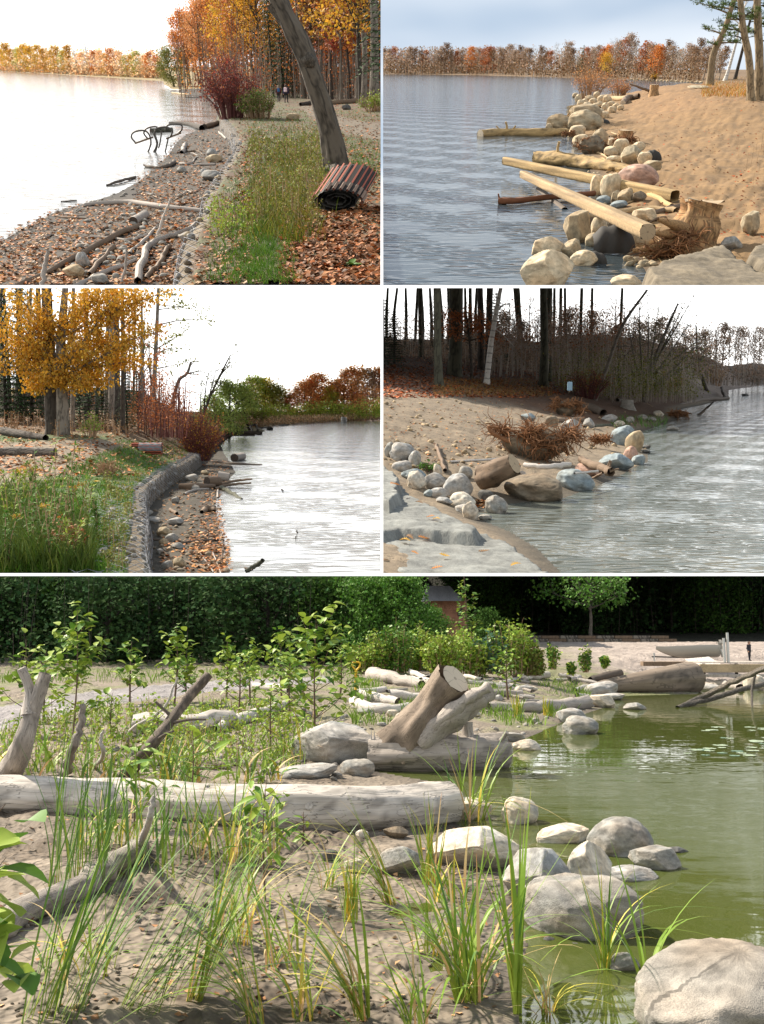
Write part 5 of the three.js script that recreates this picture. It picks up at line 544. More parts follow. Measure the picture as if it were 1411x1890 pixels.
  log(P, 'red_log', 'thin dark red log floating with a frayed end', 'log', [[921, 371, 0.12, 6.5], [945, 371, 0.14, 5.5], [1010, 364, 0.16, 5], [1098, 357, 0.2, 5]], M.wdRed, { rough: 0.25, cut0: M.cutPale, stubs: [[0.04, [-0.3, 1, 0], 1.2, 0.3]] });
  log(P, 'sunken_beam', 'dark beam sunk in the water between the beams', 'beam', [[995, 350, -0.02, 6], [1043, 391, -0.1, 8]], M.driftD);
  // boulders: label, x, foot y, w, h, material
  const far = [[1062, 176], [1075, 178], [1090, 182], [1101, 179], [1112, 184], [1122, 186], [1068, 184], [1080, 189], [1095, 190], [1108, 192], [1128, 193], [1137, 198], [1118, 199], [1100, 198], [1146, 199], [1085, 195], [1072, 193], [1130, 205]];
  far.forEach(([x, y], k) => { reseed(k + 7); rock(P, x, y + 4, rr(11, 17), rr(8, 13), M.stWarmLit, 'white round stone in the pile at the far end of the beach', { name: 'pile_stone', group: 'white stones piled at the far end of the beach', round: 0.7 }); });
  [['tan hump of roots behind the large boulders', 1082, 222, 60, 26, M.stTan, 0.5], ['left yellowish boulder of the three large ones', 1034, 239, 46, 24, M.stTan, 0.7], ['rear small white stone left of the yellowish boulder', 1016, 239, 18, 11, M.stWarmLit, 0.7], ['largest grey boulder of the three large ones', 1082, 239, 60, 30, M.stWarmGreyLit, 0.6], ['pale boulder with a white top by the splintered log', 1066, 253, 34, 20, M.stWarmLit, 0.6], ['white stones heap stone, left above the sand', 1106, 214, 22, 12, M.stWarmLit, 0.7], ['white stone beside the dark hole in the sand', 1116, 219, 18, 12, M.stWarmLit, 0.7], ['yellow faceted boulder behind the white trio', 1110, 268, 34, 26, M.stTan, 0.3], ['round white stone beside the water under the yellow boulder', 1073, 271, 32, 20, M.stWarmLit, 0.6], ['brown matted boulder with roots over it', 1096, 283, 48, 28, M.stBrown, 0.5], ['small white stone on top of the white trio', 1129, 271, 14, 14, M.stWarmLit, 0.6], ['left white stone of the white trio', 1131, 289, 32, 18, M.stWarmLit, 0.7], ['tall right white stone of the white trio', 1147, 284, 28, 26, M.stWarmLit, 0.6], ['grey-green big boulder in the middle of the row', 1168, 302, 44, 34, M.stWarmGreyLit, 0.4], ['white stone behind the grey-green boulder', 1180, 278, 22, 14, M.stWarmLit, 0.7], ['small white stone under the white trio', 1136, 298, 26, 9, M.stWarmLit, 0.7], ['white stone right of the grey-green boulder', 1191, 304, 26, 22, M.stWarmLit, 0.5], ['flat grey slab stone right of the grey-green boulder', 1203, 316, 36, 20, M.stWarmGreyLit, 0.2], ['broad pink boulder above the upper beam', 1181, 341, 62, 32, M.stPink, 0.8], ['big smooth white egg-shaped boulder on the upper beam', 1128, 364, 35, 40, M.stWarmLit, 0.95], ['smooth white boulder half behind the egg-shaped one', 1105, 360, 28, 32, M.stWarmLit, 0.9], ['small yellow angular rock right of the egg boulder', 1158, 375, 33, 25, M.stTan, 0.2], ['grey stone left of the yellow angular rock', 1139, 374, 22, 20, M.stWarmGreyLit, 0.4], ['blue-grey stone low in the water gap', 1116, 377, 26, 14, M.stBlue, 0.6], ['brown flat stone under the end of the upper beam', 1182, 371, 30, 16, M.stBrown, 0.3], ['blue-grey stone under the driftwood', 1144, 384, 32, 11, M.stBlue, 0.6], ['white rock between driftwood and the notched beam', 1190, 410, 48, 24, M.stWarmLit, 0.4], ['tall tan pointed boulder beside the water', 1064, 448, 57, 58, M.stTan, 0.1], ['white stone behind the black cloth', 1106, 436, 32, 34, M.stWarmLit, 0.6], ['pale stone under the left edge of the black cloth', 1094, 455, 26, 22, M.stWarmGreyLit, 0.6], ['round white boulder under the notched beam end', 1190, 456, 44, 40, M.stWarmLit, 0.9], ['striped white rock in the shallow water', 1013, 476, 66, 34, M.stWarmLit, 0.3], ['small pale rock right of the striped rock', 1058, 475, 38, 30, M.stWarmGreyLit, 0.4], ['pale rock with its top wrapped in black', 1080, 490, 44, 24, M.stWarmLit, 0.5], ['large pale cracked rock at the bottom left of the shore', 1016, 530, 105, 58, M.stWarmLit, 0.3], ['low rock cut by the bottom edge', 1158, 532, 62, 20, M.stWarmLit, 0.5], ['pale rock standing on the sand at the right', 1384, 432, 36, 40, M.stWarmGreyLit, 0.4], ['grey stone wedged against the big slab', 1352, 462, 40, 26, M.stGrey, 0.4]].forEach(([l, x, y, w, h, m, round]) => rock(P, x, y, w, h, m, l + (l.split(' ').length < 12 ? ' ' + W : ''), { round, k: (x + y) % 8, y: (y < 300 && x < 1080) || x < 1010 ? 0 : undefined }));
  // black cloths
  const cloth = (label, x, y, w, h, m) => clothOver(P, label, x, y, w, h, m);

  cloth('black landscape cloth draped over stones beside the notched beam', 1131, 466, 72, 46, M.cloth); cloth('small piece of black cloth over a pale rock at the water', 1096, 486, 42, 20, M.cloth); cloth('dark cloth flap showing in the sand behind the grey-green boulder', 1206, 296, 26, 18, M.cloth); cloth('small dark cloth in the sand by the far white stones', 1113, 228, 22, 8, M.cloth);
  // big stump
  { const d = -P.hit(1285, 462).z, f = P.at(1285, 455, d), s = P.m(f), t = thing(P, 'tree_stump', 'large golden stump with torn roots leaning on the sand beside the slab', 'stump', f); reseed(99); const A = P.at(1270, 474, d).sub(f), B = P.at(1297, 372, d + 0.8).sub(f), mb = new MB(), c = curve([A, A.clone().lerp(B, 0.5), B], 16); mb.tube(c, (x) => lerp(50, 33, Math.min(1, x * 1.2)) * s * (x < 0.25 ? 1.3 - x * 1.2 : 1 + 0.08 * Math.sin(x * 14)), 34, { rough: 0.48, freq: 5, us: 1 / U }); const body = mesh('bark', mb.build(), M.stumpGoldLit, t); { const q = body.geometry.attributes; for (let k = 0; k < q.position.count; k++) { const x = q.position.getX(k), y = q.position.getY(k), z = q.position.getZ(k), v = 0.9 + 0.9 * fbm(x * 2.2, y * 0.9, z * 2.2, 4), rd = fbm(x * 1.3 + 7, y * 1.3, z, 3) > 0.12 ? 0.55 : 1; q.color.setXYZ(k, v, v * (0.6 + 0.4 * rd), v * (0.45 + 0.55 * rd)); } }
    const tb = new MB(), ctr = tb.v(B.x, B.y + 0.03, B.z, 0.5, 0.5), row = []; for (let k = 0; k <= 26; k++) { const a = k / 26 * 6.283, r = 33 * s * (1 + 0.2 * Math.sin(a * 3) + rr(-0.1, 0.1)); row.push(tb.v(B.x + Math.cos(a) * r, B.y + rr(-6, 7) * s, B.z + Math.sin(a) * r, 0.5 + 0.5 * Math.cos(a), 0.5 + 0.5 * Math.sin(a))); } for (let k = 0; k < 26; k++) tb.i.push(ctr, row[k + 1], row[k]); mesh('cut_end', tb.build(), M.cut, t);
    for (const [x, y, r, mx, my] of [[1168, 462, 6, 1215, 455], [1180, 472, 5, 1225, 462], [1215, 405, 7, 1245, 415], [1205, 430, 6, 1235, 432], [1230, 478, 7, 1248, 455], [1262, 486, 7, 1262, 460], [1200, 476, 4, 1235, 470], [1180, 455, 4, 1230, 450]]) { const rb = new MB(), e = P.at(x, y, d - U * (0.5 + rr(0, 0.6))).sub(f), m2 = P.at(mx, my, d - 0.9 * U).sub(f), a = P.at(1262, 425, d - 0.5 * U).sub(f); rb.tube(curve([a, m2, e], 9), (k) => r * s * lerp(2.2, 0.5, k), 8, { rough: 0.25, us: 1.5 }); mesh('root', rb.build(), M.stumpGoldLit, t); } const fr = new MB(); for (const [x, y] of [[1240, 460], [1215, 468], [1262, 440]]) rootMass(fr, 60, P.at(x, y, d - U).sub(f), 1.1 * U, 0.03 * U, -0.05, [1, 0.6, 0.5]); mesh('fine_roots', fr.build(), M.root, t); }
  // small stump with red roots and root clumps
  const clumpRoots = (...q) => rootClump(P, ...q);

  stump(P, 'small reddish stump set in the sand above the boulders', 1154, 264, 26, 22, M.stumpGoldLit, M.cut, { roots: 6 }); clumpRoots('tangle of roots below the small reddish stump', 1152, 268, 40, 20, 40, M.root); clumpRoots('matted brown roots over the boulders behind the ragged log', 1090, 282, 60, 20, 60, M.root); clumpRoots('frayed roots at the shore end of the splintered log', 1050, 256, 24, 18, 36, M.root); clumpRoots('dry roots on the hump behind the large boulders', 1062, 226, 36, 18, 36, M.wdTan);
  logs(P, M.wdTan, [['driftwood pole from the stump towards the egg boulder', [[1250, 388, 'g', 6], [1190, 386, 'g', 6], [1120, 396, 'g', 5], [1060, 400, 0.3, 4]]], ['dark drift pole under the notched beam', [[1262, 378, 'g', 5], [1180, 396, 'g', 5], [1085, 408, 'g', 5]], M.wdBrown], ['broken pale branch right of the yellow rock', [[1195, 358, 'g', 5], [1240, 380, 'g', 5]], M.wdGoldLit], ['thin stick lying over the roots at the water', [[1208, 466, 'g', 1.2], [1226, 490, 'g', 1.2]], M.wdGoldLit], ['gnarled log on the sand behind the splintered log', [[1148, 268, 'g', 4], [1120, 256, 'g', 4], [1108, 246, 'g', 3]], M.wdBrown]], { name: 'drift_log', cat: 'log' });
  reseed(86); for (let k = 0; k < 40; k++) { const f = R(), x = lerp(1075, 1190, f) + rr(-26, 40), y = lerp(215, 470, f), l = rr(14, 46), a = rr(-0.5, 0.5), r = rr(1, 3), p = P.hit(x, y); if (polyDist(land, p.x, p.z) < -2 * U) continue; stick(P, 'small golden stick lying between the boulders of the beach ' + W, [[x, y, 'g', r], [x + l * 0.5, y + l * a * 0.5 - 2, 'g', r], [x + l, y + l * a, 'g', r * 0.6]], [M.wdGoldLit, M.wdTan, M.wdBrown][k % 3], { group: 'sticks between the boulders of the sand beach', res: 4, seg: 6 }); }
  // slabs
  const slab = (...q) => flatSlab(P, ...q);

  slab('large rough concrete slab filling the bottom right corner of the upper right view', [[1192, 494], [1215, 480], [1335, 450], [1411, 500], [1560, 560], [1240, 560], [1200, 530]], 0.75, 0.6, M.slabTan);
  slab('smaller concrete slab at the right edge above the large slab', [[1372, 468], [1390, 452], [1480, 420], [1560, 500], [1440, 505]], 0.85, 0.6, M.slabTan);
  reseed(27); pebbles(P, 130, () => { const p = spotIn(P, 1040, 1260, 250, 500, (q) => Math.abs(polyDist(land, q.x, q.z)) < 2)(); return p; }, 'pebbles', 'small stones and chips between the boulders ' + W, M.stWarmGreyLit, [0.06, 0.2]);
  litterMass(P, 'scattered orange leaves and twigs on the sand ' + W, 900, () => spotIn(P, 1130, 1500, 170, 440, (p) => polyDist(land, p.x, p.z) > 1)(), [0.08, 0.2], M.litter, [[0.9, 0.5, 0.3], [1.2, 0.5, 0.2], [0.6, 0.4, 0.3]]);
  thicket(P, 'thin bare weed stems on the sand ' + W, 26, () => spotIn(P, 1360, 1440, 270, 350)(), [0.5, 1.3], M.twigTan, M.lBrown, 0, 2, { r0: 0.3, r1: 0.4 });
  finishView(P);
}
// a trunk with limbs that end where given, leaves gathered along their outer parts
function limbTree(P, name, label, pts, m, limbs, cr, o = {}) {
  const t = trunkAt(P, name, label, pts, m, o), s = P.m(t.position), st = new MB(), tips = []; for (const [f, x, y, dz, rs] of limbs) { const a = t.c[Math.round(f * (t.c.length - 1))].clone(), e = P.at(x, y, t.d + (dz ?? rr(-2, 2))).sub(t.position), mid = a.clone().lerp(e, 0.5).add(V(rr(-4, 4) * s, rr(-3, 7) * s, rr(-6, 6) * s)), cv = curve([a, mid, e], 12), r0 = t.rf[Math.round(f * (t.c.length - 1))] * (rs ?? 0.35); st.tube(cv, (k) => r0 * (1 - 0.8 * k), 6, { us: 1 }); for (let k = 4; k <= 12; k++) tips.push(cv[k]);
    for (let k = 0; k < (o.sub ?? 6); k++) { const q = cv[Math.floor(rr(4, 12.9))].clone(), e2 = q.clone().add(V(rr(-24, 24) * s, rr(-14, 18) * s, rr(-16, 16) * s)); st.tube(curve([q, q.clone().lerp(e2, 0.5).add(V(0, 3 * s, 0)), e2], 5), (z) => r0 * 0.3 * (1 - 0.7 * z), 4); tips.push(e2, q.clone().lerp(e2, 0.6)); } }
  mesh('limbs', st.build(), m, t); if (cr) { const lf = new MB(); scatterLeaves(lf, cr.n, tips, cr.puff * s, cr.leaf * s, 0.7, cr.droop ?? 0.4); mesh('crown', lf.build(), cr.m, t); } return t;
}
// ================================================================ middle left view: yellow maple, wire-basket wall, curving shore
{
  const P = new View('p3', 'middle left view', [-160, 531.5, 703, 1058], 4.4 * 1.45, 752, 1.45); P.near = 18 * P.U; P.far = 1100 * P.U; const U = P.U; const W = '(middle left view)';
  const land = polyOf(P, [[440, 1110], [425, 1060], [412, 1020], [404, 975], [398, 930], [410, 898], [436, 872], [424, 850], [414, 836], [408, 818], [424, 805], [478, 800], [492, 795], [470, 788], [520, 783.5], [600, 777], [700, 773.5], [1000, 770], [300, -1000, 1], [-1200, -1000, 1], [-1200, -5, 1], [-4, -5, 1]]);
  const upper = polyOf(P, [[275, 1150], [252, 1010], [259, 955], [259, 905], [300, 872], [345, 850], [372, 834], [392, 818], [405, 806], [418, 797], [-26, -180, 1], [-60, -260, 1], [-200, -700, 1], [-1200, -700, 1], [-1200, -5, 1], [-5.5, -5, 1]], 0.95);
  P.height = (x, z) => { const s = polyDist(land, x, z) / U, u = polyDist(upper, x, z) / U; x /= U; z /= U; const d = -z, n = fbm(x * 0.4, z * 0.4, 7, 3); let y = s > 0 ? Math.min(0.2, 0.04 * s) : Math.max(-1, s * 0.15); y += s > -1 && d < 200 ? 0.09 * n * sstep(0, 2, s) + 0.05 * nz(x * 2, z * 2) * sstep(0.2, 1, s) : 0; y += 0.9 * sstep(-0.1, 0.3, u) + (u > 0 ? 1.65 * sstep(32, 62, d) * sstep(0, 5, u) + Math.max(0, d - 62) * 0.035 * sstep(-0.19, -0.25, x / d) * sstep(0, 12, u) * (d < 250 ? 1 : 250 / d) + 0.05 * n : 0); return y * U; };
  const dirt = [[-160, 832], [0, 815], [90, 814], [180, 810], [212, 814], [232, 826], [195, 838], [165, 853], [120, 876], [60, 900], [0, 915], [-160, 940]].map(([x, y]) => { const p = P.hit(x, y); return [p.x, p.z]; });
  const col = (x, y, z) => { const s = polyDist(land, x, z) / U, u = polyDist(upper, x, z) / U, pd = polyDist(dirt, x, z) / U; x /= U; z /= U; const n = fbm(x * 0.5, z * 0.5, 4, 4), q = 0.9 + 0.5 * n; if (-z > 180) return [0.32 * q, 0.26 * q, 0.1 * q]; if (u > 0) { const pt = sstep(-0.3, 0.4, pd + 0.6 * n), f = sstep(58, 66, -z + 3 * n), g = sstep(-0.2, 0.1, n + 0.1); const c = [lerp(lerp(0.17, 0.09, g), 0.17, f), lerp(lerp(0.12, 0.15, g), 0.1, f), lerp(lerp(0.06, 0.03, g), 0.045, f)]; return [lerp(c[0], 0.3, pt) * q, lerp(c[1], 0.24, pt) * q, lerp(c[2], 0.17, pt) * q]; } const w = sstep(0, 1.5, s); return [lerp(0.05, 0.085, w) * q, lerp(0.043, 0.07, w) * q, lerp(0.032, 0.047, w) * q]; };
  ground(P, 'ground', -160, 720, 17 * U, 1050 * U, 200, 230, col, MS({ map: T.mud, bump: T.mudB, bs: 0.05, rough: 0.95 }));
  water(P, 12 * U, 1080 * U, waterMat([0.22, 0.23, 0.235], 0.12, T.wave, 0.034 * U), 0.1 / U);
  // far shore
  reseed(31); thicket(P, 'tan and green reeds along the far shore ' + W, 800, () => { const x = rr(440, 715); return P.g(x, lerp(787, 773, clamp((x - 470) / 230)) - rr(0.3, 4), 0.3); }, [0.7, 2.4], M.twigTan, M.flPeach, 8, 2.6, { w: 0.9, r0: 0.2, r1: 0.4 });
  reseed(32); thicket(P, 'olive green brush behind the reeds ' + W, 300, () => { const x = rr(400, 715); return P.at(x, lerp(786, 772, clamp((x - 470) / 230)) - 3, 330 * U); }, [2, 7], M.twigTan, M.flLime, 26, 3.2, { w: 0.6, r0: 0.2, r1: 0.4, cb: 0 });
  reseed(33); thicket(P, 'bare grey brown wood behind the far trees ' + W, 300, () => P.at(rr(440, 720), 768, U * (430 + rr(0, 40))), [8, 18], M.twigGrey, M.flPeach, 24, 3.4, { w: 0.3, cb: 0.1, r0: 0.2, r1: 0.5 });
  [[452, 70, 'lLime', 0], [466, 78, 'lPeach', 1], [478, 88, 'lLime', 2], [490, 82, 'lYellow', 3], [506, 74, 'lOlive', 0], [520, 66, 'lOlive', 1], [534, 52, 'lRed', 2], [548, 62, 'lPeach', 3], [562, 76, 'lOrange', 0], [578, 86, 'lOrange', 1], [594, 94, 'lOrange', 2], [608, 66, 'lYellow', 3], [622, 82, 'lOrange', 0], [636, 92, 'lPeach', 1], [648, 108, 'lOrange', 2], [652, 56, 'lRed', 3], [664, 90, 'lPeach', 0], [678, 96, 'lBrown', 1], [690, 92, 'lBrown', 2], [702, 104, 'lOrange', 3], [618, 58, 'lLime', 1], [666, 52, 'lRed', 0]].forEach(([x, h, c, k], i) => tree(P, 'autumn_tree', `${{ lLime: 'lime-yellow', lPeach: 'pale peach', lYellow: 'yellow', lOlive: 'olive', lRed: 'red', lOrange: 'orange', lBrown: 'brown' }[c]} tree, ${ordinal(i)} from the left on the far shore ${W}`, x, 773, h, c === 'lPeach' || c === 'lBrown' ? wispP(k) : farP(k), M.bkTan, M['f' + c] || M[c], { d: 340 + (i % 3) * 12, sw: 1.25 }));  // far crowns take brightened leaf copies in place of light
  // trunks of the dark wood
  [[4, 772, 5, 0], [20, 775, 4, 6], [32, 768, 6, 38], [42, 764, 4, 58], [48, 766, 3, 30], [78, 770, 6, 70], [134, 800, 4.5, 136], [160, 783, 6, 158], [179, 792, 3.5, 180], [207, 778, 8, 208], [217, 788, 6, 214], [227, 798, 4.5, 226], [196, 772, 4, 199], [245, 776, 2.5, 250]].forEach(([x, y, r, tx], i) => trunkAt(P, 'dark_tree', `dark trunk, ${ordinal(i)} listed from the left in the shaded wood ${W}`.replace('listed ', ''), [[x, y, r], [(x + tx) / 2 + 1, 660, r * 0.85], [tx, 520, r * 0.7]], i % 3 ? M.bkDark : M.bkGrey, { d: 62 + (i % 5) * 4 + (y < 780 ? 8 : 0) }));
  [[12, 782, 260, 0], [60, 780, 250, 1], [165, 792, 190, 2], [190, 802, 130, 0], [235, 790, 125, 1], [255, 786, 105, 2], [148, 790, 150, 1], [40, 778, 300, 2]].forEach(([x, y, h, k], i) => tree(P, 'spruce_tree', `dark green spruce, ${ordinal(i)} of those shading the wood ${W}`, x, y, h, firP(k), M.bkDark, i % 2 ? M.lDark : M.lPine, { sw: 0.95, d: 66 + i }));
  reseed(34); thicket(P, 'thin trunks and orange glow deep in the wood ' + W, 170, () => P.at(rr(-20, 300), 772, U * (105 + rr(0, 30))), [6, 13], M.bkDark, M.lOrange, 26, 3.6, { w: 0.2, cb: 0.02, r0: 0.4, r1: 1.4 });
  reseed(35); thicket(P, 'red and orange understorey by the shore shrub ' + W, 190, () => P.at(rr(255, 345), 800, U * (68 + rr(0, 20))), [1.5, 5], M.twigRed, M.lRust, 24, 3.2, { w: 0.3 });
  reseed(36); thicket(P, 'dry brown weeds on the wood floor ' + W, 260, spotIn(P, -20, 330, 770, 806), [0.4, 1.3], M.twigTan, M.lBrown, 14, 3, { w: 0.4 });
  // maple with two stems
  trunkAt(P, 'maple_tree', 'left dark stem of the twin maple beside the dirt path', [[96, 810, 12.5], [93, 700, 11], [89, 600, 10], [85, 505, 9]], M.bkDark, { d: 60.5, seg: 16, rough: 0.14 });
  reseed(37); limbTree(P, 'maple_tree', 'yellow-orange maple, right lighter stem of the pair beside the path', [[117, 809, 12.5], [115, 730, 10.5], [112, 670, 9.5], [116, 590, 7], [124, 500, 5]], M.bkGrey, [[0.35, 262, 575, 0.5, 0.42], [0.4, 205, 555, -1, 0.4], [0.5, 165, 540, 1, 0.4], [0.38, 245, 632, -1.5, 0.3], [0.36, 235, 668, 1, 0.26], [0.3, 150, 700, -2, 0.22], [0.42, 55, 610, -1, 0.3], [0.4, 22, 645, 0, 0.28], [0.5, 30, 560, 1.5, 0.3], [0.6, 75, 545, -2, 0.3], [0.45, 190, 620, 2, 0.3], [0.32, 90, 690, -2.5, 0.2], [0.5, 245, 545, -1, 0.3], [0.55, 130, 560, -2.5, 0.3], [0.4, 150, 640, -3, 0.25], [0.65, 290, 548, 0, 0.25], [0.7, 210, 520, 0, 0.3], [0.33, 210, 700, 1, 0.2], [0.4, 10, 590, -2, 0.2], [0.5, 300, 610, -1, 0.25], [0.45, 278, 660, 0.5, 0.25], [0.65, 318, 535, -1, 0.25], [0.4, -20, 670, -1, 0.25], [0.5, -30, 600, 1, 0.25], [0.75, 255, 525, 1, 0.3], [0.6, 20, 530, -1, 0.3], [0.36, 60, 705, 1, 0.2]], { m: M.lGold, n: 15000, puff: 23, leaf: 5.4, droop: 0.7 }, { d: 60, seg: 18, rough: 0.14, sub: 9 });
  limbTree(P, 'sparse_tree', 'tall thin tree with long bare limbs reaching right over the shore', [[284, 785, 4], [286, 690, 4], [290, 600, 3.4], [294, 505, 2.6]], M.bkGrey, [[0.68, 393, 592, 0, 0.4], [0.5, 348, 606, 1, 0.35], [0.45, 330, 645, -1, 0.35], [0.75, 360, 562, 0, 0.35], [0.38, 345, 668, 1, 0.3], [0.6, 250, 610, 0, 0.35], [0.9, 325, 545, 0, 0.4], [0.5, 262, 640, -1, 0.3], [0.8, 385, 580, -1, 0.3]], { m: M.lOlive, n: 850, puff: 9, leaf: 4 }, { d: 72 });
  limbTree(P, 'red_tree', 'slim tree with red-brown leaves left of the tall thin one', [[264, 788, 3], [263, 690, 2.8], [262, 560, 2]], M.bkGrey, [[0.5, 300, 640, 0, 0.4], [0.4, 240, 660, 0, 0.4], [0.6, 296, 600, 0, 0.4], [0.7, 235, 600, 0, 0.4], [0.3, 300, 690, 0, 0.4]], { m: M.lRust, n: 700, puff: 10, leaf: 4 }, { d: 74 });
  limbTree(P, 'leaning_tree', 'pale leaning tree with a bent top above the red shrub', [[310, 775, 4], [322, 730, 3.5], [332, 700, 3], [345, 690, 2.6], [353, 668, 2]], M.bkGrey, [[0.75, 402, 685, 0, 0.5], [0.75, 375, 692, 0, 0.45], [1, 392, 668, 0, 0.5], [0.9, 365, 650, 0, 0.4]], null, { d: 75, sub: 5 });
  // shrub, willows
  shrub(P, 'dogwood_shrub', 'wide red-brown shrub with yellow leaves leaning over the water', 365, 848, 112, 102, M.twigRed, [[M.lRust, 1700], [M.lPurple, 1300], [M.lGold, 1000]], { stems: 130, leaf: 2.8, foot: 0.2, puff: 0.09, twigs: 4, sr: 0.6, d: 60, low: 1, droop: 0.3 });
  tree(P, 'willow_tree', 'green willow on the shore behind the red shrub', 424, 805, 140, proto('willow2', () => broad({ seed: 72, cb: 0.1, spread: 0.3, nb: 24, sub: 5, fork: 0.62, leaves: 5200, leaf: 0.02, puff: 0.3, weep: 0.35, el0: 0.3 })), M.bkGreen, M.flWillow, { d: 105 });
  tree(P, 'willow_tree', 'lower yellow-green willow left of the green one', 396, 806, 95, proto('willow3', () => broad({ seed: 73, cb: 0.1, spread: 0.4, nb: 24, sub: 5, fork: 0.6, leaves: 4200, leaf: 0.028, puff: 0.3, weep: 0.3, el0: 0.2 })), M.bkGreen, M.flWillow, { d: 100 });
  limbTree(P, 'leaning_willow', 'thin willow stems fanning right above the red shrub', [[366, 800, 2.4], [385, 740, 2], [408, 690, 1.6], [426, 655, 1]], M.bkDark, [[0.3, 400, 680, 0, 0.8], [0.2, 385, 690, 0, 0.8], [0.5, 432, 668, 0, 0.7], [0.4, 416, 700, 0, 0.7], [0.6, 436, 640, 0, 0.6], [0.1, 372, 700, 0, 0.8]], { m: M.lOlive, n: 420, puff: 8, leaf: 3 }, { d: 96 });
  limbTree(P, 'small_tree', 'small leaning green tree on the driftwood islet', [[461, 794, 2.6], [453, 770, 2.2], [447, 745, 1.7], [446, 725, 1.2]], M.bkDark, [[0.6, 430, 735, 0, 0.6], [0.7, 465, 730, 0, 0.6], [0.9, 450, 712, 0, 0.6], [0.8, 438, 715, 0, 0.6], [0.6, 470, 748, 0, 0.6]], { m: M.flWillow, n: 1300, puff: 12, leaf: 3.2 }, { d: 118 });
  shrub(P, 'green_shrub', 'round yellow-green bush at the water behind the islet', 470, 787, 50, 40, M.twigTan, [[M.lLime, 900]], { stems: 40, leaf: 3, d: 150 });
  // buoy, islet driftwood
  { const b = P.g(635, 779, 0), s = P.m(b), t = thing(P, 'white_barrel', 'white barrel standing in the water near the far reeds', 'barrel', b), mb = new MB(); mb.tube([V(0, -3 * s, 0), V(0, 4 * s, 0), V(0, 9.5 * s, 0)], [5 * s, 5.2 * s, 5 * s], 14, { cap1: true }); mesh('drum', mb.build(), M.white, t); for (const y of [3, 6.5]) { const r = new MB(); r.tube([V(0, y * s, 0), V(0, (y + 0.7) * s, 0)], 5.5 * s, 14); mesh('hoop', r.build(), M.steel, t); } }
  logs(P, M.driftD, [['long low drift log on the islet', [[412, 797, 0.2, 2.5], [450, 798, 0.3, 3], [484, 800, 0.2, 2.5]]], ['arched root standing on the islet', [[466, 797, 0.2, 2], [463, 786, 1.0, 2], [472, 784, 1.1, 2], [476, 794, 0.3, 2]]], ['forked root left on the islet', [[418, 796, 0.2, 1.5], [424, 787, 0.9, 2], [436, 795, 0.2, 1.5]]], ['low log in front of the islet', [[410, 803, 0.1, 2], [470, 803, 0.1, 2]]], ['thin pole lying along the water beyond the islet', [[480, 790, 0.1, 1.2], [500, 788, 0.1, 1.2]]]]);
  rock(P, 498, 794, 12, 5, M.stDark, 'low dark rock in the water right of the islet', { name: 'stone' }); rock(P, 524, 786, 18, 3, M.stGrey, 'flat grey stones in the water toward the far reeds', { name: 'stone' });
  // logs on the land
  log(P, 'fallen_log', 'big grey log lying on the dirt path at the left edge', 'log', [[-60, 838, 'g', 9], [20, 833, 'g', 9], [102, 834, 'g', 8]], M.bkGrey, { cut1: M.cutDark, rough: 0.12 });
  log(P, 'fallen_log', 'dark log lying under the trees at the left edge', 'log', [[-60, 785, 'g', 8], [20, 798, 'g', 8], [85, 808, 'g', 6]], M.bkDark, {});
  logs(P, M.driftD, [['black broken stick off the end of the grey log', [[98, 838, 'g', 2], [116, 843, 'g', 1.8]]], ['dark pole lying from the fence roll towards the water', [[302, 838, 'g', 1.5], [322, 838, 'g', 1.5]]], ['dark pole leaning over the wall by the shrub', [[318, 833, 'g', 1.5], [348, 858, 'g', 1.5]]]]);
  // fence roll with grey cloth
  { const d = -P.hit(272, 838).z, b = P.at(272, 838, d), s = P.m(b), t = thing(P, 'fence_roll', 'rolled slat fence half covered with grey cloth lying on the grass', 'fence roll', b), core = new MB(); core.tube([V(-27 * s, 10 * s, 0), V(27 * s, 10 * s, 0)], 9 * s, 14, { cap0: true, cap1: true }); mesh('fabric', core.build(), M.cloth, t); for (let k = 0; k < 12; k++) { const a = k / 12 * 6.283, mb = new MB(); mb.box(V(0, 10 * s + Math.sin(a) * 9.6 * s, Math.cos(a) * 9.6 * s), 56 * s, 3 * s, 1.4 * s, new THREE.Quaternion().setFromAxisAngle(V(1, 0, 0), -a + Math.PI / 2)); mesh('slat', mb.build(), M.slatRed, t); }
    const mb = new MB(); let pv = null; for (let i = 0; i <= 16; i++) { const row = []; for (let j = 0; j <= 10; j++) { const a = lerp(-0.3, 2.2, j / 10), r = (10.9 + 0.5 * Math.sin(i * 1.3 + j)) * s, x = lerp(-14, 28, i / 16) * s; row.push(mb.v(x + (j < 2 ? 2 * s : 0), Math.max(0.5 * s, 10 * s + Math.sin(a) * r), Math.cos(a) * r, i * 0.1, j * 0.1)); } if (pv) for (let j = 0; j < 10; j++) mb.i.push(pv[j], row[j], row[j + 1], pv[j], row[j + 1], pv[j + 1]); pv = row; } mesh('cover_cloth', mb.build(), M.clothGrey, t); }
  // wall
  gabion(P, 'grey wire-basket stone wall curving along the muddy shore', [[275, 1150], [252, 1010], [259, 955], [259, 905], [300, 872], [345, 850], [365, 838]], 0.98, 0.82, 1, 160, 140, M.stGrey);
  // logs by the shore
  log(P, 'hollow_log', 'hollow drum-like log end standing in the water by the shrub', 'log', [[433, 845, 0.3, 7.5], [449, 842, 0.28, 6.5]], M.drift, { cut0: M.cutDark });
  log(P, 'sawn_log', 'front sawn log section with dark end on the mud', 'log', [[382, 889, 0.35, 9], [404, 889, 0.3, 9]], M.wdBrown, { cut0: M.cutDark });
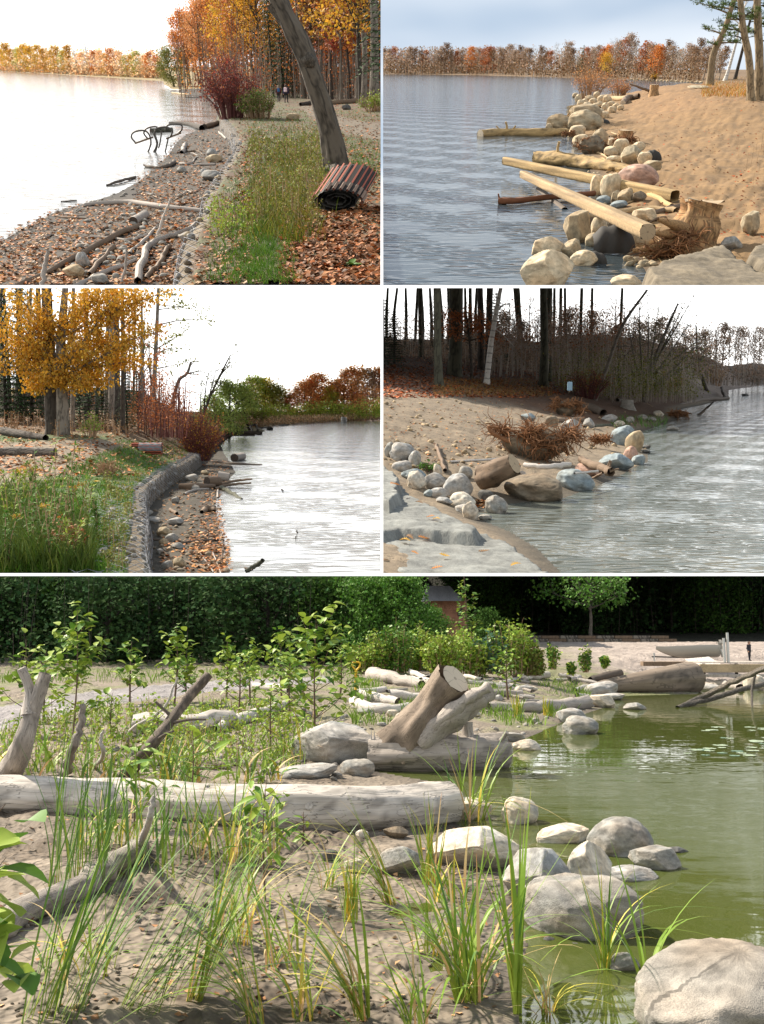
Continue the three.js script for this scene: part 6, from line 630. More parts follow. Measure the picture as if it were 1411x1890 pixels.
  log(P, 'sawn_log', 'rear pale sawn log section with dark end at the water', 'log', [[403, 878, 0.35, 8.5], [424, 881, 0.25, 8]], M.drift, { cut0: M.cutDark });
  log(P, 'drift_log', 'brown drift log lying left of the sawn sections', 'log', [[333, 897, 'g', 6], [352, 898, 'g', 7], [396, 897, 'g', 4]], M.wdBrown, { rough: 0.2 });
  log(P, 'sunken_log', 'long dark sunken log in the water below the hollow one', 'log', [[395, 853, 0.05, 3], [430, 856, 0.05, 3], [484, 858, 0, 1.5]], M.driftD, {});
  logs(P, M.wdBrown, [['branching stick reaching right into the water, upper', [[404, 893, 'g', 3], [440, 887, 0.15, 2.4], [466, 884, 0.25, 1.5]]], ['branching stick reaching right into the water, lower', [[398, 902, 'g', 3], [430, 894, 0.12, 2.4], [464, 891, 0.2, 1.5]]], ['mossy dark branch sloping into the water', [[410, 900, 'g', 4], [428, 910, 0.05, 4], [446, 922, -0.02, 3]], M.bkGreen], ['pale crooked stick in front of the sawn logs', [[340, 912, 'g', 2.5], [362, 904, 'g', 3], [386, 902, 'g', 2]], M.drift], ['short pale stub upright at the water edge', [[403, 918, 'g', 2], [402, 905, 'g', 2]], M.drift], ['rough root lump on the leaves at the water edge', [[372, 945, 'g', 4], [385, 938, 'g', 7], [396, 942, 'g', 4]]], ['short brown log on the stones in the middle of the mud', [[314, 940, 'g', 3.5], [328, 948, 'g', 3.5]]], ['thin stick lying across the mud in the middle', [[300, 960, 'g', 1.2], [324, 953, 'g', 1.2]], M.drift], ['dark stick lying from the wall across the stones', [[262, 992, 'g', 2], [310, 998, 'g', 2], [330, 998, 'g', 1.5]], M.driftD], ['dark branch on the leaves at the water edge', [[318, 1004, 'g', 2], [350, 1000, 'g', 2.5], [402, 996, 'g', 2.5]], M.driftD], ['long thin curved stem standing in the litter', [[410, 1040, 'g', 1.3], [410, 990, 'g', 1.3], [398, 960, 'g', 1]]], ['thin stick slanting at the bottom, left of two', [[395, 1056, 'g', 1.4], [370, 1020, 'g', 1.3]], M.drift], ['thin stick slanting at the bottom, right of two', [[408, 1060, 'g', 1.6], [393, 1018, 'g', 1.4]], M.drift], ['low brown branch at the bottom of the litter', [[335, 1034, 'g', 2.5], [385, 1050, 'g', 3]]], ['mossy broken log in the water at the bottom', [[455, 1055, 0.05, 4], [474, 1043, 0.2, 4.5], [487, 1034, 0.35, 4]], M.bkGreen], ['black twig crossing the mossy broken log', [[452, 1048, 0.1, 2], [466, 1052, 0.1, 1.6]], M.driftD], ['tiny dark twig sticking out of the open water, left', [[546, 994, 0, 1], [546, 990, 0.1, 0.9]], M.driftD], ['tiny dark twig sticking out of the open water, right', [[549, 983, 0, 1.2], [548, 979, 0.1, 1]], M.driftD], ['dark twig afloat below the branching sticks', [[520, 903, 0, 1], [523, 905, 0.06, 1]], M.driftD]]);
  // stones
  [[323, 929, 15, 11, 'round grey stone in the middle of the mud'], [283, 964, 26, 9, 'long flat stone left on the mud'], [301, 989, 28, 16, 'largest pale stone in the middle of the mud'], [317, 1000, 22, 14, 'pale stone right of the largest one'], [322, 969, 30, 12, 'pale pointed stone left of the red leaves'], [302, 1007, 16, 12, 'small stone below the largest pale one'], [328, 1013, 24, 10, 'bluish flat stone by the dark branch'], [295, 1022, 13, 9, 'small white stone near the wall foot'], [330, 1047, 24, 18, 'pale angular stone at the bottom edge'], [307, 1050, 20, 14, 'mossy round stone at the bottom edge'], [254, 972, 18, 14, 'pale stone at the foot of the wall'], [260, 1012, 18, 12, 'tan stone at the foot of the wall near the bottom'], [360, 905, 18, 9, 'grey stone beside the crooked stick'], [352, 888, 26, 12, 'grey stone beyond the drift log'], [378, 876, 16, 8, 'brown stone beyond the sawn logs'], [270, 950, 22, 8, 'flat tan stone below the corner of the wall']].forEach(([x, y, w, h, l], k) => rock(P, x, y, w, h, [M.stGrey, M.stPale, M.stTan][k % 3], l + ' ' + W, { name: 'stone' }));
  const mud = (p) => polyDist(land, p.x, p.z) > -0.3 && polyDist(upper, p.x, p.z) < -0.3, bank = (p) => polyDist(upper, p.x, p.z) > 0.4;
  reseed(38); pebbles(P, 170, spotIn(P, 250, 420, 870, 1058, mud), 'pebbles', 'small stones scattered over the mud ' + W, M.stBrown, [0.03, 0.12]);
  litterMass(P, 'fallen leaves over the muddy shore ' + W, 1900, () => { const p = spotIn(P, 300, 425, 850, 1058, (q, x, y) => mud(q) && (R() < 0.25 || x > 375 || (y > 980 && x > 350)))(); return p; }, [0.08, 0.2], M.litter, AUT);
  litterMass(P, 'fallen leaves on the wood floor and grass ' + W, 2600, spotIn(P, -20, 340, 765, 880, bank), [0.12, 0.3], M.litter, AUT);
  reseed(83); thicket(P, 'low green and brown weeds overgrowing the wall top ' + W, 150, () => spotIn(P, 190, 300, 880, 1058, bank)(), [0.1, 0.4], M.twigTan, M.lOlive, 16, 4, { w: 0.5 });
  reseed(39); grassMass(P, 'grass', 'short green grass on the wall top and beside the path ' + W, 15000, () => spotIn(P, -10, 350, 815, 1058, (p, x, y) => bank(p) && polyDist(dirt, p.x, p.z) < 0.2 && (nz(p.x * 0.7, p.z * 0.7) > -0.15 || y < 870) && !(x > 195 && y > 935 && R() < 0.75))(), [0.08, 0.25], 0.022, M.gTurf, 0.5, [[1, 1, 1], [1.3, 1.4, 0.8], [0.8, 0.9, 0.9]]);
  grassMass(P, 'tall_grass', 'tall green grass in the bottom left corner ' + W, 5500, () => spotIn(P, -30, 175, 905, 1060, (p, x, y) => bank(p) && x < 60 + (y - 890) * 0.9)(), [0.3, 1.0], 0.025, M.gBladeD, 0.4, [[0.8, 0.65, 0.6], [1.6, 1.0, 0.8], [1.1, 0.9, 0.7]]);
  reseed(40); const plants = [[20, 990, 130], [48, 1000, 150], [72, 985, 160], [100, 1000, 190], [118, 985, 165], [138, 1000, 160], [160, 990, 110], [60, 1040, 120], [95, 1050, 120], [130, 1050, 100], [10, 1050, 130], [182, 1000, 80], [40, 950, 90], [86, 1030, 150]];
  plants.forEach(([x, y, h], k) => { const b = P.hit(x, y), s = P.m(b), t = thing(P, 'goldenrod_plant', `leafy goldenrod stalk in the bottom left weeds, ${ordinal(k)} of fourteen ${W}`, 'plant', b); const st = new MB(), lf = new MB(), fl = new MB(), H = h * s; for (let q = 0; q < 4; q++) { const ln = V(rr(-0.22, 0.3) * H, H * rr(0.7, 1), rr(-0.15, 0.15) * H), cv = curve([V(rr(-4, 4) * s, 0, 0), ln.clone().multiplyScalar(0.5).add(V(0, 0.05 * H, 0)), ln], 10); st.tube(cv, 0.8 * s, 4); for (let w = 0; w < 46; w++) { const p = cv[Math.floor(rr(1, 10.9))], d = V(rr(-1, 1), rr(-0.2, 0.8), rr(-1, 1)).normalize(); tint(lf, 0.35, 0.15); lf.leaf(p, d, V(rr(-0.3, 0.3), 1, rr(-0.3, 0.3)).normalize(), rr(8, 15) * s, 3.6 * s); } if ((k + q) % 3 === 0) for (let w = 0; w < 40; w++) { const p = cv[10].clone().add(V(rr(-9, 9) * s, rr(-4, 4) * s, rr(-4, 4) * s)); tint(fl); fl.leaf(p, V(rr(-1, 1), rr(0, 1), rr(-1, 1)).normalize(), V(0, 1, 0), 4 * s, 2.4 * s); } } mesh('stalk', st.build(), M.twigTan, t); mesh('leaves', lf.build(), k % 3 ? M.lGreen : M.lLime, t); if (fl.i.length) mesh('flower_head', fl.build(), k % 2 ? M.lOlive : M.lGold, t); });
  shrub(P, 'bramble_shrub', 'low brown and orange leafy weeds beside the wall top', 128, 1040, 70, 95, M.twigTan, [[M.lRust, 260], [M.lBrown, 300]], { stems: 26, leaf: 6 }); shrub(P, 'sapling_shrub', 'light green sapling bush at the wood edge right of the maple', 168, 806, 46, 44, M.twigTan, [[M.lLime, 420]], { stems: 20, leaf: 3 }); shrub(P, 'dry_weeds', 'dry grey weeds beside the path near the wall', 195, 876, 60, 30, M.twigTan, [[M.lBrown, 260]], { stems: 40, leaf: 2.5 });
  { const b = P.hit(178, 898), s = P.m(b), t = thing(P, 'yellow_flower', 'small bright yellow flower at the edge of the wall', 'flower', b), st = new MB(); st.tube([V(0, 0, 0), V(0, 8 * s, 0)], 0.6 * s, 4); mesh('stem', st.build(), M.lGreen, t); for (let k = 0; k < 9; k++) { const l = mesh('petal', LEAF[0], M.yellow, t); l.scale.setScalar(8 * s); l.position.set(0, 8 * s, 0); l.rotation.set(-0.5, k * 0.7, 0, 'YXZ'); } }
  finishView(P);
}
// ================================================================ middle right view: root wads and boulders below a hazy wood
{
  const P = new View('p4', 'middle right view', [707.5, 531.5, 1560, 1058], 5.2 * 1.45, 694, 1.45); P.near = 18 * P.U; P.far = 1100 * P.U; const U = P.U; const W = '(middle right view)';
  const land = polyOf(P, [[1080, 1110], [1040, 1058], [992, 1010], [942, 980], [897, 962], [880, 945], [928, 932], [1042, 920], [1094, 900], [1128, 888], [1168, 866], [1198, 852], [1196, 826], [1172, 808], [1190, 796], [1238, 778], [1262, 770], [1256, 756], [1300, 747], [1346, 736], [1346, 720], [1411, 711], [1700, 706], [1500, -1000, 1], [-400, -1000, 1], [-400, -5, 1], [6, -5, 1]]);
  P.height = (x, z) => { const s = polyDist(land, x, z) / U; x /= U; z /= U; const d = -z, n = fbm(x * 0.45, z * 0.35, 5, 4); let y = s > 0 ? 4.0 * sstep(-3, 22, s) * sstep(0, 1.5, s) * (d < 200 ? 1 : 0.2) : Math.max(-1.2, s * 0.2); y += s > 0 && d < 200 ? (0.3 * n + 0.05 * nz(x * 3, z * 3)) * sstep(0.3, 3, s) + Math.min(5, Math.max(0, s - 19) * 0.15) : 0; if (s > 0) { const hl = d > 200 ? (d > 500 ? 13 : 17) * sstep(0, 26, s) * sstep(d > 500 ? 610 : 215, d > 500 ? 700 : 270, d) * (0.85 + 0.3 * nz(x * 0.05, z * 0.02)) : 0; y += hl; } return y * U; };
  const col = (x, y, z) => { const s = polyDist(land, x, z) / U; x /= U; z /= U; const d = -z, n = fbm(x * 0.5, z * 0.5, 8, 4), q = 0.9 + 0.5 * n; if (d > 200) return [0.36 * q, 0.29 * q, 0.245 * q]; const w = sstep(0, 1.5, s), f = sstep(19.5, 21.5, s + 1.6 * n), f2 = Math.max(f, sstep(85, 100, d) * sstep(1, 3, s)); const c = [lerp(0.1, 0.29, w), lerp(0.085, 0.225, w), lerp(0.06, 0.15, w)]; return [lerp(c[0], 0.17, f2) * q, lerp(c[1], 0.085, f2) * q, lerp(c[2], 0.042, f2) * q]; };  // far hillside is kept pale, haze painted into its tone
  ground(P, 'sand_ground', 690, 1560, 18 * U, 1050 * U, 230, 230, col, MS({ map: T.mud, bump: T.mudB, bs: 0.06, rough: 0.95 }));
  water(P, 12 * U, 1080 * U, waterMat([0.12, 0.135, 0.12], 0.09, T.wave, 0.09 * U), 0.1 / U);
  // hazy wood: the haze is painted as pale twig, leaf and hill tones
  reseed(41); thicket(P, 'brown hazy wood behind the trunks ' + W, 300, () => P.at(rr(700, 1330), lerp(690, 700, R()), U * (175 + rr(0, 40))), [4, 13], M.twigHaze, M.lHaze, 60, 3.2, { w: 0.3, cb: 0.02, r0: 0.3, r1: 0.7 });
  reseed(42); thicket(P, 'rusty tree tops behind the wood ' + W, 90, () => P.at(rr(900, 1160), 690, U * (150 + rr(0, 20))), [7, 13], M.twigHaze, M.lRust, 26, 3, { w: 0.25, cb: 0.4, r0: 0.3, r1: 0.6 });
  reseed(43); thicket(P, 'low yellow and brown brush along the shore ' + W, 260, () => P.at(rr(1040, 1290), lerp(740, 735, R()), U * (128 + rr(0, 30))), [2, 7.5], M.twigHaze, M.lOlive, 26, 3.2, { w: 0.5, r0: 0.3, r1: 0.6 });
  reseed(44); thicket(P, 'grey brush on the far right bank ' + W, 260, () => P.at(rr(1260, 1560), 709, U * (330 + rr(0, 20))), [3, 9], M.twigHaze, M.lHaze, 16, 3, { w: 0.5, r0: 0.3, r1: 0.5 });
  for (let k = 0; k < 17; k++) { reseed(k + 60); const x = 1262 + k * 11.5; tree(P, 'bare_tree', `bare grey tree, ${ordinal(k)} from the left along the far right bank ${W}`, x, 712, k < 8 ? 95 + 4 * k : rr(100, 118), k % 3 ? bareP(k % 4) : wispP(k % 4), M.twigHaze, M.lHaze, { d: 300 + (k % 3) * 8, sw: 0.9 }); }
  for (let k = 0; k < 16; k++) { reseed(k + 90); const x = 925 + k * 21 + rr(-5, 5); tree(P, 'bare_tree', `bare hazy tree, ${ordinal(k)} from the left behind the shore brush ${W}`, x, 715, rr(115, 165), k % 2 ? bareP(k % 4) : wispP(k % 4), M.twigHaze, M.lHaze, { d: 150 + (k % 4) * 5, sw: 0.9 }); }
  for (let k = 0; k < 11; k++) { reseed(k + 120); const x = 712 + k * 17 + rr(-4, 4); trunkAt(P, 'thin_tree', `thin dark trunk, ${ordinal(k)} from the left at the back of the slope ${W}`, [[x, 650 - rr(0, 18), rr(2, 4.5)], [x + rr(-3, 3), 590, 3], [x + rr(-6, 6), 515, 2]], M.bkMossShade, { d: 92 + (k % 4) * 5 }); }
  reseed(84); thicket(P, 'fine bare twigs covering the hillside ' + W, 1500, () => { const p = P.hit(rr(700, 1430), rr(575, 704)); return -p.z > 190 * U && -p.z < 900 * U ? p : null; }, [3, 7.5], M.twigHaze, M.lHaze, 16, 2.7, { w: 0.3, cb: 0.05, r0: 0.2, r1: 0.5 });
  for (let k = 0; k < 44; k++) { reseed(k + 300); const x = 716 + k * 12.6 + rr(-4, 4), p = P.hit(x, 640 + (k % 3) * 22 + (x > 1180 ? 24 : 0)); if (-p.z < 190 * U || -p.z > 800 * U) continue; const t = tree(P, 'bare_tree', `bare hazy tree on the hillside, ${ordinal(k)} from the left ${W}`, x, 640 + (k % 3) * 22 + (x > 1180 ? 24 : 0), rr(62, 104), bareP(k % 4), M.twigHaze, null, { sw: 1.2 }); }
  // main trunks
  const tr = (l, pts, m, d, o = {}) => trunkAt(P, 'big_tree', l + ' ' + W, pts, m, { seg: 16, d, ...o });
  tr('straight green-brown trunk nearest the sand at the left', [[811, 712, 9], [808, 640, 7.5], [808, 590, 7], [806, 510, 6.5]], M.bkMossShade, 66);
  tr('thickest mossy trunk behind the straight one', [[838, 694, 15], [841, 640, 12], [841, 590, 12.5], [842, 510, 13]], M.bkMossShade, 70);
  tr('dark double trunk behind the birch, left stem', [[888, 682, 6], [888, 600, 6], [886, 510, 5]], M.bkDark, 66); tr('dark double trunk behind the birch, right stem', [[901, 680, 6], [903, 600, 6], [905, 510, 6]], M.bkDark, 67);
  tr('leaning dark trunk right of the birch', [[962, 640, 5.5], [958, 590, 5.5], [952, 510, 6.5]], M.bkMossShade, 88);
  tr('left stem of the tall pair in the middle', [[1003, 712, 9], [1005, 640, 7], [1003, 510, 6.5]], M.bkMossShade, 70); tr('right stem of the tall pair in the middle', [[1013, 705, 6], [1013, 620, 5.5], [1015, 510, 5.5]], M.bkMossShade, 72);
  [[1033, 690, 3.5, 1036], [1045, 690, 3, 1043], [1022, 688, 3, 1024], [1068, 700, 3.5, 1075], [1090, 705, 3, 1094], [1140, 715, 3, 1150], [870, 660, 4, 868], [778, 660, 5, 776], [850, 640, 4, 852]].forEach(([x, y, r, t], k) => tr(`slender grey trunk, ${ordinal(k)} of those between the thick ones`, [[x, y, r], [(x + t) / 2, 620, r * 0.9], [t, 510, r * 0.8]], M.bkMossShade, 90 + k));
  limbTree(P, 'birch_tree', 'leaning white birch trunk at the edge of the sand', [[898, 708, 5.5], [906, 640, 5], [913, 595, 4.5], [926, 525, 3.5]], M.birch, [[0.75, 942, 560, 0, 0.5], [0.55, 938, 598, 0, 0.3], [0.6, 950, 640, 0, 0.25]], null, { d: 57.5, sub: 3 });
  limbTree(P, 'oak_sapling', 'young oak with rust leaves hanging across the thick trunk', [[872, 700, 2.5], [868, 640, 2.2], [862, 585, 1.6]], M.bkDark, [[0.7, 815, 590, -1, 0.7], [0.8, 830, 575, -1, 0.7], [0.8, 900, 600, -1, 0.7], [0.6, 920, 620, -1, 0.7], [0.9, 860, 575, -1, 0.7], [0.6, 830, 610, -1, 0.7], [0.7, 890, 582, -1, 0.6]], { m: M.lRust, n: 1100, puff: 11, leaf: 4 }, { d: 58 });
  [[728, 672, 100, 0, 'lDark'], [708, 680, 130, 1, 'lPine'], [935, 672, 100, 2, 'lPine'], [915, 668, 130, 0, 'lDark'], [950, 675, 70, 1, 'lPine']].forEach(([x, y, h, k, m], i) => tree(P, 'hemlock_tree', `dark green hemlock, ${ordinal(i)} of those on the slope ${W}`, x, y, h, firP(k), M.bkDark, M[m], { sw: 1.7, d: 70 }));
  limbTree(P, 'willow_tree', 'fan of bare leaning willow stems at the shore', [[1188, 742, 6], [1200, 690, 4], [1222, 630, 3], [1252, 560, 1.6]], M.bkGrey, [[0.1, 1290, 635, 0, 0.5], [0.15, 1240, 580, 0, 0.5], [0.1, 1180, 560, 0, 0.5], [0.1, 1160, 600, 0, 0.5], [0.2, 1270, 600, 0, 0.45], [0.2, 1215, 570, 0, 0.45], [0.3, 1265, 560, 0, 0.5], [0.1, 1300, 660, 0, 0.4], [0.05, 1150, 650, 0, 0.5], [0.4, 1280, 548, 0, 0.5], [0.3, 1300, 620, 0, 0.4], [0.2, 1195, 545, 0, 0.4]], { m: M.lOlive, n: 1500, puff: 14, leaf: 2.2 }, { d: 122, sub: 16 });
  limbTree(P, 'leaning_tree', 'long dark leaning stem crossing above the brush', [[1098, 738, 4], [1120, 680, 3.5], [1150, 600, 3], [1195, 535, 2]], M.bkGrey, [[0.6, 1180, 590, 0, 0.4], [0.7, 1150, 560, 0, 0.4], [0.5, 1170, 640, 0, 0.4]], null, { d: 112 });
  limbTree(P, 'small_tree', 'small slanting dark tree on the far driftwood point', [[1305, 722, 4], [1295, 690, 2.6], [1288, 650, 2], [1285, 600, 1.2]], M.bkDark, [[0.5, 1270, 650, 0, 0.5], [0.6, 1310, 640, 0, 0.5], [0.8, 1270, 610, 0, 0.5]], { m: M.lPeach, n: 500, puff: 9, leaf: 2.4 }, { d: 200 });
  shrub(P, 'yellow_shrub', 'pale yellow bush on the far driftwood point', 1322, 712, 36, 40, M.twigTan, [[M.lGold, 450]], { stems: 26, leaf: 2.2, d: 205 }); shrub(P, 'yellow_shrub', 'yellow-brown bush left of the far driftwood point', 1238, 722, 60, 40, M.twigTan, [[M.lGold, 500], [M.lBrown, 300]], { stems: 34, leaf: 2.2, d: 135 }); shrub(P, 'red_shrub', 'dark red-brown brush at the wood edge behind the root wad', 1085, 735, 90, 60, M.twigRed, [[M.lRust, 450], [M.lOlive, 350]], { stems: 70, leaf: 2.6, d: 100 });
  { const b = P.at(1052, 722, 84 * U), s = P.m(b), t = thing(P, 'blue_panel', 'small pale blue panel on a post at the wood edge', 'sign', b), mb = new MB(); mb.box(V(0, 9 * s, 0), 9 * s, 16 * s, 2 * s, null, 0.3); mesh('panel', mb.build(), MS({ c: [0.2, 0.32, 0.42] }), t); const p = new MB(); p.tube([V(0, -2 * s, -1.6 * s), V(0, 14 * s, -1.6 * s)], 0.8 * s, 5); mesh('post', p.build(), M.bkGrey, t); }
  reseed(45); litterMass(P, 'carpet of rust brown leaves on the wooded slope ' + W, 11000, spotIn(P, 700, 1120, 620, 735, (p) => polyDist(land, p.x, p.z) > 19), [0.18, 0.42], M.litter, [[0.9, 0.5, 0.35], [0.7, 0.4, 0.3], [1.2, 0.7, 0.4], [0.5, 0.35, 0.28], [1.5, 1.2, 1]]);
  grassMass(P, 'dry_grass', 'tan grass at the edge of the sand ' + W, 2600, () => spotIn(P, 800, 1020, 700, 732)(), [0.15, 0.5], 0.03, M.gStraw, 0.6, [[0.6, 0.55, 0.35], [0.7, 0.45, 0.25]]);
  litterMass(P, 'leaves and chips scattered over the sand ' + W, 900, spotIn(P, 707, 1060, 735, 860), [0.08, 0.2], M.litter, AUT);
  pebbles(P, 200, spotIn(P, 707, 1200, 735, 870, (p) => polyDist(land, p.x, p.z) > 0.2), 'pebbles', 'clods and small stones in the sand ' + W, M.stTan, [0.06, 0.2]);
  // far driftwood point
  logs(P, M.driftD, [['long log along the far point', [[1255, 748, 0.3, 3], [1300, 738, 0.5, 4], [1345, 735, 0.3, 3]]], ['upright curved root at the end of the far point', [[1340, 735, 0.2, 3], [1334, 722, 1.5, 3], [1333, 714, 2.2, 2]]], ['thin drift pole left of the far point', [[1200, 735, 0.8, 2], [1260, 722, 1.2, 2]]], ['arched branch on the shore left of the far point', [[1215, 735, 0.7, 2.5], [1235, 716, 2.2, 2.5], [1256, 728, 0.8, 2]]], ['low log before the far point', [[1180, 750, 0.4, 3.5], [1250, 745, 0.3, 4]]], ['bare branch standing out of the water', [[1290, 766, 0, 2.5], [1306, 752, 1.0, 2], [1318, 742, 1.8, 1.2]]], ['curved sawn log right of the pale stump', [[1178, 738, 0.9, 4], [1192, 748, 0.6, 5], [1206, 757, 0.3, 4]], M.wdTan], ['dark log running behind the pale stump', [[1176, 742, 0.8, 4], [1140, 738, 'g', 4]]]]);
  rock(P, 1377, 731, 12, 4, M.stDark, 'small dark rock in the bright water at the right', { name: 'stone' });
  stump(P, 'pale sawn stump on a sandy hump by the far brush', 1158, 754, 22, 16, M.stGrey, M.cutPale);
  rootClump(P, 'dark mat of roots at the water by the reeds', 1252, 772, 36, 16, 60, M.root);
  // root wads
  const wad = (label, x, y, w, h, n, o = {}) => { const d = -P.hit(x, y).z, b = P.at(x, y, d), s = P.m(b), t = thing(P, 'root_wad', label, 'root wad', b), mb = new MB(); reseed(x); for (let k = 0; k < 7; k++) rootMass(mb, n / 5, V(rr(-0.36, 0.36) * w * s, rr(0.2, 0.62) * h * s, rr(-0.1, 0.1) * w * s), w * s * 0.3, 1.5 * s, 0.05, [1, 0.7, 0.6]); mesh('roots', mb.build(), M.root, t); for (const [a, c, r, m] of o.thick || []) { const rb = new MB(), q = a.map(([px, py, dz]) => P.at(px, py, d + (dz || 0)).sub(b)); rb.tube(curve(q, q.length * 5), (k) => r * s * (1 - 0.5 * k), 8, { rough: 0.2, us: 2 }); mesh('root', rb.build(), m || M.root, t); } const core = mesh('root_core', rockGeo(5, 7, 0.5), M.stBrown, t); core.scale.set(w * 0.3 * s, h * 0.32 * s, w * 0.2 * s); core.position.set(0, h * 0.3 * s, -w * 0.1 * s); return t; };
  wad('large tangled root wad of orange roots in the middle', 992, 850, 205, 104, 560, { thick: [[[[985, 830], [975, 790], [972, 775]], 0, 4], [[[975, 825], [990, 795], [1003, 782]], 0, 3.5], [[[940, 815], [910, 800], [902, 788], [925, 790]], 0, 4], [[[1050, 840], [1035, 808], [1005, 812]], 0, 3]] });
  wad('smaller root wad farther up by the black log', 1046, 768, 74, 50, 240, { thick: [[[[1040, 775], [1045, 745], [1050, 735]], 0, 2.5]] });
  rootClump(P, 'small tuft of dry roots behind the boulders', 1108, 828, 40, 34, 70, M.root); rock(P, 1018, 790, 26, 22, M.stBrown, 'upright clump of earth and roots between the root wads', { round: 0.6 });
  log(P, 'black_log', 'black log lying up the sand right of the far root wad', 'log', [[1063, 746, 'g', 6], [1090, 752, 'g', 8], [1114, 762, 'g', 7]], M.driftD, { cut0: M.cutDark });
  log(P, 'drift_log', 'brown log under the far root wad', 'log', [[1028, 776, 'g', 4], [1076, 774, 'g', 5]], M.wdBrown, { cut0: M.cut });
  // sawn stump lying over, with its trunk
  { const T0 = log(P, 'sawn_stump', 'sawn-off stump with torn base leaning over the boulders', 'stump', [[898, 878, 1.0, 24], [925, 868, 1.35, 22], [950, 856, 1.65, 19]], M.wdBrown, { rough: 0.3, freq: 4, mottle: 0.3, cut1: M.cut, cut0: M.cutDark, seg: 22 }); reseed(3); const rb = new MB(); rootMass(rb, 80, V(0, -0.1, 0.1), 1.0, 0.03, -0.1, [0.7, 1, 0.6]); mesh('roots', rb.build(), M.root, T0); }
  logs(P, M.drift, [['smooth pale pole running from the stump to the right', [[966, 858, 1.35, 4.5], [1010, 862, 1.3, 5.5], [1055, 856, 1.4, 5]], M.driftW], ['thin pale plank lying on the sand left of the stump', [[830, 852, 'g', 2], [920, 847, 'g', 2.5]], M.driftW], ['short broken branch below the stump', [[960, 872, 0.9, 5], [974, 881, 0.7, 4]], M.drift], ['brown branch standing among the pebbles at the left', [[822, 868, 'g', 4], [814, 845, 'g', 4], [806, 822, 'g', 3.5]], M.wdBrown], ['log with a splintered end reaching over the water', [[1072, 848, 1.0, 7], [1105, 862, 0.8, 8], [1126, 870, 0.7, 9]], M.wdBrown, { stubs: [[0.9, [0.2, 1, 0], 1.4, 0.3], [0.8, [0.1, 0.9, 0.4], 1.2, 0.25], [0.95, [1, 0.3, 0.3], 1.3, 0.25]] }], ['thin pale stick lying on the blue boulder', [[1060, 874, 0.9, 2], [1104, 869, 0.8, 2]], M.driftW], ['thin dark stick hanging from the splintered log', [[1114, 872, 0.7, 2], [1094, 882, 0.2, 1.6]], M.wdBrown], ['drift log half under water near the reeds', [[1080, 788, 'g', 3], [1128, 784, 'g', 3]], M.bkGreen]], { name: 'drift_log', cat: 'log' });
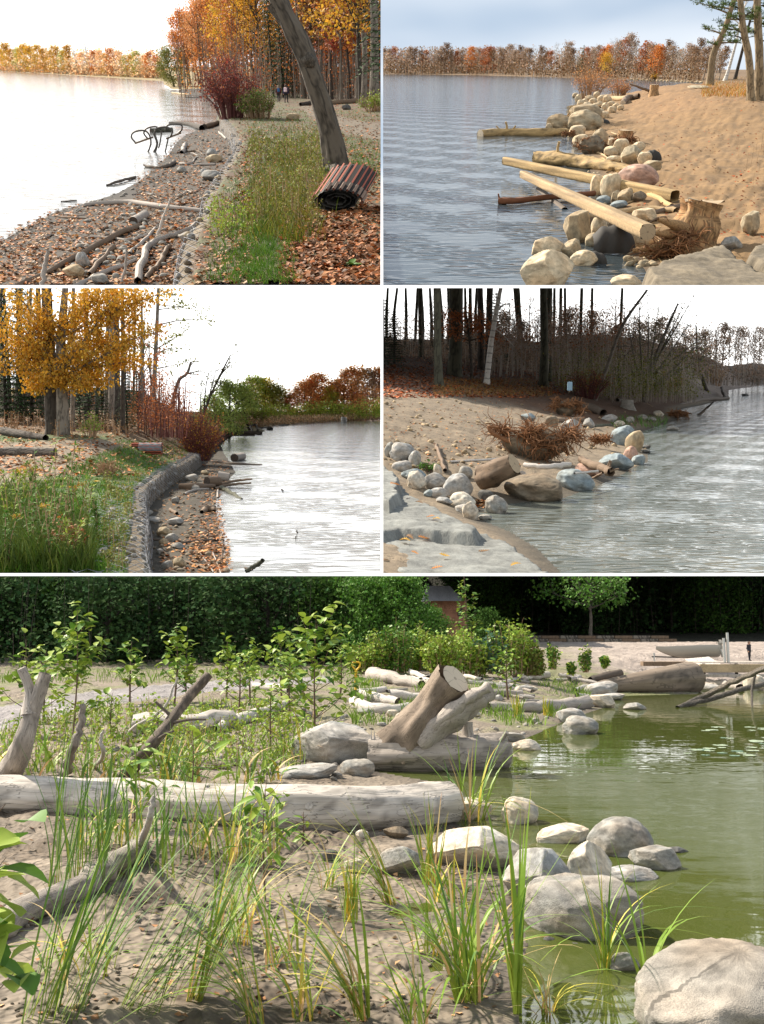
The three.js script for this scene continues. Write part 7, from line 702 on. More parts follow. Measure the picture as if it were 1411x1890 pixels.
  // boulders
  [['broad brown boulder standing in the water below the stump', 992, 925, 105, 44, M.stBrown, 0.7], ['blue-grey flat boulder at the water right of the brown one', 1064, 905, 66, 34, M.stBlue, 0.6], ['large blue-green boulder in the second row', 1140, 866, 66, 30, M.stBlue, 0.4], ['round blue-green boulder at the end of the row', 1181, 858, 24, 18, M.stBlue, 0.8], ['small pink boulder beside the blue-green ones', 1166, 852, 24, 26, M.stPink, 0.7], ['pale pink boulder under the splintered log', 1088, 878, 50, 22, M.stPink, 0.6], ['grey-green boulder farthest along the row', 1150, 822, 44, 34, M.stBlue, 0.5], ['brown sloping boulder beside the farthest one', 1172, 832, 30, 36, M.stTan, 0.5], ['dark small rock in the water beyond the row', 1178, 803, 20, 7, M.stDark, 0.5], ['second dark rock in the water beyond the row', 1192, 828, 18, 6, M.stDark, 0.5], ['low dark rock in the water below the far reeds', 1194, 836, 16, 6, M.stDark, 0.5], ['flat rock lying alone in the water near the roots', 1243, 795, 24, 10, M.stGrey, 0.4], ['pale flat stone at the upper shore', 1128, 778, 32, 12, M.stPale, 0.4], ['blue flat stone behind the large root wad', 978, 777, 30, 14, M.stBlue, 0.3], ['grey sloping rock under the far root wad', 1058, 800, 44, 24, M.stGrey, 0.3], ['pale slab stone beside the grey sloping rock', 1088, 790, 22, 20, M.stPale, 0.3], ['white stone on the upper shore', 1145, 785, 18, 8, M.stWhite, 0.6], ['light stone by the weeds', 1164, 780, 16, 10, M.stPale, 0.6], ['white flat stone left of the root mat', 1218, 768, 26, 9, M.stWhite, 0.4], ['grey stone among the weeds', 1188, 775, 18, 9, M.stGrey, 0.5], ['small grey stone at the waterline by the weeds', 1204, 778, 16, 8, M.stGrey, 0.6],
    ['big pale pebble boulder at the upper left', 742, 850, 46, 28, M.stPale, 0.95], ['upright pebble boulder right of the upper left one', 766, 860, 20, 26, M.stPale, 0.9], ['lower pebble boulder under the upper left pair', 742, 870, 32, 18, M.stPale, 0.95], ['grey stone behind the upper left pebbles', 720, 842, 18, 24, M.stGrey, 0.7], ['flat bluish stone in the pebble row', 765, 886, 44, 18, M.stBlue, 0.6], ['white oval boulder by the slab edge', 768, 902, 36, 30, M.stWhite, 0.9], ['tan round boulder in the middle of the pebble row', 804, 903, 42, 26, M.stPale, 0.95], ['large speckled boulder in front of the stump', 846, 916, 48, 38, M.stPale, 0.8], ['small white boulder above the tan one', 808, 880, 16, 20, M.stWhite, 0.8], ['round grey boulder beside the stump roots', 860, 884, 26, 20, M.stGrey, 0.9], ['white bluish boulder below the speckled one', 853, 937, 46, 26, M.stWhite, 0.85], ['pale small boulder at the slab edge', 857, 948, 30, 16, M.stPale, 0.8], ['white long boulder leaning on the slab edge', 869, 958, 30, 28, M.stWhite, 0.8], ['grey boulder half in the water', 917, 948, 38, 30, M.stGrey, 0.6], ['flat stone under the tan round boulder', 812, 918, 34, 16, M.stPale, 0.7], ['bluish flat stone by the slab', 792, 917, 18, 12, M.stBlue, 0.5], ['pale flat stone by the slab corner', 820, 930, 30, 12, M.stPale, 0.6], ['stone under water beside the grey boulder', 896, 960, 26, 9, M.stGrey, 0.7], ['dark stone above the leaf pile', 898, 925, 30, 20, M.stDark, 0.5], ['blue chip of rock lying on the left slab', 733, 937, 38, 14, M.stBlue, 0.1], ['pale chip of rock beside the blue chip', 735, 944, 22, 9, M.stPale, 0.1], ['upright blue-white chip of rock at the slab crack', 836, 1000, 27, 18, M.stBlue, 0.1]].forEach(([l, x, y, w, h, m, round]) => rock(P, x, y, w, h, m, l + (l.split(' ').length < 13 ? ' ' + W : ''), { round, k: (x + y) % 8 }));
  litterMass(P, 'small heap of brown leaves between the boulders', 90, spotIn(P, 876, 902, 925, 938), [0.12, 0.25], M.litter, AUT, 'leaf_heap');
  reseed(46); grassMass(P, 'shore_weeds', 'green weeds between the stones at the upper shore ' + W, 260, () => spotIn(P, 1130, 1232, 772, 790, (p) => polyDist(land, p.x, p.z) > -1)(), [0.3, 0.8], 0.06, M.gBladeD, 0.6); shrub(P, 'green_sprig', 'green leafy sprig among the pebbles at the left', 795, 872, 40, 24, M.twig, [[M.lGreen, 150]], { stems: 10, leaf: 5 });
  // slabs at the bottom left
  flatSlab(P, 'rough grey slab at the left edge behind the others', [[640, 905], [640, 868], [708, 855], [740, 880], [738, 900], [745, 912], [720, 925]], 1.5, 0.6, M.slab);
  flatSlab(P, 'middle grey slab with a stepped broken edge', [[600, 1010], [600, 930], [712, 905], [765, 915], [798, 930], [845, 955], [888, 972], [878, 985], [800, 980], [740, 975]], 1.15, 0.4, M.slab);
  flatSlab(P, 'largest grey slab filling the bottom left corner', [[560, 1110], [560, 985], [712, 945], [800, 972], [860, 985], [905, 985], [945, 1000], [985, 1030], [1030, 1062], [1045, 1110]], 0.85, 0.7, M.slab);
  [[748, 1000, 'curled oak leaf, leftmost of the slab row'], [756, 994, 'oak leaf touching the leftmost one'], [785, 995, 'largest brown oak leaf on the slab'], [812, 990, 'oak leaf left of the blue chip'], [803, 979, 'brown oak leaf above the largest one'], [795, 955, 'small oak leaf on the middle slab, left'], [806, 960, 'oak leaf on the middle slab, right'], [774, 930, 'small orange leaf near the slab crack'], [766, 1022, 'small oak leaf below the leftmost one'], [821, 1026, 'wide oak leaf in the middle of the big slab'], [894, 1018, 'oak leaf on the pale part of the slab'], [807, 1050, 'yellow oak leaf at the bottom edge'], [953, 1045, 'oak leaf near the broken slab end'], [711, 1038, 'oak leaf cut by the left edge'], [730, 896, 'small red leaf on the left slab']].forEach(([x, y, l], k) => { const p = P.g(x, y, y < 970 && y > 900 ? 1.2 : y < 900 ? 1.56 : 0.92), s = P.m(p), mb = new MB(); reseed(k + 200); const n = 5, L = (k === 2 ? 30 : k > 4 && k < 9 ? 18 : 24) * s; let pv = null; for (let i = 0; i <= 18; i++) { const t = i / 18, w = L * 0.34 * Math.sin(Math.PI * Math.pow(t, 0.75)) * (0.62 + 0.38 * Math.cos(i * 2.1)), z = (t - 0.5) * L, yy = L * (0.1 * Math.sin(t * 3 + k) + 0.05), a = mb.v(-w, yy + w * 0.4, z, 0, t), m = mb.v(0, yy, z), b = mb.v(w, yy + w * 0.5, z); if (pv) mb.i.push(pv[0], a, pv[1], pv[1], a, m, pv[1], m, pv[2], pv[2], m, b); pv = [a, m, b]; } const o = single(P, 'oak_leaf', 'fallen ' + l + ' ' + W, 'leaf', mb.build(), [M.lGold, M.lBrown, M.lOrange][k % 3]); o.position.set(p.x, p.y + 0.02, p.z); o.rotation.y = rr(0.6, 2.4); });
  finishView(P);
}
// ================================================================ bottom view: summer pond edge with driftwood, saplings and boulders
{
  const P = new View('p5', 'bottom view', [-160, 1063, 1570, 2050], EYE, 1178); P.near = 1.6; P.far = 70; P.hover = 0.9; const W = '(bottom view)';
  const land = polyOf(P, [[970, 2000], [968, 1900], [955, 1850], [958, 1800], [978, 1745], [962, 1690], [940, 1640], [905, 1565], [860, 1532], [832, 1502], [838, 1465], [790, 1440], [690, 1422], [672, 1408], [700, 1398], [930, 1394], [962, 1368], [1002, 1350], [1052, 1328], [1112, 1308], [1150, 1284], [1290, 1281], [1292, 1264], [1600, 1255], [60, -60, 1], [-60, -60, 1], [-60, -0.8, 1], [0.3, -0.8, 1]]);
  P.height = (x, z) => { const d = -z, s = polyDist(land, x, z), n = fbm(x * 0.9, z * 0.9, 3, 4); if (s < 0) return Math.max(-0.5, s * 0.28) - 0.01; const k = sstep(0, 0.5, s), cl = sstep(0.05, 0.3, fbm(x * 0.8 + 4, z * 0.8, 9, 2) + 0.12); let y = Math.min(0.09, 0.05 * s) + k * (0.05 * n + (0.35 + cl * 1.3) * (0.022 * nz(x * 6, z * 6) + 0.018 * nz(x * 13, z * 13, 2) + (d < 6 ? 0.013 * nz(x * 34, z * 34, 4) : 0))); y += 0.3 * sstep(9, 19, d) * sstep(0, 3, s) + 0.62 * sstep(19, 36, d) * sstep(0, 4, s) + (d > 38 ? (d - 38) * 0.06 : 0) + 9 * sstep(0, 12, d - (x < -1 ? 34 : 50)); return y; };
  const path = [[-160, 1345], [0, 1308], [130, 1284], [260, 1268], [430, 1256], [600, 1250], [600, 1260], [430, 1272], [260, 1290], [130, 1312], [0, 1342], [-160, 1390]].map(([x, y]) => { const p = P.hit(x, y); return [p.x, p.z]; });
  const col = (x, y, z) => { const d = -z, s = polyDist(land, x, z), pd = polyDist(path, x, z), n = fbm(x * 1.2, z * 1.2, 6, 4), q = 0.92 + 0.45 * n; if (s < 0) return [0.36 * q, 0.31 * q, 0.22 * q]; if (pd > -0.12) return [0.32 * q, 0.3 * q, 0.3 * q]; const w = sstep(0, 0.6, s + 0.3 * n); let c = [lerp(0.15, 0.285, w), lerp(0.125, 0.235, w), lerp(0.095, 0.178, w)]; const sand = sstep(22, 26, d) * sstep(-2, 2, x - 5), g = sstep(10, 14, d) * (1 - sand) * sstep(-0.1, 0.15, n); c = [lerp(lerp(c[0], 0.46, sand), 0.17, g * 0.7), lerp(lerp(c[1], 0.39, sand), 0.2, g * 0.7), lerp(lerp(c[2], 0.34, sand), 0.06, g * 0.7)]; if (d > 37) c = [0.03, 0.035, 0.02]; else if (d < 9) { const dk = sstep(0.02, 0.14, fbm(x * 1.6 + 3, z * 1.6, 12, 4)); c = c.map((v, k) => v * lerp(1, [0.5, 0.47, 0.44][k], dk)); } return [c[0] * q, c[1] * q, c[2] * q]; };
  ground(P, 'muddy_ground', -170, 1580, 1.75, 58, 380, 330, col, MS({ map: T.mud, bump: T.mudB, bs: 0.06, rough: 0.9 }));
  water(P, 1.5, 60, waterMat([0.07, 0.09, 0.018], 0.025, T.calm, 0.004, { transparent: true, opacity: 0.84 }), 0.5);
  // dark wood behind
  const oak = (k) => proto('oak' + k, () => broad({ seed: 160 + k, r: 0.018, cb: 0.04, spread: 0.36, nb: 30, sub: 5, fork: 0.7, leaves: 8000, leaf: 0.026, puff: 0.34, el0: 0.05, el1: 1.2, br: 0.8 }));
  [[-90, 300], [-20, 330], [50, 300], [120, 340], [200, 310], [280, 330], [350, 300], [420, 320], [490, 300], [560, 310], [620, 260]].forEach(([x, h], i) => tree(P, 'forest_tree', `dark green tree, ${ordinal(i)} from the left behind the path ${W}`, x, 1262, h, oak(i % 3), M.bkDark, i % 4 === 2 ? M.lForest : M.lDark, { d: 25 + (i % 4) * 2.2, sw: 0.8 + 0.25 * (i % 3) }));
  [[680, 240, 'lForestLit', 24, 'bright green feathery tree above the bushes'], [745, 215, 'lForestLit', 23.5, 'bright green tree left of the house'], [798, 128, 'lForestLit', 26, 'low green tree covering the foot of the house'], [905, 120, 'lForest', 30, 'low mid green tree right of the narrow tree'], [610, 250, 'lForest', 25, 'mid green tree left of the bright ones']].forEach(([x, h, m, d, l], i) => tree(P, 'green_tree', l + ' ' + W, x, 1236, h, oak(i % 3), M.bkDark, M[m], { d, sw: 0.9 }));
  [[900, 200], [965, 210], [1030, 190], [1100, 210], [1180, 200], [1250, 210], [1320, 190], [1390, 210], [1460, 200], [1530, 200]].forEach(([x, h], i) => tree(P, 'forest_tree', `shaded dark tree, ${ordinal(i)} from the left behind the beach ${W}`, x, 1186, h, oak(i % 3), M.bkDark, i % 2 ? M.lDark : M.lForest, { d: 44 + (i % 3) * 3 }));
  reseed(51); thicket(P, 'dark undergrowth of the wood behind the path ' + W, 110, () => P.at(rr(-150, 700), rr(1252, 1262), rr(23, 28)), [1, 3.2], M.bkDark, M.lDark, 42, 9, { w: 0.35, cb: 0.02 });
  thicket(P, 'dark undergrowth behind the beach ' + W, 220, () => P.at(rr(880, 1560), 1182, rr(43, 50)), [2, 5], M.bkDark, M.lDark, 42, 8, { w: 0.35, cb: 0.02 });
  tree(P, 'lone_tree', 'spreading green tree on the grass behind the low wall', 1092, 1172, 165, proto('lone', () => broad({ seed: 171, r: 0.02, cb: 0.3, spread: 0.62, nb: 22, sub: 5, fork: 0.7, leaves: 6000, leaf: 0.032, puff: 0.26, el0: 0.15, el1: 1.1, seg: 10 })), M.bkGrey, M.lForestLit, { d: 38 });
  sapling(P, 'tall narrow bright green tree in front of the house ' + W, 858, 1240, 185, 280, 9, [M.lGreen, M.lLime, M.lForestLit], { name: 'narrow_tree', cat: 'tree', arms: 26, w: 0.17, cb: 0.15, d: 24 });
  { // house
    const d = 33, b = P.at(832, 1200, d), s = P.m(b), t = thing(P, 'brick_house', 'red-brown house with grey roof half hidden by the trees', 'house', b), mb = new MB(); mb.box(V(0, 45 * s, -1.2), 62 * s, 96 * s, 1.6, null, 0.01); mesh('wall', mb.build(true), MS({ c: [0.4, 0.2, 0.13], map: T.mud }), t); const r = new MB(), A = [[-50, 90, 0.3], [24, 90, 0.3], [4, 122, -1.2], [-40, 122, -1.2], [40, 90, -2.6], [-50, 90, -2.6]].map(([x, y, z]) => r.v(x * s, y * s, z, x * 0.05, y * 0.05)); r.i.push(A[0], A[1], A[2], A[0], A[2], A[3], A[4], A[5], A[3], A[4], A[3], A[2], A[0], A[3], A[5], A[1], A[4], A[2]); mesh('roof', r.build(true), MS({ c: [0.26, 0.28, 0.32], map: T.wood }), t); for (const [x, y] of [[20, 70], [60, 8]]) { const w = new MB(); w.box(V(x * s, y * s, -0.4), 9 * s, 14 * s, 0.06); mesh('window', w.build(true), M.black, t); } }
  { // low wall in two steps
    const t = thing(P, 'retaining_wall', 'low two-step timber wall along the back of the beach', 'wall', P.at(1120, 1190, 37)), o = t.position, s = P.m(o); reseed(52); for (let row = 0; row < 3; row++) for (let k = 0; k < 8; k++) { const mb = new MB(); mb.box(V((k - 4) * 34 * s + (row % 2) * 12 * s, (2 + row * 6) * s, -row * 0.18 + rr(-0.03, 0.03)), 33 * s, 5.6 * s, 0.3); mesh('timber', mb.build(), k % 2 ? M.wdBrown : M.bkGrey, t); } }
  // bushes in the middle distance
  const bush = [[690, 1246, 90, 78, 'lLime', 'left'], [730, 1240, 80, 100, 'lGreen', 'second from the left'], [775, 1244, 90, 92, 'lLime', 'third from the left'], [820, 1240, 80, 80, 'lLime', 'fourth from the left'], [865, 1246, 90, 86, 'lLime', 'fifth from the left'], [905, 1242, 70, 78, 'lTeal', 'greyish one, sixth from the left'], [945, 1244, 95, 105, 'lLime', 'tallest one, right end'], [985, 1246, 40, 60, 'lOlive', 'small one below the right end']];
  bush.forEach(([x, y, w, h, m, l]) => shrub(P, 'young_shrub', `sunlit yellow-green bush, ${l} in the row behind the driftwood`, x, y, w, h, M.twigTan, [[M[m], 1300], [M.gBlade, 700]], { stems: 40, leaf: 6, foot: 0.35, puff: 0.12, d: 19 + (x % 4), sr: 0.8, low: 1 }));
  [[658, 1250, 40, 60], [1082, 1240, 26, 50], [1022, 1235, 26, 52], [1118, 1232, 16, 24], [1055, 1245, 16, 24]].forEach(([x, y, w, h], i) => shrub(P, 'young_shrub', `small green shrub, ${['at the left by the shovel', 'in the middle of the beach edge', 'by the dark post at the beach edge', 'farthest right at the beach edge', 'low one right of the dark post'][i]}`, x, y, w, h, M.twigTan, [[M.lGreen, 200], [M.lLime, 160]], { stems: 12, leaf: 6, d: 21, low: 1 }));
  { const b = P.at(1015, 1222, 23), s = P.m(b), mb = new MB(); mb.tube([V(0, -2 * s, 0), V(0, 36 * s, 0), V(0, 38 * s, 0)], [3.4 * s, 3.4 * s, 2 * s], 8, { cap1: true }); const o = single(P, 'dark_post', 'short dark post at the edge of the beach', 'post', mb.build(), M.black); o.position.copy(b); }
  // boat on its trailer
  { const d = 27, b = P.at(1270, 1221, d), s = P.m(b), t = thing(P, 'motor_boat', 'small grey aluminium boat with outboard motor standing on the beach', 'boat', b), mb = new MB(), rows = []; for (let k = 0; k <= 20; k++) { const u = k / 20, x = lerp(-58, 56, u) * s, hw = 13 * s * Math.sin(Math.min(1, u * 1.5 + 0.02) * Math.PI / 2), top = lerp(27, 31, u) * s + (u < 0.15 ? (0.15 - u) * 8 * s : 0), bot = (6 + 16 * Math.pow(1 - Math.min(1, u * 2.2), 2) + 1.5 * u) * s, row = []; for (const [wx, wy] of [[-1, 1], [-0.98, 0.55], [-0.72, 0.12], [0, 0], [0.72, 0.12], [0.98, 0.55], [1, 1], [0.9, 1], [0.86, 0.5], [0.6, 0.2], [0, 0.12], [-0.6, 0.2], [-0.86, 0.5], [-0.9, 1], [-1, 1]]) row.push(mb.v(x, lerp(bot, top, wy), wx * hw * 1.2, u * 3, wy)); if (k) for (let q = 0; q < row.length - 1; q++) mb.i.push(rows[q], rows[q + 1], row[q + 1], rows[q], row[q + 1], row[q]); if (k === 20) for (let q = 1; q < 5; q++) mb.i.push(row[0], row[q], row[q + 1]); for (let q = 0; q < row.length; q++) rows[q] = row[q]; } mesh('hull', mb.build(), M.alu, t); for (const x of [-15, 20]) { const e = new MB(); e.box(V(x * s, 24 * s, 0), 8 * s, 1.2 * s, 24 * s); mesh('bench', e.build(), M.alu, t); } const mq = new MB(); mq.box(V(61 * s, 34 * s, 0), 15 * s, 12 * s, 10 * s, null, 0.5); mq.box(V(60 * s, 26 * s, 0), 9 * s, 6 * s, 8 * s); mesh('outboard_motor', mq.build(), M.stGrey, t); const lg = new MB(); lg.tube([V(60 * s, 26 * s, 0), V(63 * s, 14 * s, 0), V(64 * s, 8 * s, 0)], [4 * s, 2.6 * s, 1.6 * s], 7); mesh('motor_leg', lg.build(), M.steel, t); const bl = new MB(); for (let k = 0; k < 3; k++) bl.leaf(V(66 * s, 10 * s, 0), V(0.2, Math.cos(k * 2.1), Math.sin(k * 2.1)).normalize(), V(1, 0, 0), 5 * s, 3 * s); mesh('propeller', bl.build(), M.steel, t); const tr = new MB(); tr.tube([V(-66 * s, 9 * s, 0), V(40 * s, 6 * s, 0)], 1.3 * s, 6); for (const z of [-10, 10]) tr.tube([V(30 * s, 5 * s, 0), V(30 * s, 5 * s, z * s)], 1 * s, 5); mesh('trailer_frame', tr.build(), M.metal, t); for (const z of [-12, 12]) { const w = new MB(); w.tube([V(30 * s, 4 * s, (z - 1.5) * s), V(30 * s, 4 * s, (z + 1.5) * s)], 5 * s, 14, { cap0: true, cap1: true }); mesh('wheel', w.build(), M.black, t); } const jack = new MB(); jack.tube([V(-62 * s, -2 * s, 0), V(-62 * s, 16 * s, 0)], 1.6 * s, 6); mesh('trailer_jack', jack.build(), M.steel, t); }
  // dock, poles, plank
  { const t = thing(P, 'wooden_dock', 'low concrete and timber dock at the right end of the beach', 'dock', P.at(1360, 1243, 23.5)), o = t.position, s = P.m(o); for (let k = 0; k < 9; k++) { const mb = new MB(); mb.box(V((k * 24 - 62) * s, 20 * s, -0.3), 23 * s, 1.6 * s, 1.1); mesh('deck_plank', mb.build(), M.drift, t); } const f = new MB(); f.box(V(32 * s, 10 * s, 0.24), 212 * s, 15 * s, 0.1); mesh('front_beam', f.build(), M.stTan, t); const g = new MB(); g.box(V(32 * s, -3 * s, 0.3), 212 * s, 5 * s, 0.12); mesh('lower_beam', g.build(), M.drift, t); for (const x of [-60, 0, 60, 120]) { const pz = new MB(); pz.tube([V(x * s, -14 * s, 0), V(x * s, 18 * s, 0)], 3 * s, 7); mesh('pile', pz.build(), M.bkDark, t); } }
  [[1338, 1178, 2.6, 'shorter grey metal pole of the two at the dock'], [1345, 1168, 2.6, 'taller grey metal pole of the two at the dock']].forEach(([x, y, r, l], i) => { const d = 23.3, b = P.at(x, 1224, d), s = P.m(b), mb = new MB(); mb.tube([V(0, 0, 0), V(0, (1224 - y) * s, 0)], r * s, 8, { cap1: true }); const o = single(P, 'dock_pole', l, 'pole', mb.build(), M.steel); o.position.copy(b); });
  { const b = P.at(1300, 1226, 25), s = P.m(b), mb = new MB(); mb.box(V(0, 3 * s, 0), 48 * s, 2.5 * s, 0.7, new THREE.Quaternion().setFromEuler(new THREE.Euler(0.3, 0.2, 0.02))); const o = single(P, 'pale_board', 'pale flat board lying between the boat and the big log', 'board', mb.build(), M.driftW); o.position.copy(b); const e = P.at(1230, 1228, 25), m2 = new MB(); m2.box(V(0, 3 * s, 0), 90 * s, 8 * s, 0.3); const o2 = single(P, 'timber_beam', 'grey timber beam lying in front of the boat', 'beam', m2.build(), M.wdBrown); o2.position.copy(e); }
  person(P, 'person in dark clothes standing with a stick on the beach by the dock', 1384, 1220, 36, { top: [0.02, 0.022, 0.03], legs: [0.015, 0.015, 0.02], yaw: 0.6, stride: 0.05, d: 28 });
  // shovel
  { const d = 14.6, b = P.at(657, 1306, d), s = P.m(b), t = thing(P, 'shovel', 'shovel with yellow D-shaped handle stuck upright in the mud', 'shovel', b), q = (x, y) => V((x - 657) * s, (1306 - y) * s, 0); const h = new MB(); h.tube(curve([q(657, 1238), q(651, 1231), q(651, 1224), q(664, 1224), q(664, 1231), q(658, 1238)], 16), 1.7 * s, 7); mesh('handle', h.build(), M.yellow, t); const sh = new MB(); sh.tube([q(657.5, 1238), q(657, 1276)], 2.4 * s, 8); mesh('shaft', sh.build(), M.yellow, t); const bl = new MB(); bl.tube([q(657, 1274), q(657, 1284)], 2.6 * s, 8); const A = [[651, 1282], [663, 1282], [664, 1300], [657, 1312], [650, 1300]].map(([x, y], k) => bl.v((x - 657) * s, (1306 - y) * s, k === 3 ? 0.02 : 0.01)); bl.i.push(A[0], A[4], A[1], A[1], A[4], A[2], A[4], A[3], A[2]); mesh('blade', bl.build(), M.metal, t); }
  // ------------------------------------------------ logs
  const D = M.drift, DW = M.driftW;
  log(P, 'drift_log', 'long bleached log lying across the whole foreground', 'log', [[-120, 1462, 'g', 33], [150, 1470, 'g', 35], [420, 1484, 'g', 40], [650, 1492, 'g', 43], [829, 1482, 'g', 38]], DW, { seg: 40, res: 22, rough: 0.15, freq: 3, mottle: 0.3, cut1: M.cut, stubs: [[0.28, [0.1, 0.5, 1], 0.12, 0.2], [0.47, [0, 1, 0.3], 0.1, 0.14], [0.66, [0.1, 0.3, 1], 0.08, 0.22]] });
  const stl = log(P, 'stump_log', 'thick grey log lying at the inlet with a big sawn limb rising from it', 'log', [[686, 1392, 0.13, 30], [760, 1392, 0.14, 34], [850, 1390, 0.14, 34], [926, 1387, 0.13, 33]], D, { seg: 36, res: 18, rough: 0.2, freq: 4, mottle: 0.3, cut1: M.cutDark, cut0: M.cutDark, stubs: [[0.74, [-0.1, 1, 0], 0.75, 0.4], [0.7, [-0.1, -0.1, 1], 0.5, 0.38], [0.88, [0.6, 0.7, 0.5], 0.8, 0.14]] });
  { const d = -P.g(760, 1392, 0.14).z, f = stl.position, s = P.m(P.at(760, 1392, d)), q = (x, y, dz = 0) => P.at(x, y, d + dz).sub(f), mb = new MB(); reseed(55); mb.tube(curve([q(742, 1378, 0.1), q(775, 1335), q(805, 1292), q(838, 1254, -0.1)], 22), (k) => lerp(50, 30, Math.min(1, k * 1.8)) * s * (1 + 0.22 * sstep(0.55, 1, k)), 30, { rough: 0.3, freq: 5, us: 5 }); const lb = mesh('sawn_limb', mb.build(), M.limb, stl); { const c = lb.geometry.attributes; for (let k = 0; k < c.position.count; k++) { const v = 0.95 + 1.0 * fbm(c.position.getX(k) * 7, c.position.getY(k) * 4, c.position.getZ(k) * 7, 3); c.color.setXYZ(k, v, v * 0.98, v * 0.95); } } const e = q(838, 1254, -0.1), dir = q(838, 1254, -0.1).sub(q(805, 1292)).normalize().add(V(0.35, 0.1, 0.35)).normalize(), cb = new MB(), a = V().crossVectors(dir, V(0, 1, 0)).normalize(), b2 = V().crossVectors(dir, a), row = [], ctr = e.clone().addScaledVector(dir, 4 * s), k0 = cb.v(ctr.x, ctr.y, ctr.z, 0.5, 0.5); for (let k = 0; k <= 22; k++) { const w = k / 22 * 6.283, r = 33 * s * (1 + rr(-0.05, 0.05)), p = ctr.clone().addScaledVector(a, Math.cos(w) * r).addScaledVector(b2, Math.sin(w) * r * 0.85); row.push(cb.v(p.x, p.y, p.z, 0.5 + 0.5 * Math.cos(w), 0.5 + 0.5 * Math.sin(w))); } for (let k = 0; k < 22; k++) cb.i.push(k0, row[k], row[k + 1]); mesh('cut_end', cb.build(), M.cutPale, lb);
    for (const [pts, r0] of [[[[775, 1370, -0.05], [830, 1325, -0.1], [880, 1290, -0.1], [904, 1276, -0.05]], 24], [[[790, 1350, -0.1], [850, 1300, -0.2], [900, 1268, -0.2]], 13], [[[800, 1365, 0], [850, 1330, 0], [895, 1296, 0]], 13]]) { const sp = new MB(); sp.tube(curve(pts.map((z) => q(...z)), 16), (k) => r0 * s * (1 - 0.35 * k) * (1 + 0.15 * Math.sin(k * 20)), 14, { rough: 0.4, freq: 5, us: 5, cap1: true }); mesh('split_limb', sp.build(), D, stl); } const pk = new MB(); for (let k = 0; k < 9; k++) { const x = rr(684, 712); pk.tube([q(x, 1378, 0), q(x + rr(-4, 4), rr(1346, 1366), 0)], (z) => 3 * s * (1 - 0.9 * z), 5); } mesh('splinters', pk.build(), DW, stl); }
  log(P, 'big_drift_log', 'huge flared brown log with a vertical sawn end at the far water edge', 'log', [[1098, 1268, 'g', 9], [1150, 1262, 'g', 16], [1215, 1256, 'g', 24], [1276, 1250, 'g', 31]], M.limb, { seg: 28, res: 14, rough: 0.1, freq: 4, mottle: 0.3, cut1: M.cut });
  log(P, 'standing_trunk', 'forked broken trunk standing at the left behind the long log', 'log', [[12, 1432, 'g', 24], [42, 1375, [6.4], 19], [62, 1310, [6.4], 14], [85, 1243, [6.4], 11]], D, { seg: 22, rough: 0.2, mottle: 0.25, stubs: [[0.6, [-0.25, 1, 0], 5.2, 0.75]] });
  log(P, 'leaning_log', 'dark leaning log with a pale sawn tip rising to the right', 'log', [[228, 1436, 'g', 13], [275, 1380, [7.2], 12], [312, 1335, [7.4], 10], [350, 1285, [7.6], 9], [386, 1246, [7.7], 8]], M.driftD, { seg: 16, rough: 0.2, mottle: -0.9, cut1: M.cutPale, stubs: [[0.55, [-0.9, 0.8, 0], 3.5, 0.3], [0.3, [0.9, 0.5, 0.2], 3, 0.25], [0.5, [1, 0.1, 0], 6, 0.25]] });
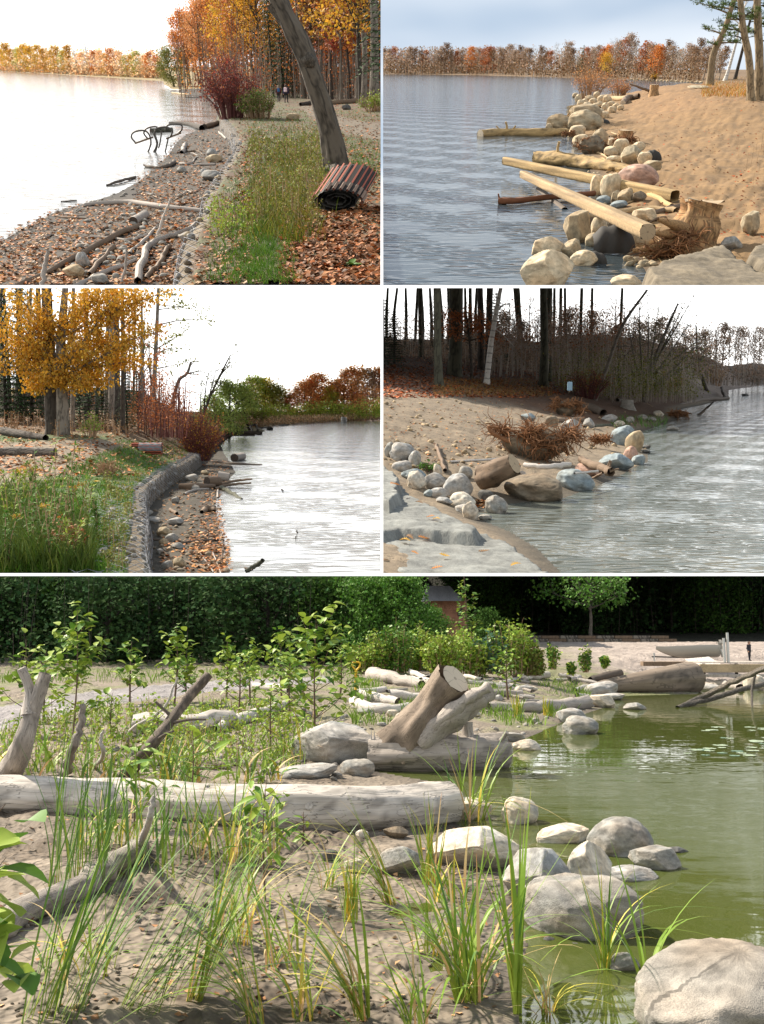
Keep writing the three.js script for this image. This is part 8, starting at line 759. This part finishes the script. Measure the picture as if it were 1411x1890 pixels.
  logs(P, D, [['thin crooked trunk standing right of the forked one', [[122, 1425, 'g', 9], [138, 1375, [6.8], 8], [150, 1340, [6.8], 6.5], [153, 1300, [6.8], 6]], D, { mottle: 0.3 }], ['white twisted branch standing in the middle left', [[176, 1415, 'g', 4], [190, 1385, [7.3], 4], [186, 1362, [7.3], 3], [192, 1348, [7.3], 2]], DW], ['thin pale branch curving up behind the leaning log', [[236, 1375, 'g', 2.5], [250, 1340, [9], 2.5], [300, 1310, [9], 2.5], [328, 1250, [9], 2]], DW], ['log section with dark end lying at the left behind', [[256, 1336, 'g', 19], [340, 1332, 'g', 19], [424, 1327, 'g', 17]], DW, { cut0: M.cutDark, mottle: 0.25, seg: 18 }], ['white slanting log right of the dark ended section', [[398, 1345, 'g', 8], [450, 1325, 'g', 12], [526, 1302, 'g', 9]], DW, { seg: 14 }], ['diagonal bark-covered log in the lower left foreground', [[-60, 1735, 'g', 26], [90, 1660, 'g', 24], [190, 1605, 'g', 21], [268, 1560, 'g', 15]], D, { mottle: 0.25, seg: 20 }], ['thin pale upright branch before the long log', [[262, 1560, 'g', 7], [275, 1510, [3.9], 6], [284, 1472, [3.9], 5]], DW], ['brown stick under the saplings at the left', [[258, 1415, 'g', 4], [300, 1408, 'g', 5]], D], ['dark ended log, topmost in the driftwood pile', [[684, 1243, 'g', 14], [720, 1250, 'g', 12], [775, 1262, 'g', 9]], D, { cut0: M.cutDark, seg: 16 }], ['bleached log below the dark ended one', [[660, 1278, 'g', 6], [710, 1272, 'g', 7]], DW], ['second bleached log in the pile, with dark end right', [[668, 1282, 'g', 8], [738, 1294, 'g', 9]], DW, { cut1: M.cutDark }], ['third log in the pile, under the sawn limb', [[722, 1282, 'g', 9], [790, 1288, 'g', 8]], DW, { cut0: M.cutDark }], ['long log along the front of the pile', [[650, 1296, 'g', 10], [700, 1308, 'g', 11], [765, 1306, 'g', 9]], DW], ['straight grey log lying right of the sawn limb', [[905, 1304, 'g', 9], [990, 1304, 'g', 11], [1080, 1297, 'g', 12]], D, { cut1: M.cutDark, seg: 16 }], ['short log behind the straight grey log', [[900, 1278, 'g', 8], [965, 1280, 'g', 7]], D], ['white log far right in the driftwood', [[950, 1249, 'g', 6], [1010, 1246, 'g', 6]], DW], ['thin pale log crossing the middle pile', [[758, 1240, 'g', 5], [790, 1252, 'g', 5]], DW], ['small pale log behind the sapling', [[470, 1266, 'g', 6], [540, 1272, 'g', 8]], DW], ['dark small log left of the huge flared log', [[1088, 1256, 'g', 6], [1142, 1243, 'g', 8]], M.driftD, { cut1: M.cutDark }], ['pale log in the water right of the huge log', [[1290, 1258, 'g', 8], [1330, 1264, 'g', 9], [1366, 1268, 'g', 8]], D, { cut0: M.cutDark }], ['dark branch over the water, upper strand', [[1252, 1306, 0, 4], [1300, 1284, 0.16, 5], [1360, 1256, 0.45, 5], [1440, 1222, 0.8, 5]], M.bkGrey], ['dark branch over the water, lower strand', [[1250, 1306, 0, 4], [1310, 1290, 0.1, 5], [1370, 1272, 0.25, 5], [1440, 1258, 0.3, 5]], M.bkGrey], ['dark branch over the water, hanging twig', [[1388, 1310, -0.05, 2], [1389, 1270, [17.5], 2.4], [1394, 1246, [17.5], 2.4]], M.bkGrey]], { name: 'drift_log', cat: 'log', seg: 12 });
  reseed(56); for (let k = 0; k < 34; k++) { const x = rr(690, 1080), y = rr(1246, 1298), l = rr(20, 60), a = rr(-0.35, 0.35), r = rr(2, 5); stick(P, `bleached stick in the driftwood heap, ${ordinal(k)} laid piece ${W}`, [[x, y, 'g', r], [x + l, y + l * a, 'g', r * 0.8]], k % 3 ? DW : D, { group: 'small sticks of the driftwood heap', name: 'driftwood_stick' }).userData.label = 'small bleached stick lying in the driftwood heap behind the sawn limb'; }
  for (let k = 0; k < 14; k++) { const x = rr(120, 420), y = rr(1345, 1425), l = rr(30, 90), r = rr(1.2, 3); stick(P, '', [[x, y, 'g', r], [x + l * 0.5, y - rr(-8, 10), 'g', r], [x + l, y - rr(-10, 20), 'g', r * 0.6]], k % 2 ? D : M.wdBrown, { group: 'thin sticks behind the long bleached log' }).userData.label = 'thin stick lying on the mud behind the long bleached log'; }
  // ------------------------------------------------ boulders
  [['broad white slab-like boulder in the middle of the shore', 882, 1604, 196, 78, M.stWhite, 0.1], ['craggy grey rock left of the broad white boulder', 736, 1614, 104, 50, M.stGrey, 0.1], ['flat white boulder beyond the cracked pair', 1042, 1562, 122, 38, M.stWhite, 0.3], ['large split boulder with a dark overhang, left half', 1006, 1672, 156, 112, M.stPale, 0.1], ['large split boulder, right half with flat face', 1098, 1648, 96, 82, M.stWhite, 0.0], ['flat pale slab stone right of the stump log', 935, 1368, 66, 16, M.stPale, 0.3], ['pale pointed boulder against the end of the stump log', 612, 1408, 178, 78, M.stPale, 0.3], ['small round grey stone in front of the pointed boulder', 660, 1432, 62, 28, M.stGrey, 0.9], ['cobble heap of pale stones left of the round grey stone', 560, 1436, 110, 20, M.stPale, 0.5], ['pale boulder low behind the end of the long log', 862, 1518, 110, 44, M.stWhite, 0.4], ['round white boulder standing in the water near the log end', 962, 1526, 68, 44, M.stWhite, 0.85], ['brown-topped round boulder at the right in the water', 1152, 1586, 100, 66, M.stBeige, 0.85], ['low mossy boulder in the water below the brown-topped one', 1212, 1612, 100, 44, M.stGrey, 0.4], ['flat pale stone at the waterline under the mossy boulder', 1170, 1632, 90, 26, M.stPale, 0.5], ['dark wet stone behind the mossy boulder', 1250, 1580, 50, 16, M.stDark, 0.3], ['flat grey stone wedged behind the round front boulder', 1118, 1664, 80, 32, M.stGrey, 0.2], ['big rounded boulder in front at the water edge', 1082, 1738, 206, 104, M.stBeige, 0.75], ['small striped dark stone in the shallow water', 1156, 1802, 66, 42, M.stGrey, 0.2], ['small wet pebble pair at the foot of the front boulder', 1015, 1745, 26, 12, M.stDark, 0.8], ['wet pebble in the water beside the front boulder', 1060, 1752, 22, 10, M.stDark, 0.8], ['low boulder in the water beyond the stump log', 1074, 1358, 66, 30, M.stGrey, 0.85], ['grey boulder behind the low one in the water', 1056, 1336, 54, 26, M.stPale, 0.5], ['flat white stone awash right of the stump log', 975, 1388, 50, 20, M.stWhite, 0.7], ['pale stone under the end of the stump log', 930, 1398, 36, 24, M.stWhite, 0.8], ['white boulder above the water at the far spit', 1112, 1284, 62, 24, M.stPale, 0.6], ['white rugged boulder below the far spit', 1110, 1306, 56, 24, M.stWhite, 0.3], ['flat stone at the tip of the far spit', 1128, 1292, 70, 12, M.stPale, 0.4], ['low stone lying in the water off the far spit', 1174, 1312, 44, 16, M.stGrey, 0.3], ['white boulder at the right edge beyond the branch', 1396, 1276, 40, 28, M.stWhite, 0.6], ['pale flat stones beside the huge log', 1312, 1276, 60, 14, M.stPale, 0.4], ['small dark rock in the mud before the long log', 608, 1592, 34, 20, M.stDark, 0.6], ['bright white stone with a split top on the mud', 652, 1612, 46, 24, M.stWhite, 0.2], ['small white stone by the log before the rocks', 670, 1548, 26, 14, M.stWhite, 0.4], ['brown clump of roots and earth on the rock', 735, 1548, 50, 20, M.stBrown, 0.2]].forEach(([l, x, y, w, h, m, round]) => rock(P, x, y, w, h, m, l + (l.split(' ').length < 14 ? ' ' + W : ''), { round, k: (x + y) % 8, deep: 0.8 }));
rock(P, 1392, 1935, 372, 132, M.stBeige, 'very large flat-topped boulder in the bottom right corner', { round: 0.45, k: 5, deep: 0.9, sink: 0.3, yaw: 0.4, roll: -0.06 });
  for (let k = 0; k < 26; k++) { reseed(k + 700); const x = rr(640, 1110), y = rr(1268, 1345); const p = P.hit(x, y); if (polyDist(land, p.x, p.z) < 0) continue; rock(P, x, y, rr(14, 34), rr(6, 13), pick([M.stPale, M.stWhite, M.stGrey]), 'small pale stone on the mud of the driftwood spit', { name: 'small_stone', group: 'small stones on the driftwood spit' }); }
  reseed(57); pebbles(P, 520, spotIn(P, 0, 1000, 1500, 1890, (p) => polyDist(land, p.x, p.z) > 0.05 && nz(p.x * 2.2, p.z * 2.2) > 0.02), 'pebbles', 'mud clods and small stones in the foreground ' + W, M.mudClod, [0.003, 0.012]);
  pebbles(P, 260, spotIn(P, 200, 1060, 1300, 1440, (p) => polyDist(land, p.x, p.z) > 0.05), 'pebbles', 'small stones on the mud behind the long log ' + W, M.stPale, [0.015, 0.05]);
  // lily pads
  reseed(58); for (let k = 0; k < 46; k++) { const x = k < 10 ? rr(1250, 1400) : rr(1300, 1500), y = k < 10 ? rr(1382, 1396) : rr(1330, 1386) + (1411 - x) * 0.06, b = P.g(x, y, 0.006), s = P.m(b), mb = new MB(), r = rr(7, 14) * s, c = mb.v(0, 0, 0); let pr = null; for (let q = 0; q <= 20; q++) { const a = 0.25 + q / 20 * 5.8, z = mb.v(Math.cos(a) * r, 0.004 * nz(q, k), Math.sin(a) * r); if (pr !== null) mb.i.push(c, z, pr); pr = z; } const o = single(P, 'lily_pad', 'round pale lily pad floating in the patch on the green water', 'lily pad', mb.build(), k % 3 ? MS({ c: [0.3, 0.38, 0.26], rough: 0.3 }) : M.lTeal, 'lily pads floating at the right'); o.position.copy(b); o.rotation.y = rr(0, 6); }
  // ------------------------------------------------ saplings
  const G3 = [M.lLime, M.lGreen, M.lLime, M.gBlade], lbl = [['tall yellow-green alder sapling left of the broken trunks', 133, 1378, 255, 234, 19, {}], ['sapling with sparse leaves at the left edge', 40, 1360, 180, 72, 20, { w: 0.3 }], ['small sapling behind the thin crooked trunk', 240, 1300, 116, 72, 17, {}], ['tall dark sapling behind the leaning log', 322, 1300, 145, 126, 16, {}], ['low bushy sapling right of the leaning log', 345, 1295, 80, 90, 14, { w: 0.4 }], ['sapling behind the path, right of the leaning log tip', 418, 1290, 110, 99, 13, {}], ['reddish-tipped sapling left of the big bright one', 462, 1300, 110, 126, 13, { w: 0.4 }], ['slim pale sapling before the dark trees', 520, 1285, 125, 126, 13, {}], ['big bright green sapling beside the pointed boulder', 582, 1372, 235, 298, 20, { w: 0.38, arms: 22, cb: 0.1 }], ['bushy sapling left of the big bright one', 535, 1320, 120, 162, 13, { w: 0.4 }], ['dark-stemmed sapling behind the split limb', 938, 1290, 95, 126, 10, { w: 0.35 }], ['bright sapling behind the dark ended log section', 440, 1330, 120, 110, 13, { w: 0.4 }], ['leafy sapling at the left edge before the path', 80, 1330, 130, 90, 15, { w: 0.4 }], ['small bright sapling under the leaning log', 290, 1400, 90, 70, 13, { w: 0.45 }], ['young sapling left of the pointed boulder', 500, 1385, 120, 80, 12, { w: 0.4 }], ['leafy sapling left of the shovel', 628, 1290, 90, 90, 10, { w: 0.4 }], ['small willow shoot among the thin sticks', 205, 1360, 80, 72, 13, { narrow: 1 }]];
  lbl.forEach(([l, x, y, h, n, lp, o]) => sapling(P, l + (l.split(' ').length < 14 ? ' ' + W : ''), x, y, h, n, lp, G3, o));
  sapling(P, 'large serrated alder leaves hanging in from the left edge in the foreground', -40, 1960, 540, 46, 84, [M.lLime, M.lGreen, M.lLime], { name: 'alder_shrub', cat: 'shrub', d: 2.1, arms: 14, w: 0.14, r: 4 });
  [['willow shoot with long yellow-green leaves in front of the long log', 248, 1530, 150, 46, 40], ['leafy willow shoot in the middle of the foreground grass', 490, 1660, 230, 70, 38], ['willow shoot with broad leaves rising behind the long log', 352, 1480, 140, 26, 44], ['small willow shoot at the lower edge of the long log', 560, 1560, 60, 10, 30]].forEach(([l, x, y, h, n, lp]) => sapling(P, l, x, y, h, n, lp, [M.lGreen, M.lLime, M.gBlade], { name: 'willow_shoot', cat: 'plant', narrow: 1, w: 0.35 }));
  // ------------------------------------------------ grass clumps
  const BG = [M.gBlade, M.gBlade, M.gBlade, M.gBladeD, M.gBlade, M.gYellow, M.gBlade, M.gStraw], BD = [M.gBladeD, M.gBladeD, M.gBlade];
  [['fine grass in front of the diagonal log', 150, 1790, 30, 210, 4, BG, { tilt: 0.6, spread: 60 }], ['fine grass right of the left rushes', 430, 1740, 34, 240, 4, BG, { tilt: 0.55, spread: 40 }], ['arching grass below the willow shoot', 520, 1790, 22, 260, 4.5, BG, { tilt: 0.65, spread: 30 }], ['grass standing before the middle of the long log', 470, 1590, 34, 190, 4.5, BG, { tilt: 0.45, spread: 46 }], ['rushes crossing before the long log at left', 300, 1610, 24, 240, 4, BD, { tilt: 0.35, stiff: 1, spread: 60 }], ['grass tuft between the two leafy shoots', 600, 1640, 16, 150, 4, BG, { tilt: 0.5, spread: 20 }], ['fine grass left of the arching sedge', 780, 1760, 22, 200, 4, BG, { tilt: 0.6, spread: 26 }], ['grass fringe before the broad white boulder', 830, 1660, 20, 150, 4, BG, { tilt: 0.45, spread: 30 }], ['grass behind the long log, left of the leaning log', 200, 1440, 34, 110, 5, BG, { tilt: 0.5, spread: 60 }], ['grass behind the long log under the pointed boulder', 470, 1440, 34, 110, 5, BG, { tilt: 0.5, spread: 50 }], ['grass at the left edge behind the long log', 40, 1430, 30, 120, 5, BG, { tilt: 0.5, spread: 50 }], ['grass tuft at the bottom edge left of the middle', 560, 1885, 18, 240, 5, BG, { tilt: 0.6, spread: 20 }], ['clump of rushes leaning right in the left foreground', 265, 1865, 59, 470, 4.7, BD, { az: Math.PI / 2, daz: 0.5, t0: 0.25, tilt: 0.45, stiff: 1, spread: 50 }], ['rush clump at the bottom left corner', 100, 1880, 50, 515, 4.7, BD, { az: Math.PI / 2, daz: 0.7, t0: 0.1, tilt: 0.5, stiff: 1, spread: 50 }], ['yellow-based sedge clump in the left foreground', 360, 1845, 32, 370, 5.2, BG, { az: Math.PI / 2, daz: 0.8, t0: 0.15, tilt: 0.35, stiff: 1, spread: 14 }], ['thin rushes standing in front of the long log at left', 145, 1640, 50, 336, 3.1, BD, { stiff: 1, tilt: 0.2, spread: 50 }], ['grass behind the long log near the willow shoot', 330, 1455, 69, 146, 3.6, BG, { tilt: 0.5, spread: 40 }], ['grass tuft before the long log at the left', 215, 1560, 59, 168, 3.6, BG, { tilt: 0.5, spread: 60 }], ['grass tuft rising before the long log in the middle', 400, 1580, 59, 190, 3.6, BG, { tilt: 0.5, spread: 60 }], ['tall leaf clump with folded blade in the middle foreground', 668, 1880, 32, 336, 6.2, BG, { tilt: 0.55, spread: 14, az: -1.2, daz: 1.1 }], ['sedge clump leaning left at the bottom middle', 470, 1900, 27, 370, 6.2, BG, { tilt: 0.5, az: -1.5, daz: 0.7, spread: 18 }], ['young reed tuft in the middle of the mud', 648, 1700, 36, 146, 3.1, [M.gYellow, M.gBlade], { stiff: 1, tilt: 0.15, spread: 12 }], ['sedge tuft before the craggy grey rock', 722, 1668, 32, 258, 4.2, BG, { az: -1.4, daz: 0.7, t0: 0.1, tilt: 0.45, spread: 12 }], ['grass tuft on the craggy rock side', 795, 1630, 32, 168, 3.1, BG, { stiff: 1, tilt: 0.2, spread: 16 }], ['large arching sedge clump left of the split boulder', 865, 1845, 78, 370, 5.2, BG, { tilt: 0.6, spread: 26 }], ['tall reed standing before the split boulder', 955, 1870, 16, 482, 7.3, BG, { stiff: 1, tilt: 0.14, spread: 6 }], ['reed with two arching blades in the water at the right', 1196, 1855, 11, 370, 5.7, [M.gBlade, M.gBladeD], { tilt: 0.4, spread: 4 }], ['thin reeds in the water before the front boulder', 1118, 1800, 26, 269, 3.6, BG, { tilt: 0.4, spread: 9 }], ['grass at the bottom edge in the middle', 770, 1905, 27, 213, 4.2, BG, { tilt: 0.5, spread: 20 }], ['bent yellowing blades at the water edge bottom', 1010, 1880, 23, 168, 3.1, [M.gYellow, M.gBlade, M.gStraw], { tilt: 0.8, spread: 12 }], ['grass blades before the stump log', 870, 1520, 27, 213, 3.6, BG, { tilt: 0.5, spread: 26 }], ['yellow reed tuft at the straight grey log, left', 955, 1325, 27, 49, 2.6, [M.gYellow, M.gBlade], { stiff: 1, tilt: 0.3, spread: 8 }], ['yellow reed tuft at the straight grey log, right', 1012, 1322, 23, 40, 2.6, [M.gYellow, M.gBlade], { stiff: 1, tilt: 0.3, spread: 8 }], ['sedge tuft left of the pointed boulder', 545, 1400, 36, 101, 3.1, BG, { tilt: 0.4, spread: 30 }]].forEach(([l, x, y, n, h, w, m, o]) => clump(P, l + (l.split(' ').length < 14 ? ' ' + W : ''), x, y, n, h, w, m, o));
  reseed(59); grassMass(P, 'pond_grass', 'bright green grass on the far mud and beach edge ' + W, 3600, () => { const q = R(); return q < 0.45 ? spotIn(P, 650, 1090, 1262, 1340, (p) => polyDist(land, p.x, p.z) > 0.1 && nz(p.x * 1.1, p.z * 0.6) > 0.02)() : q < 0.7 ? spotIn(P, 0, 560, 1300, 1430, (p) => polyDist(path, p.x, p.z) < -0.1 && nz(p.x * 1.1, p.z * 0.9) > 0)() : spotIn(P, -100, 660, 1240, 1262, (p) => polyDist(path, p.x, p.z) < -0.1)(); }, [0.06, 0.24], 0.012, M.gBlade, 0.45);
  thicket(P, 'low leafy weeds on the mud behind the long log ' + W, 330, () => spotIn(P, 0, 560, 1310, 1430, (p) => polyDist(path, p.x, p.z) < -0.2)(), [0.08, 0.28], M.twigTan, M.lLime, 12, 7, { w: 0.4 });
  litterMass(P, 'thin bark and leaf scraps on the mud ' + W, 500, spotIn(P, 0, 960, 1500, 1890, (p) => polyDist(land, p.x, p.z) > 0.05), [0.01, 0.035], M.litter, [[0.5, 0.7, 0.8], [1.5, 2, 2.5], [0.8, 0.9, 1]], 'plant_scraps');
  finishView(P);
}
renderer.render(scene, camera);
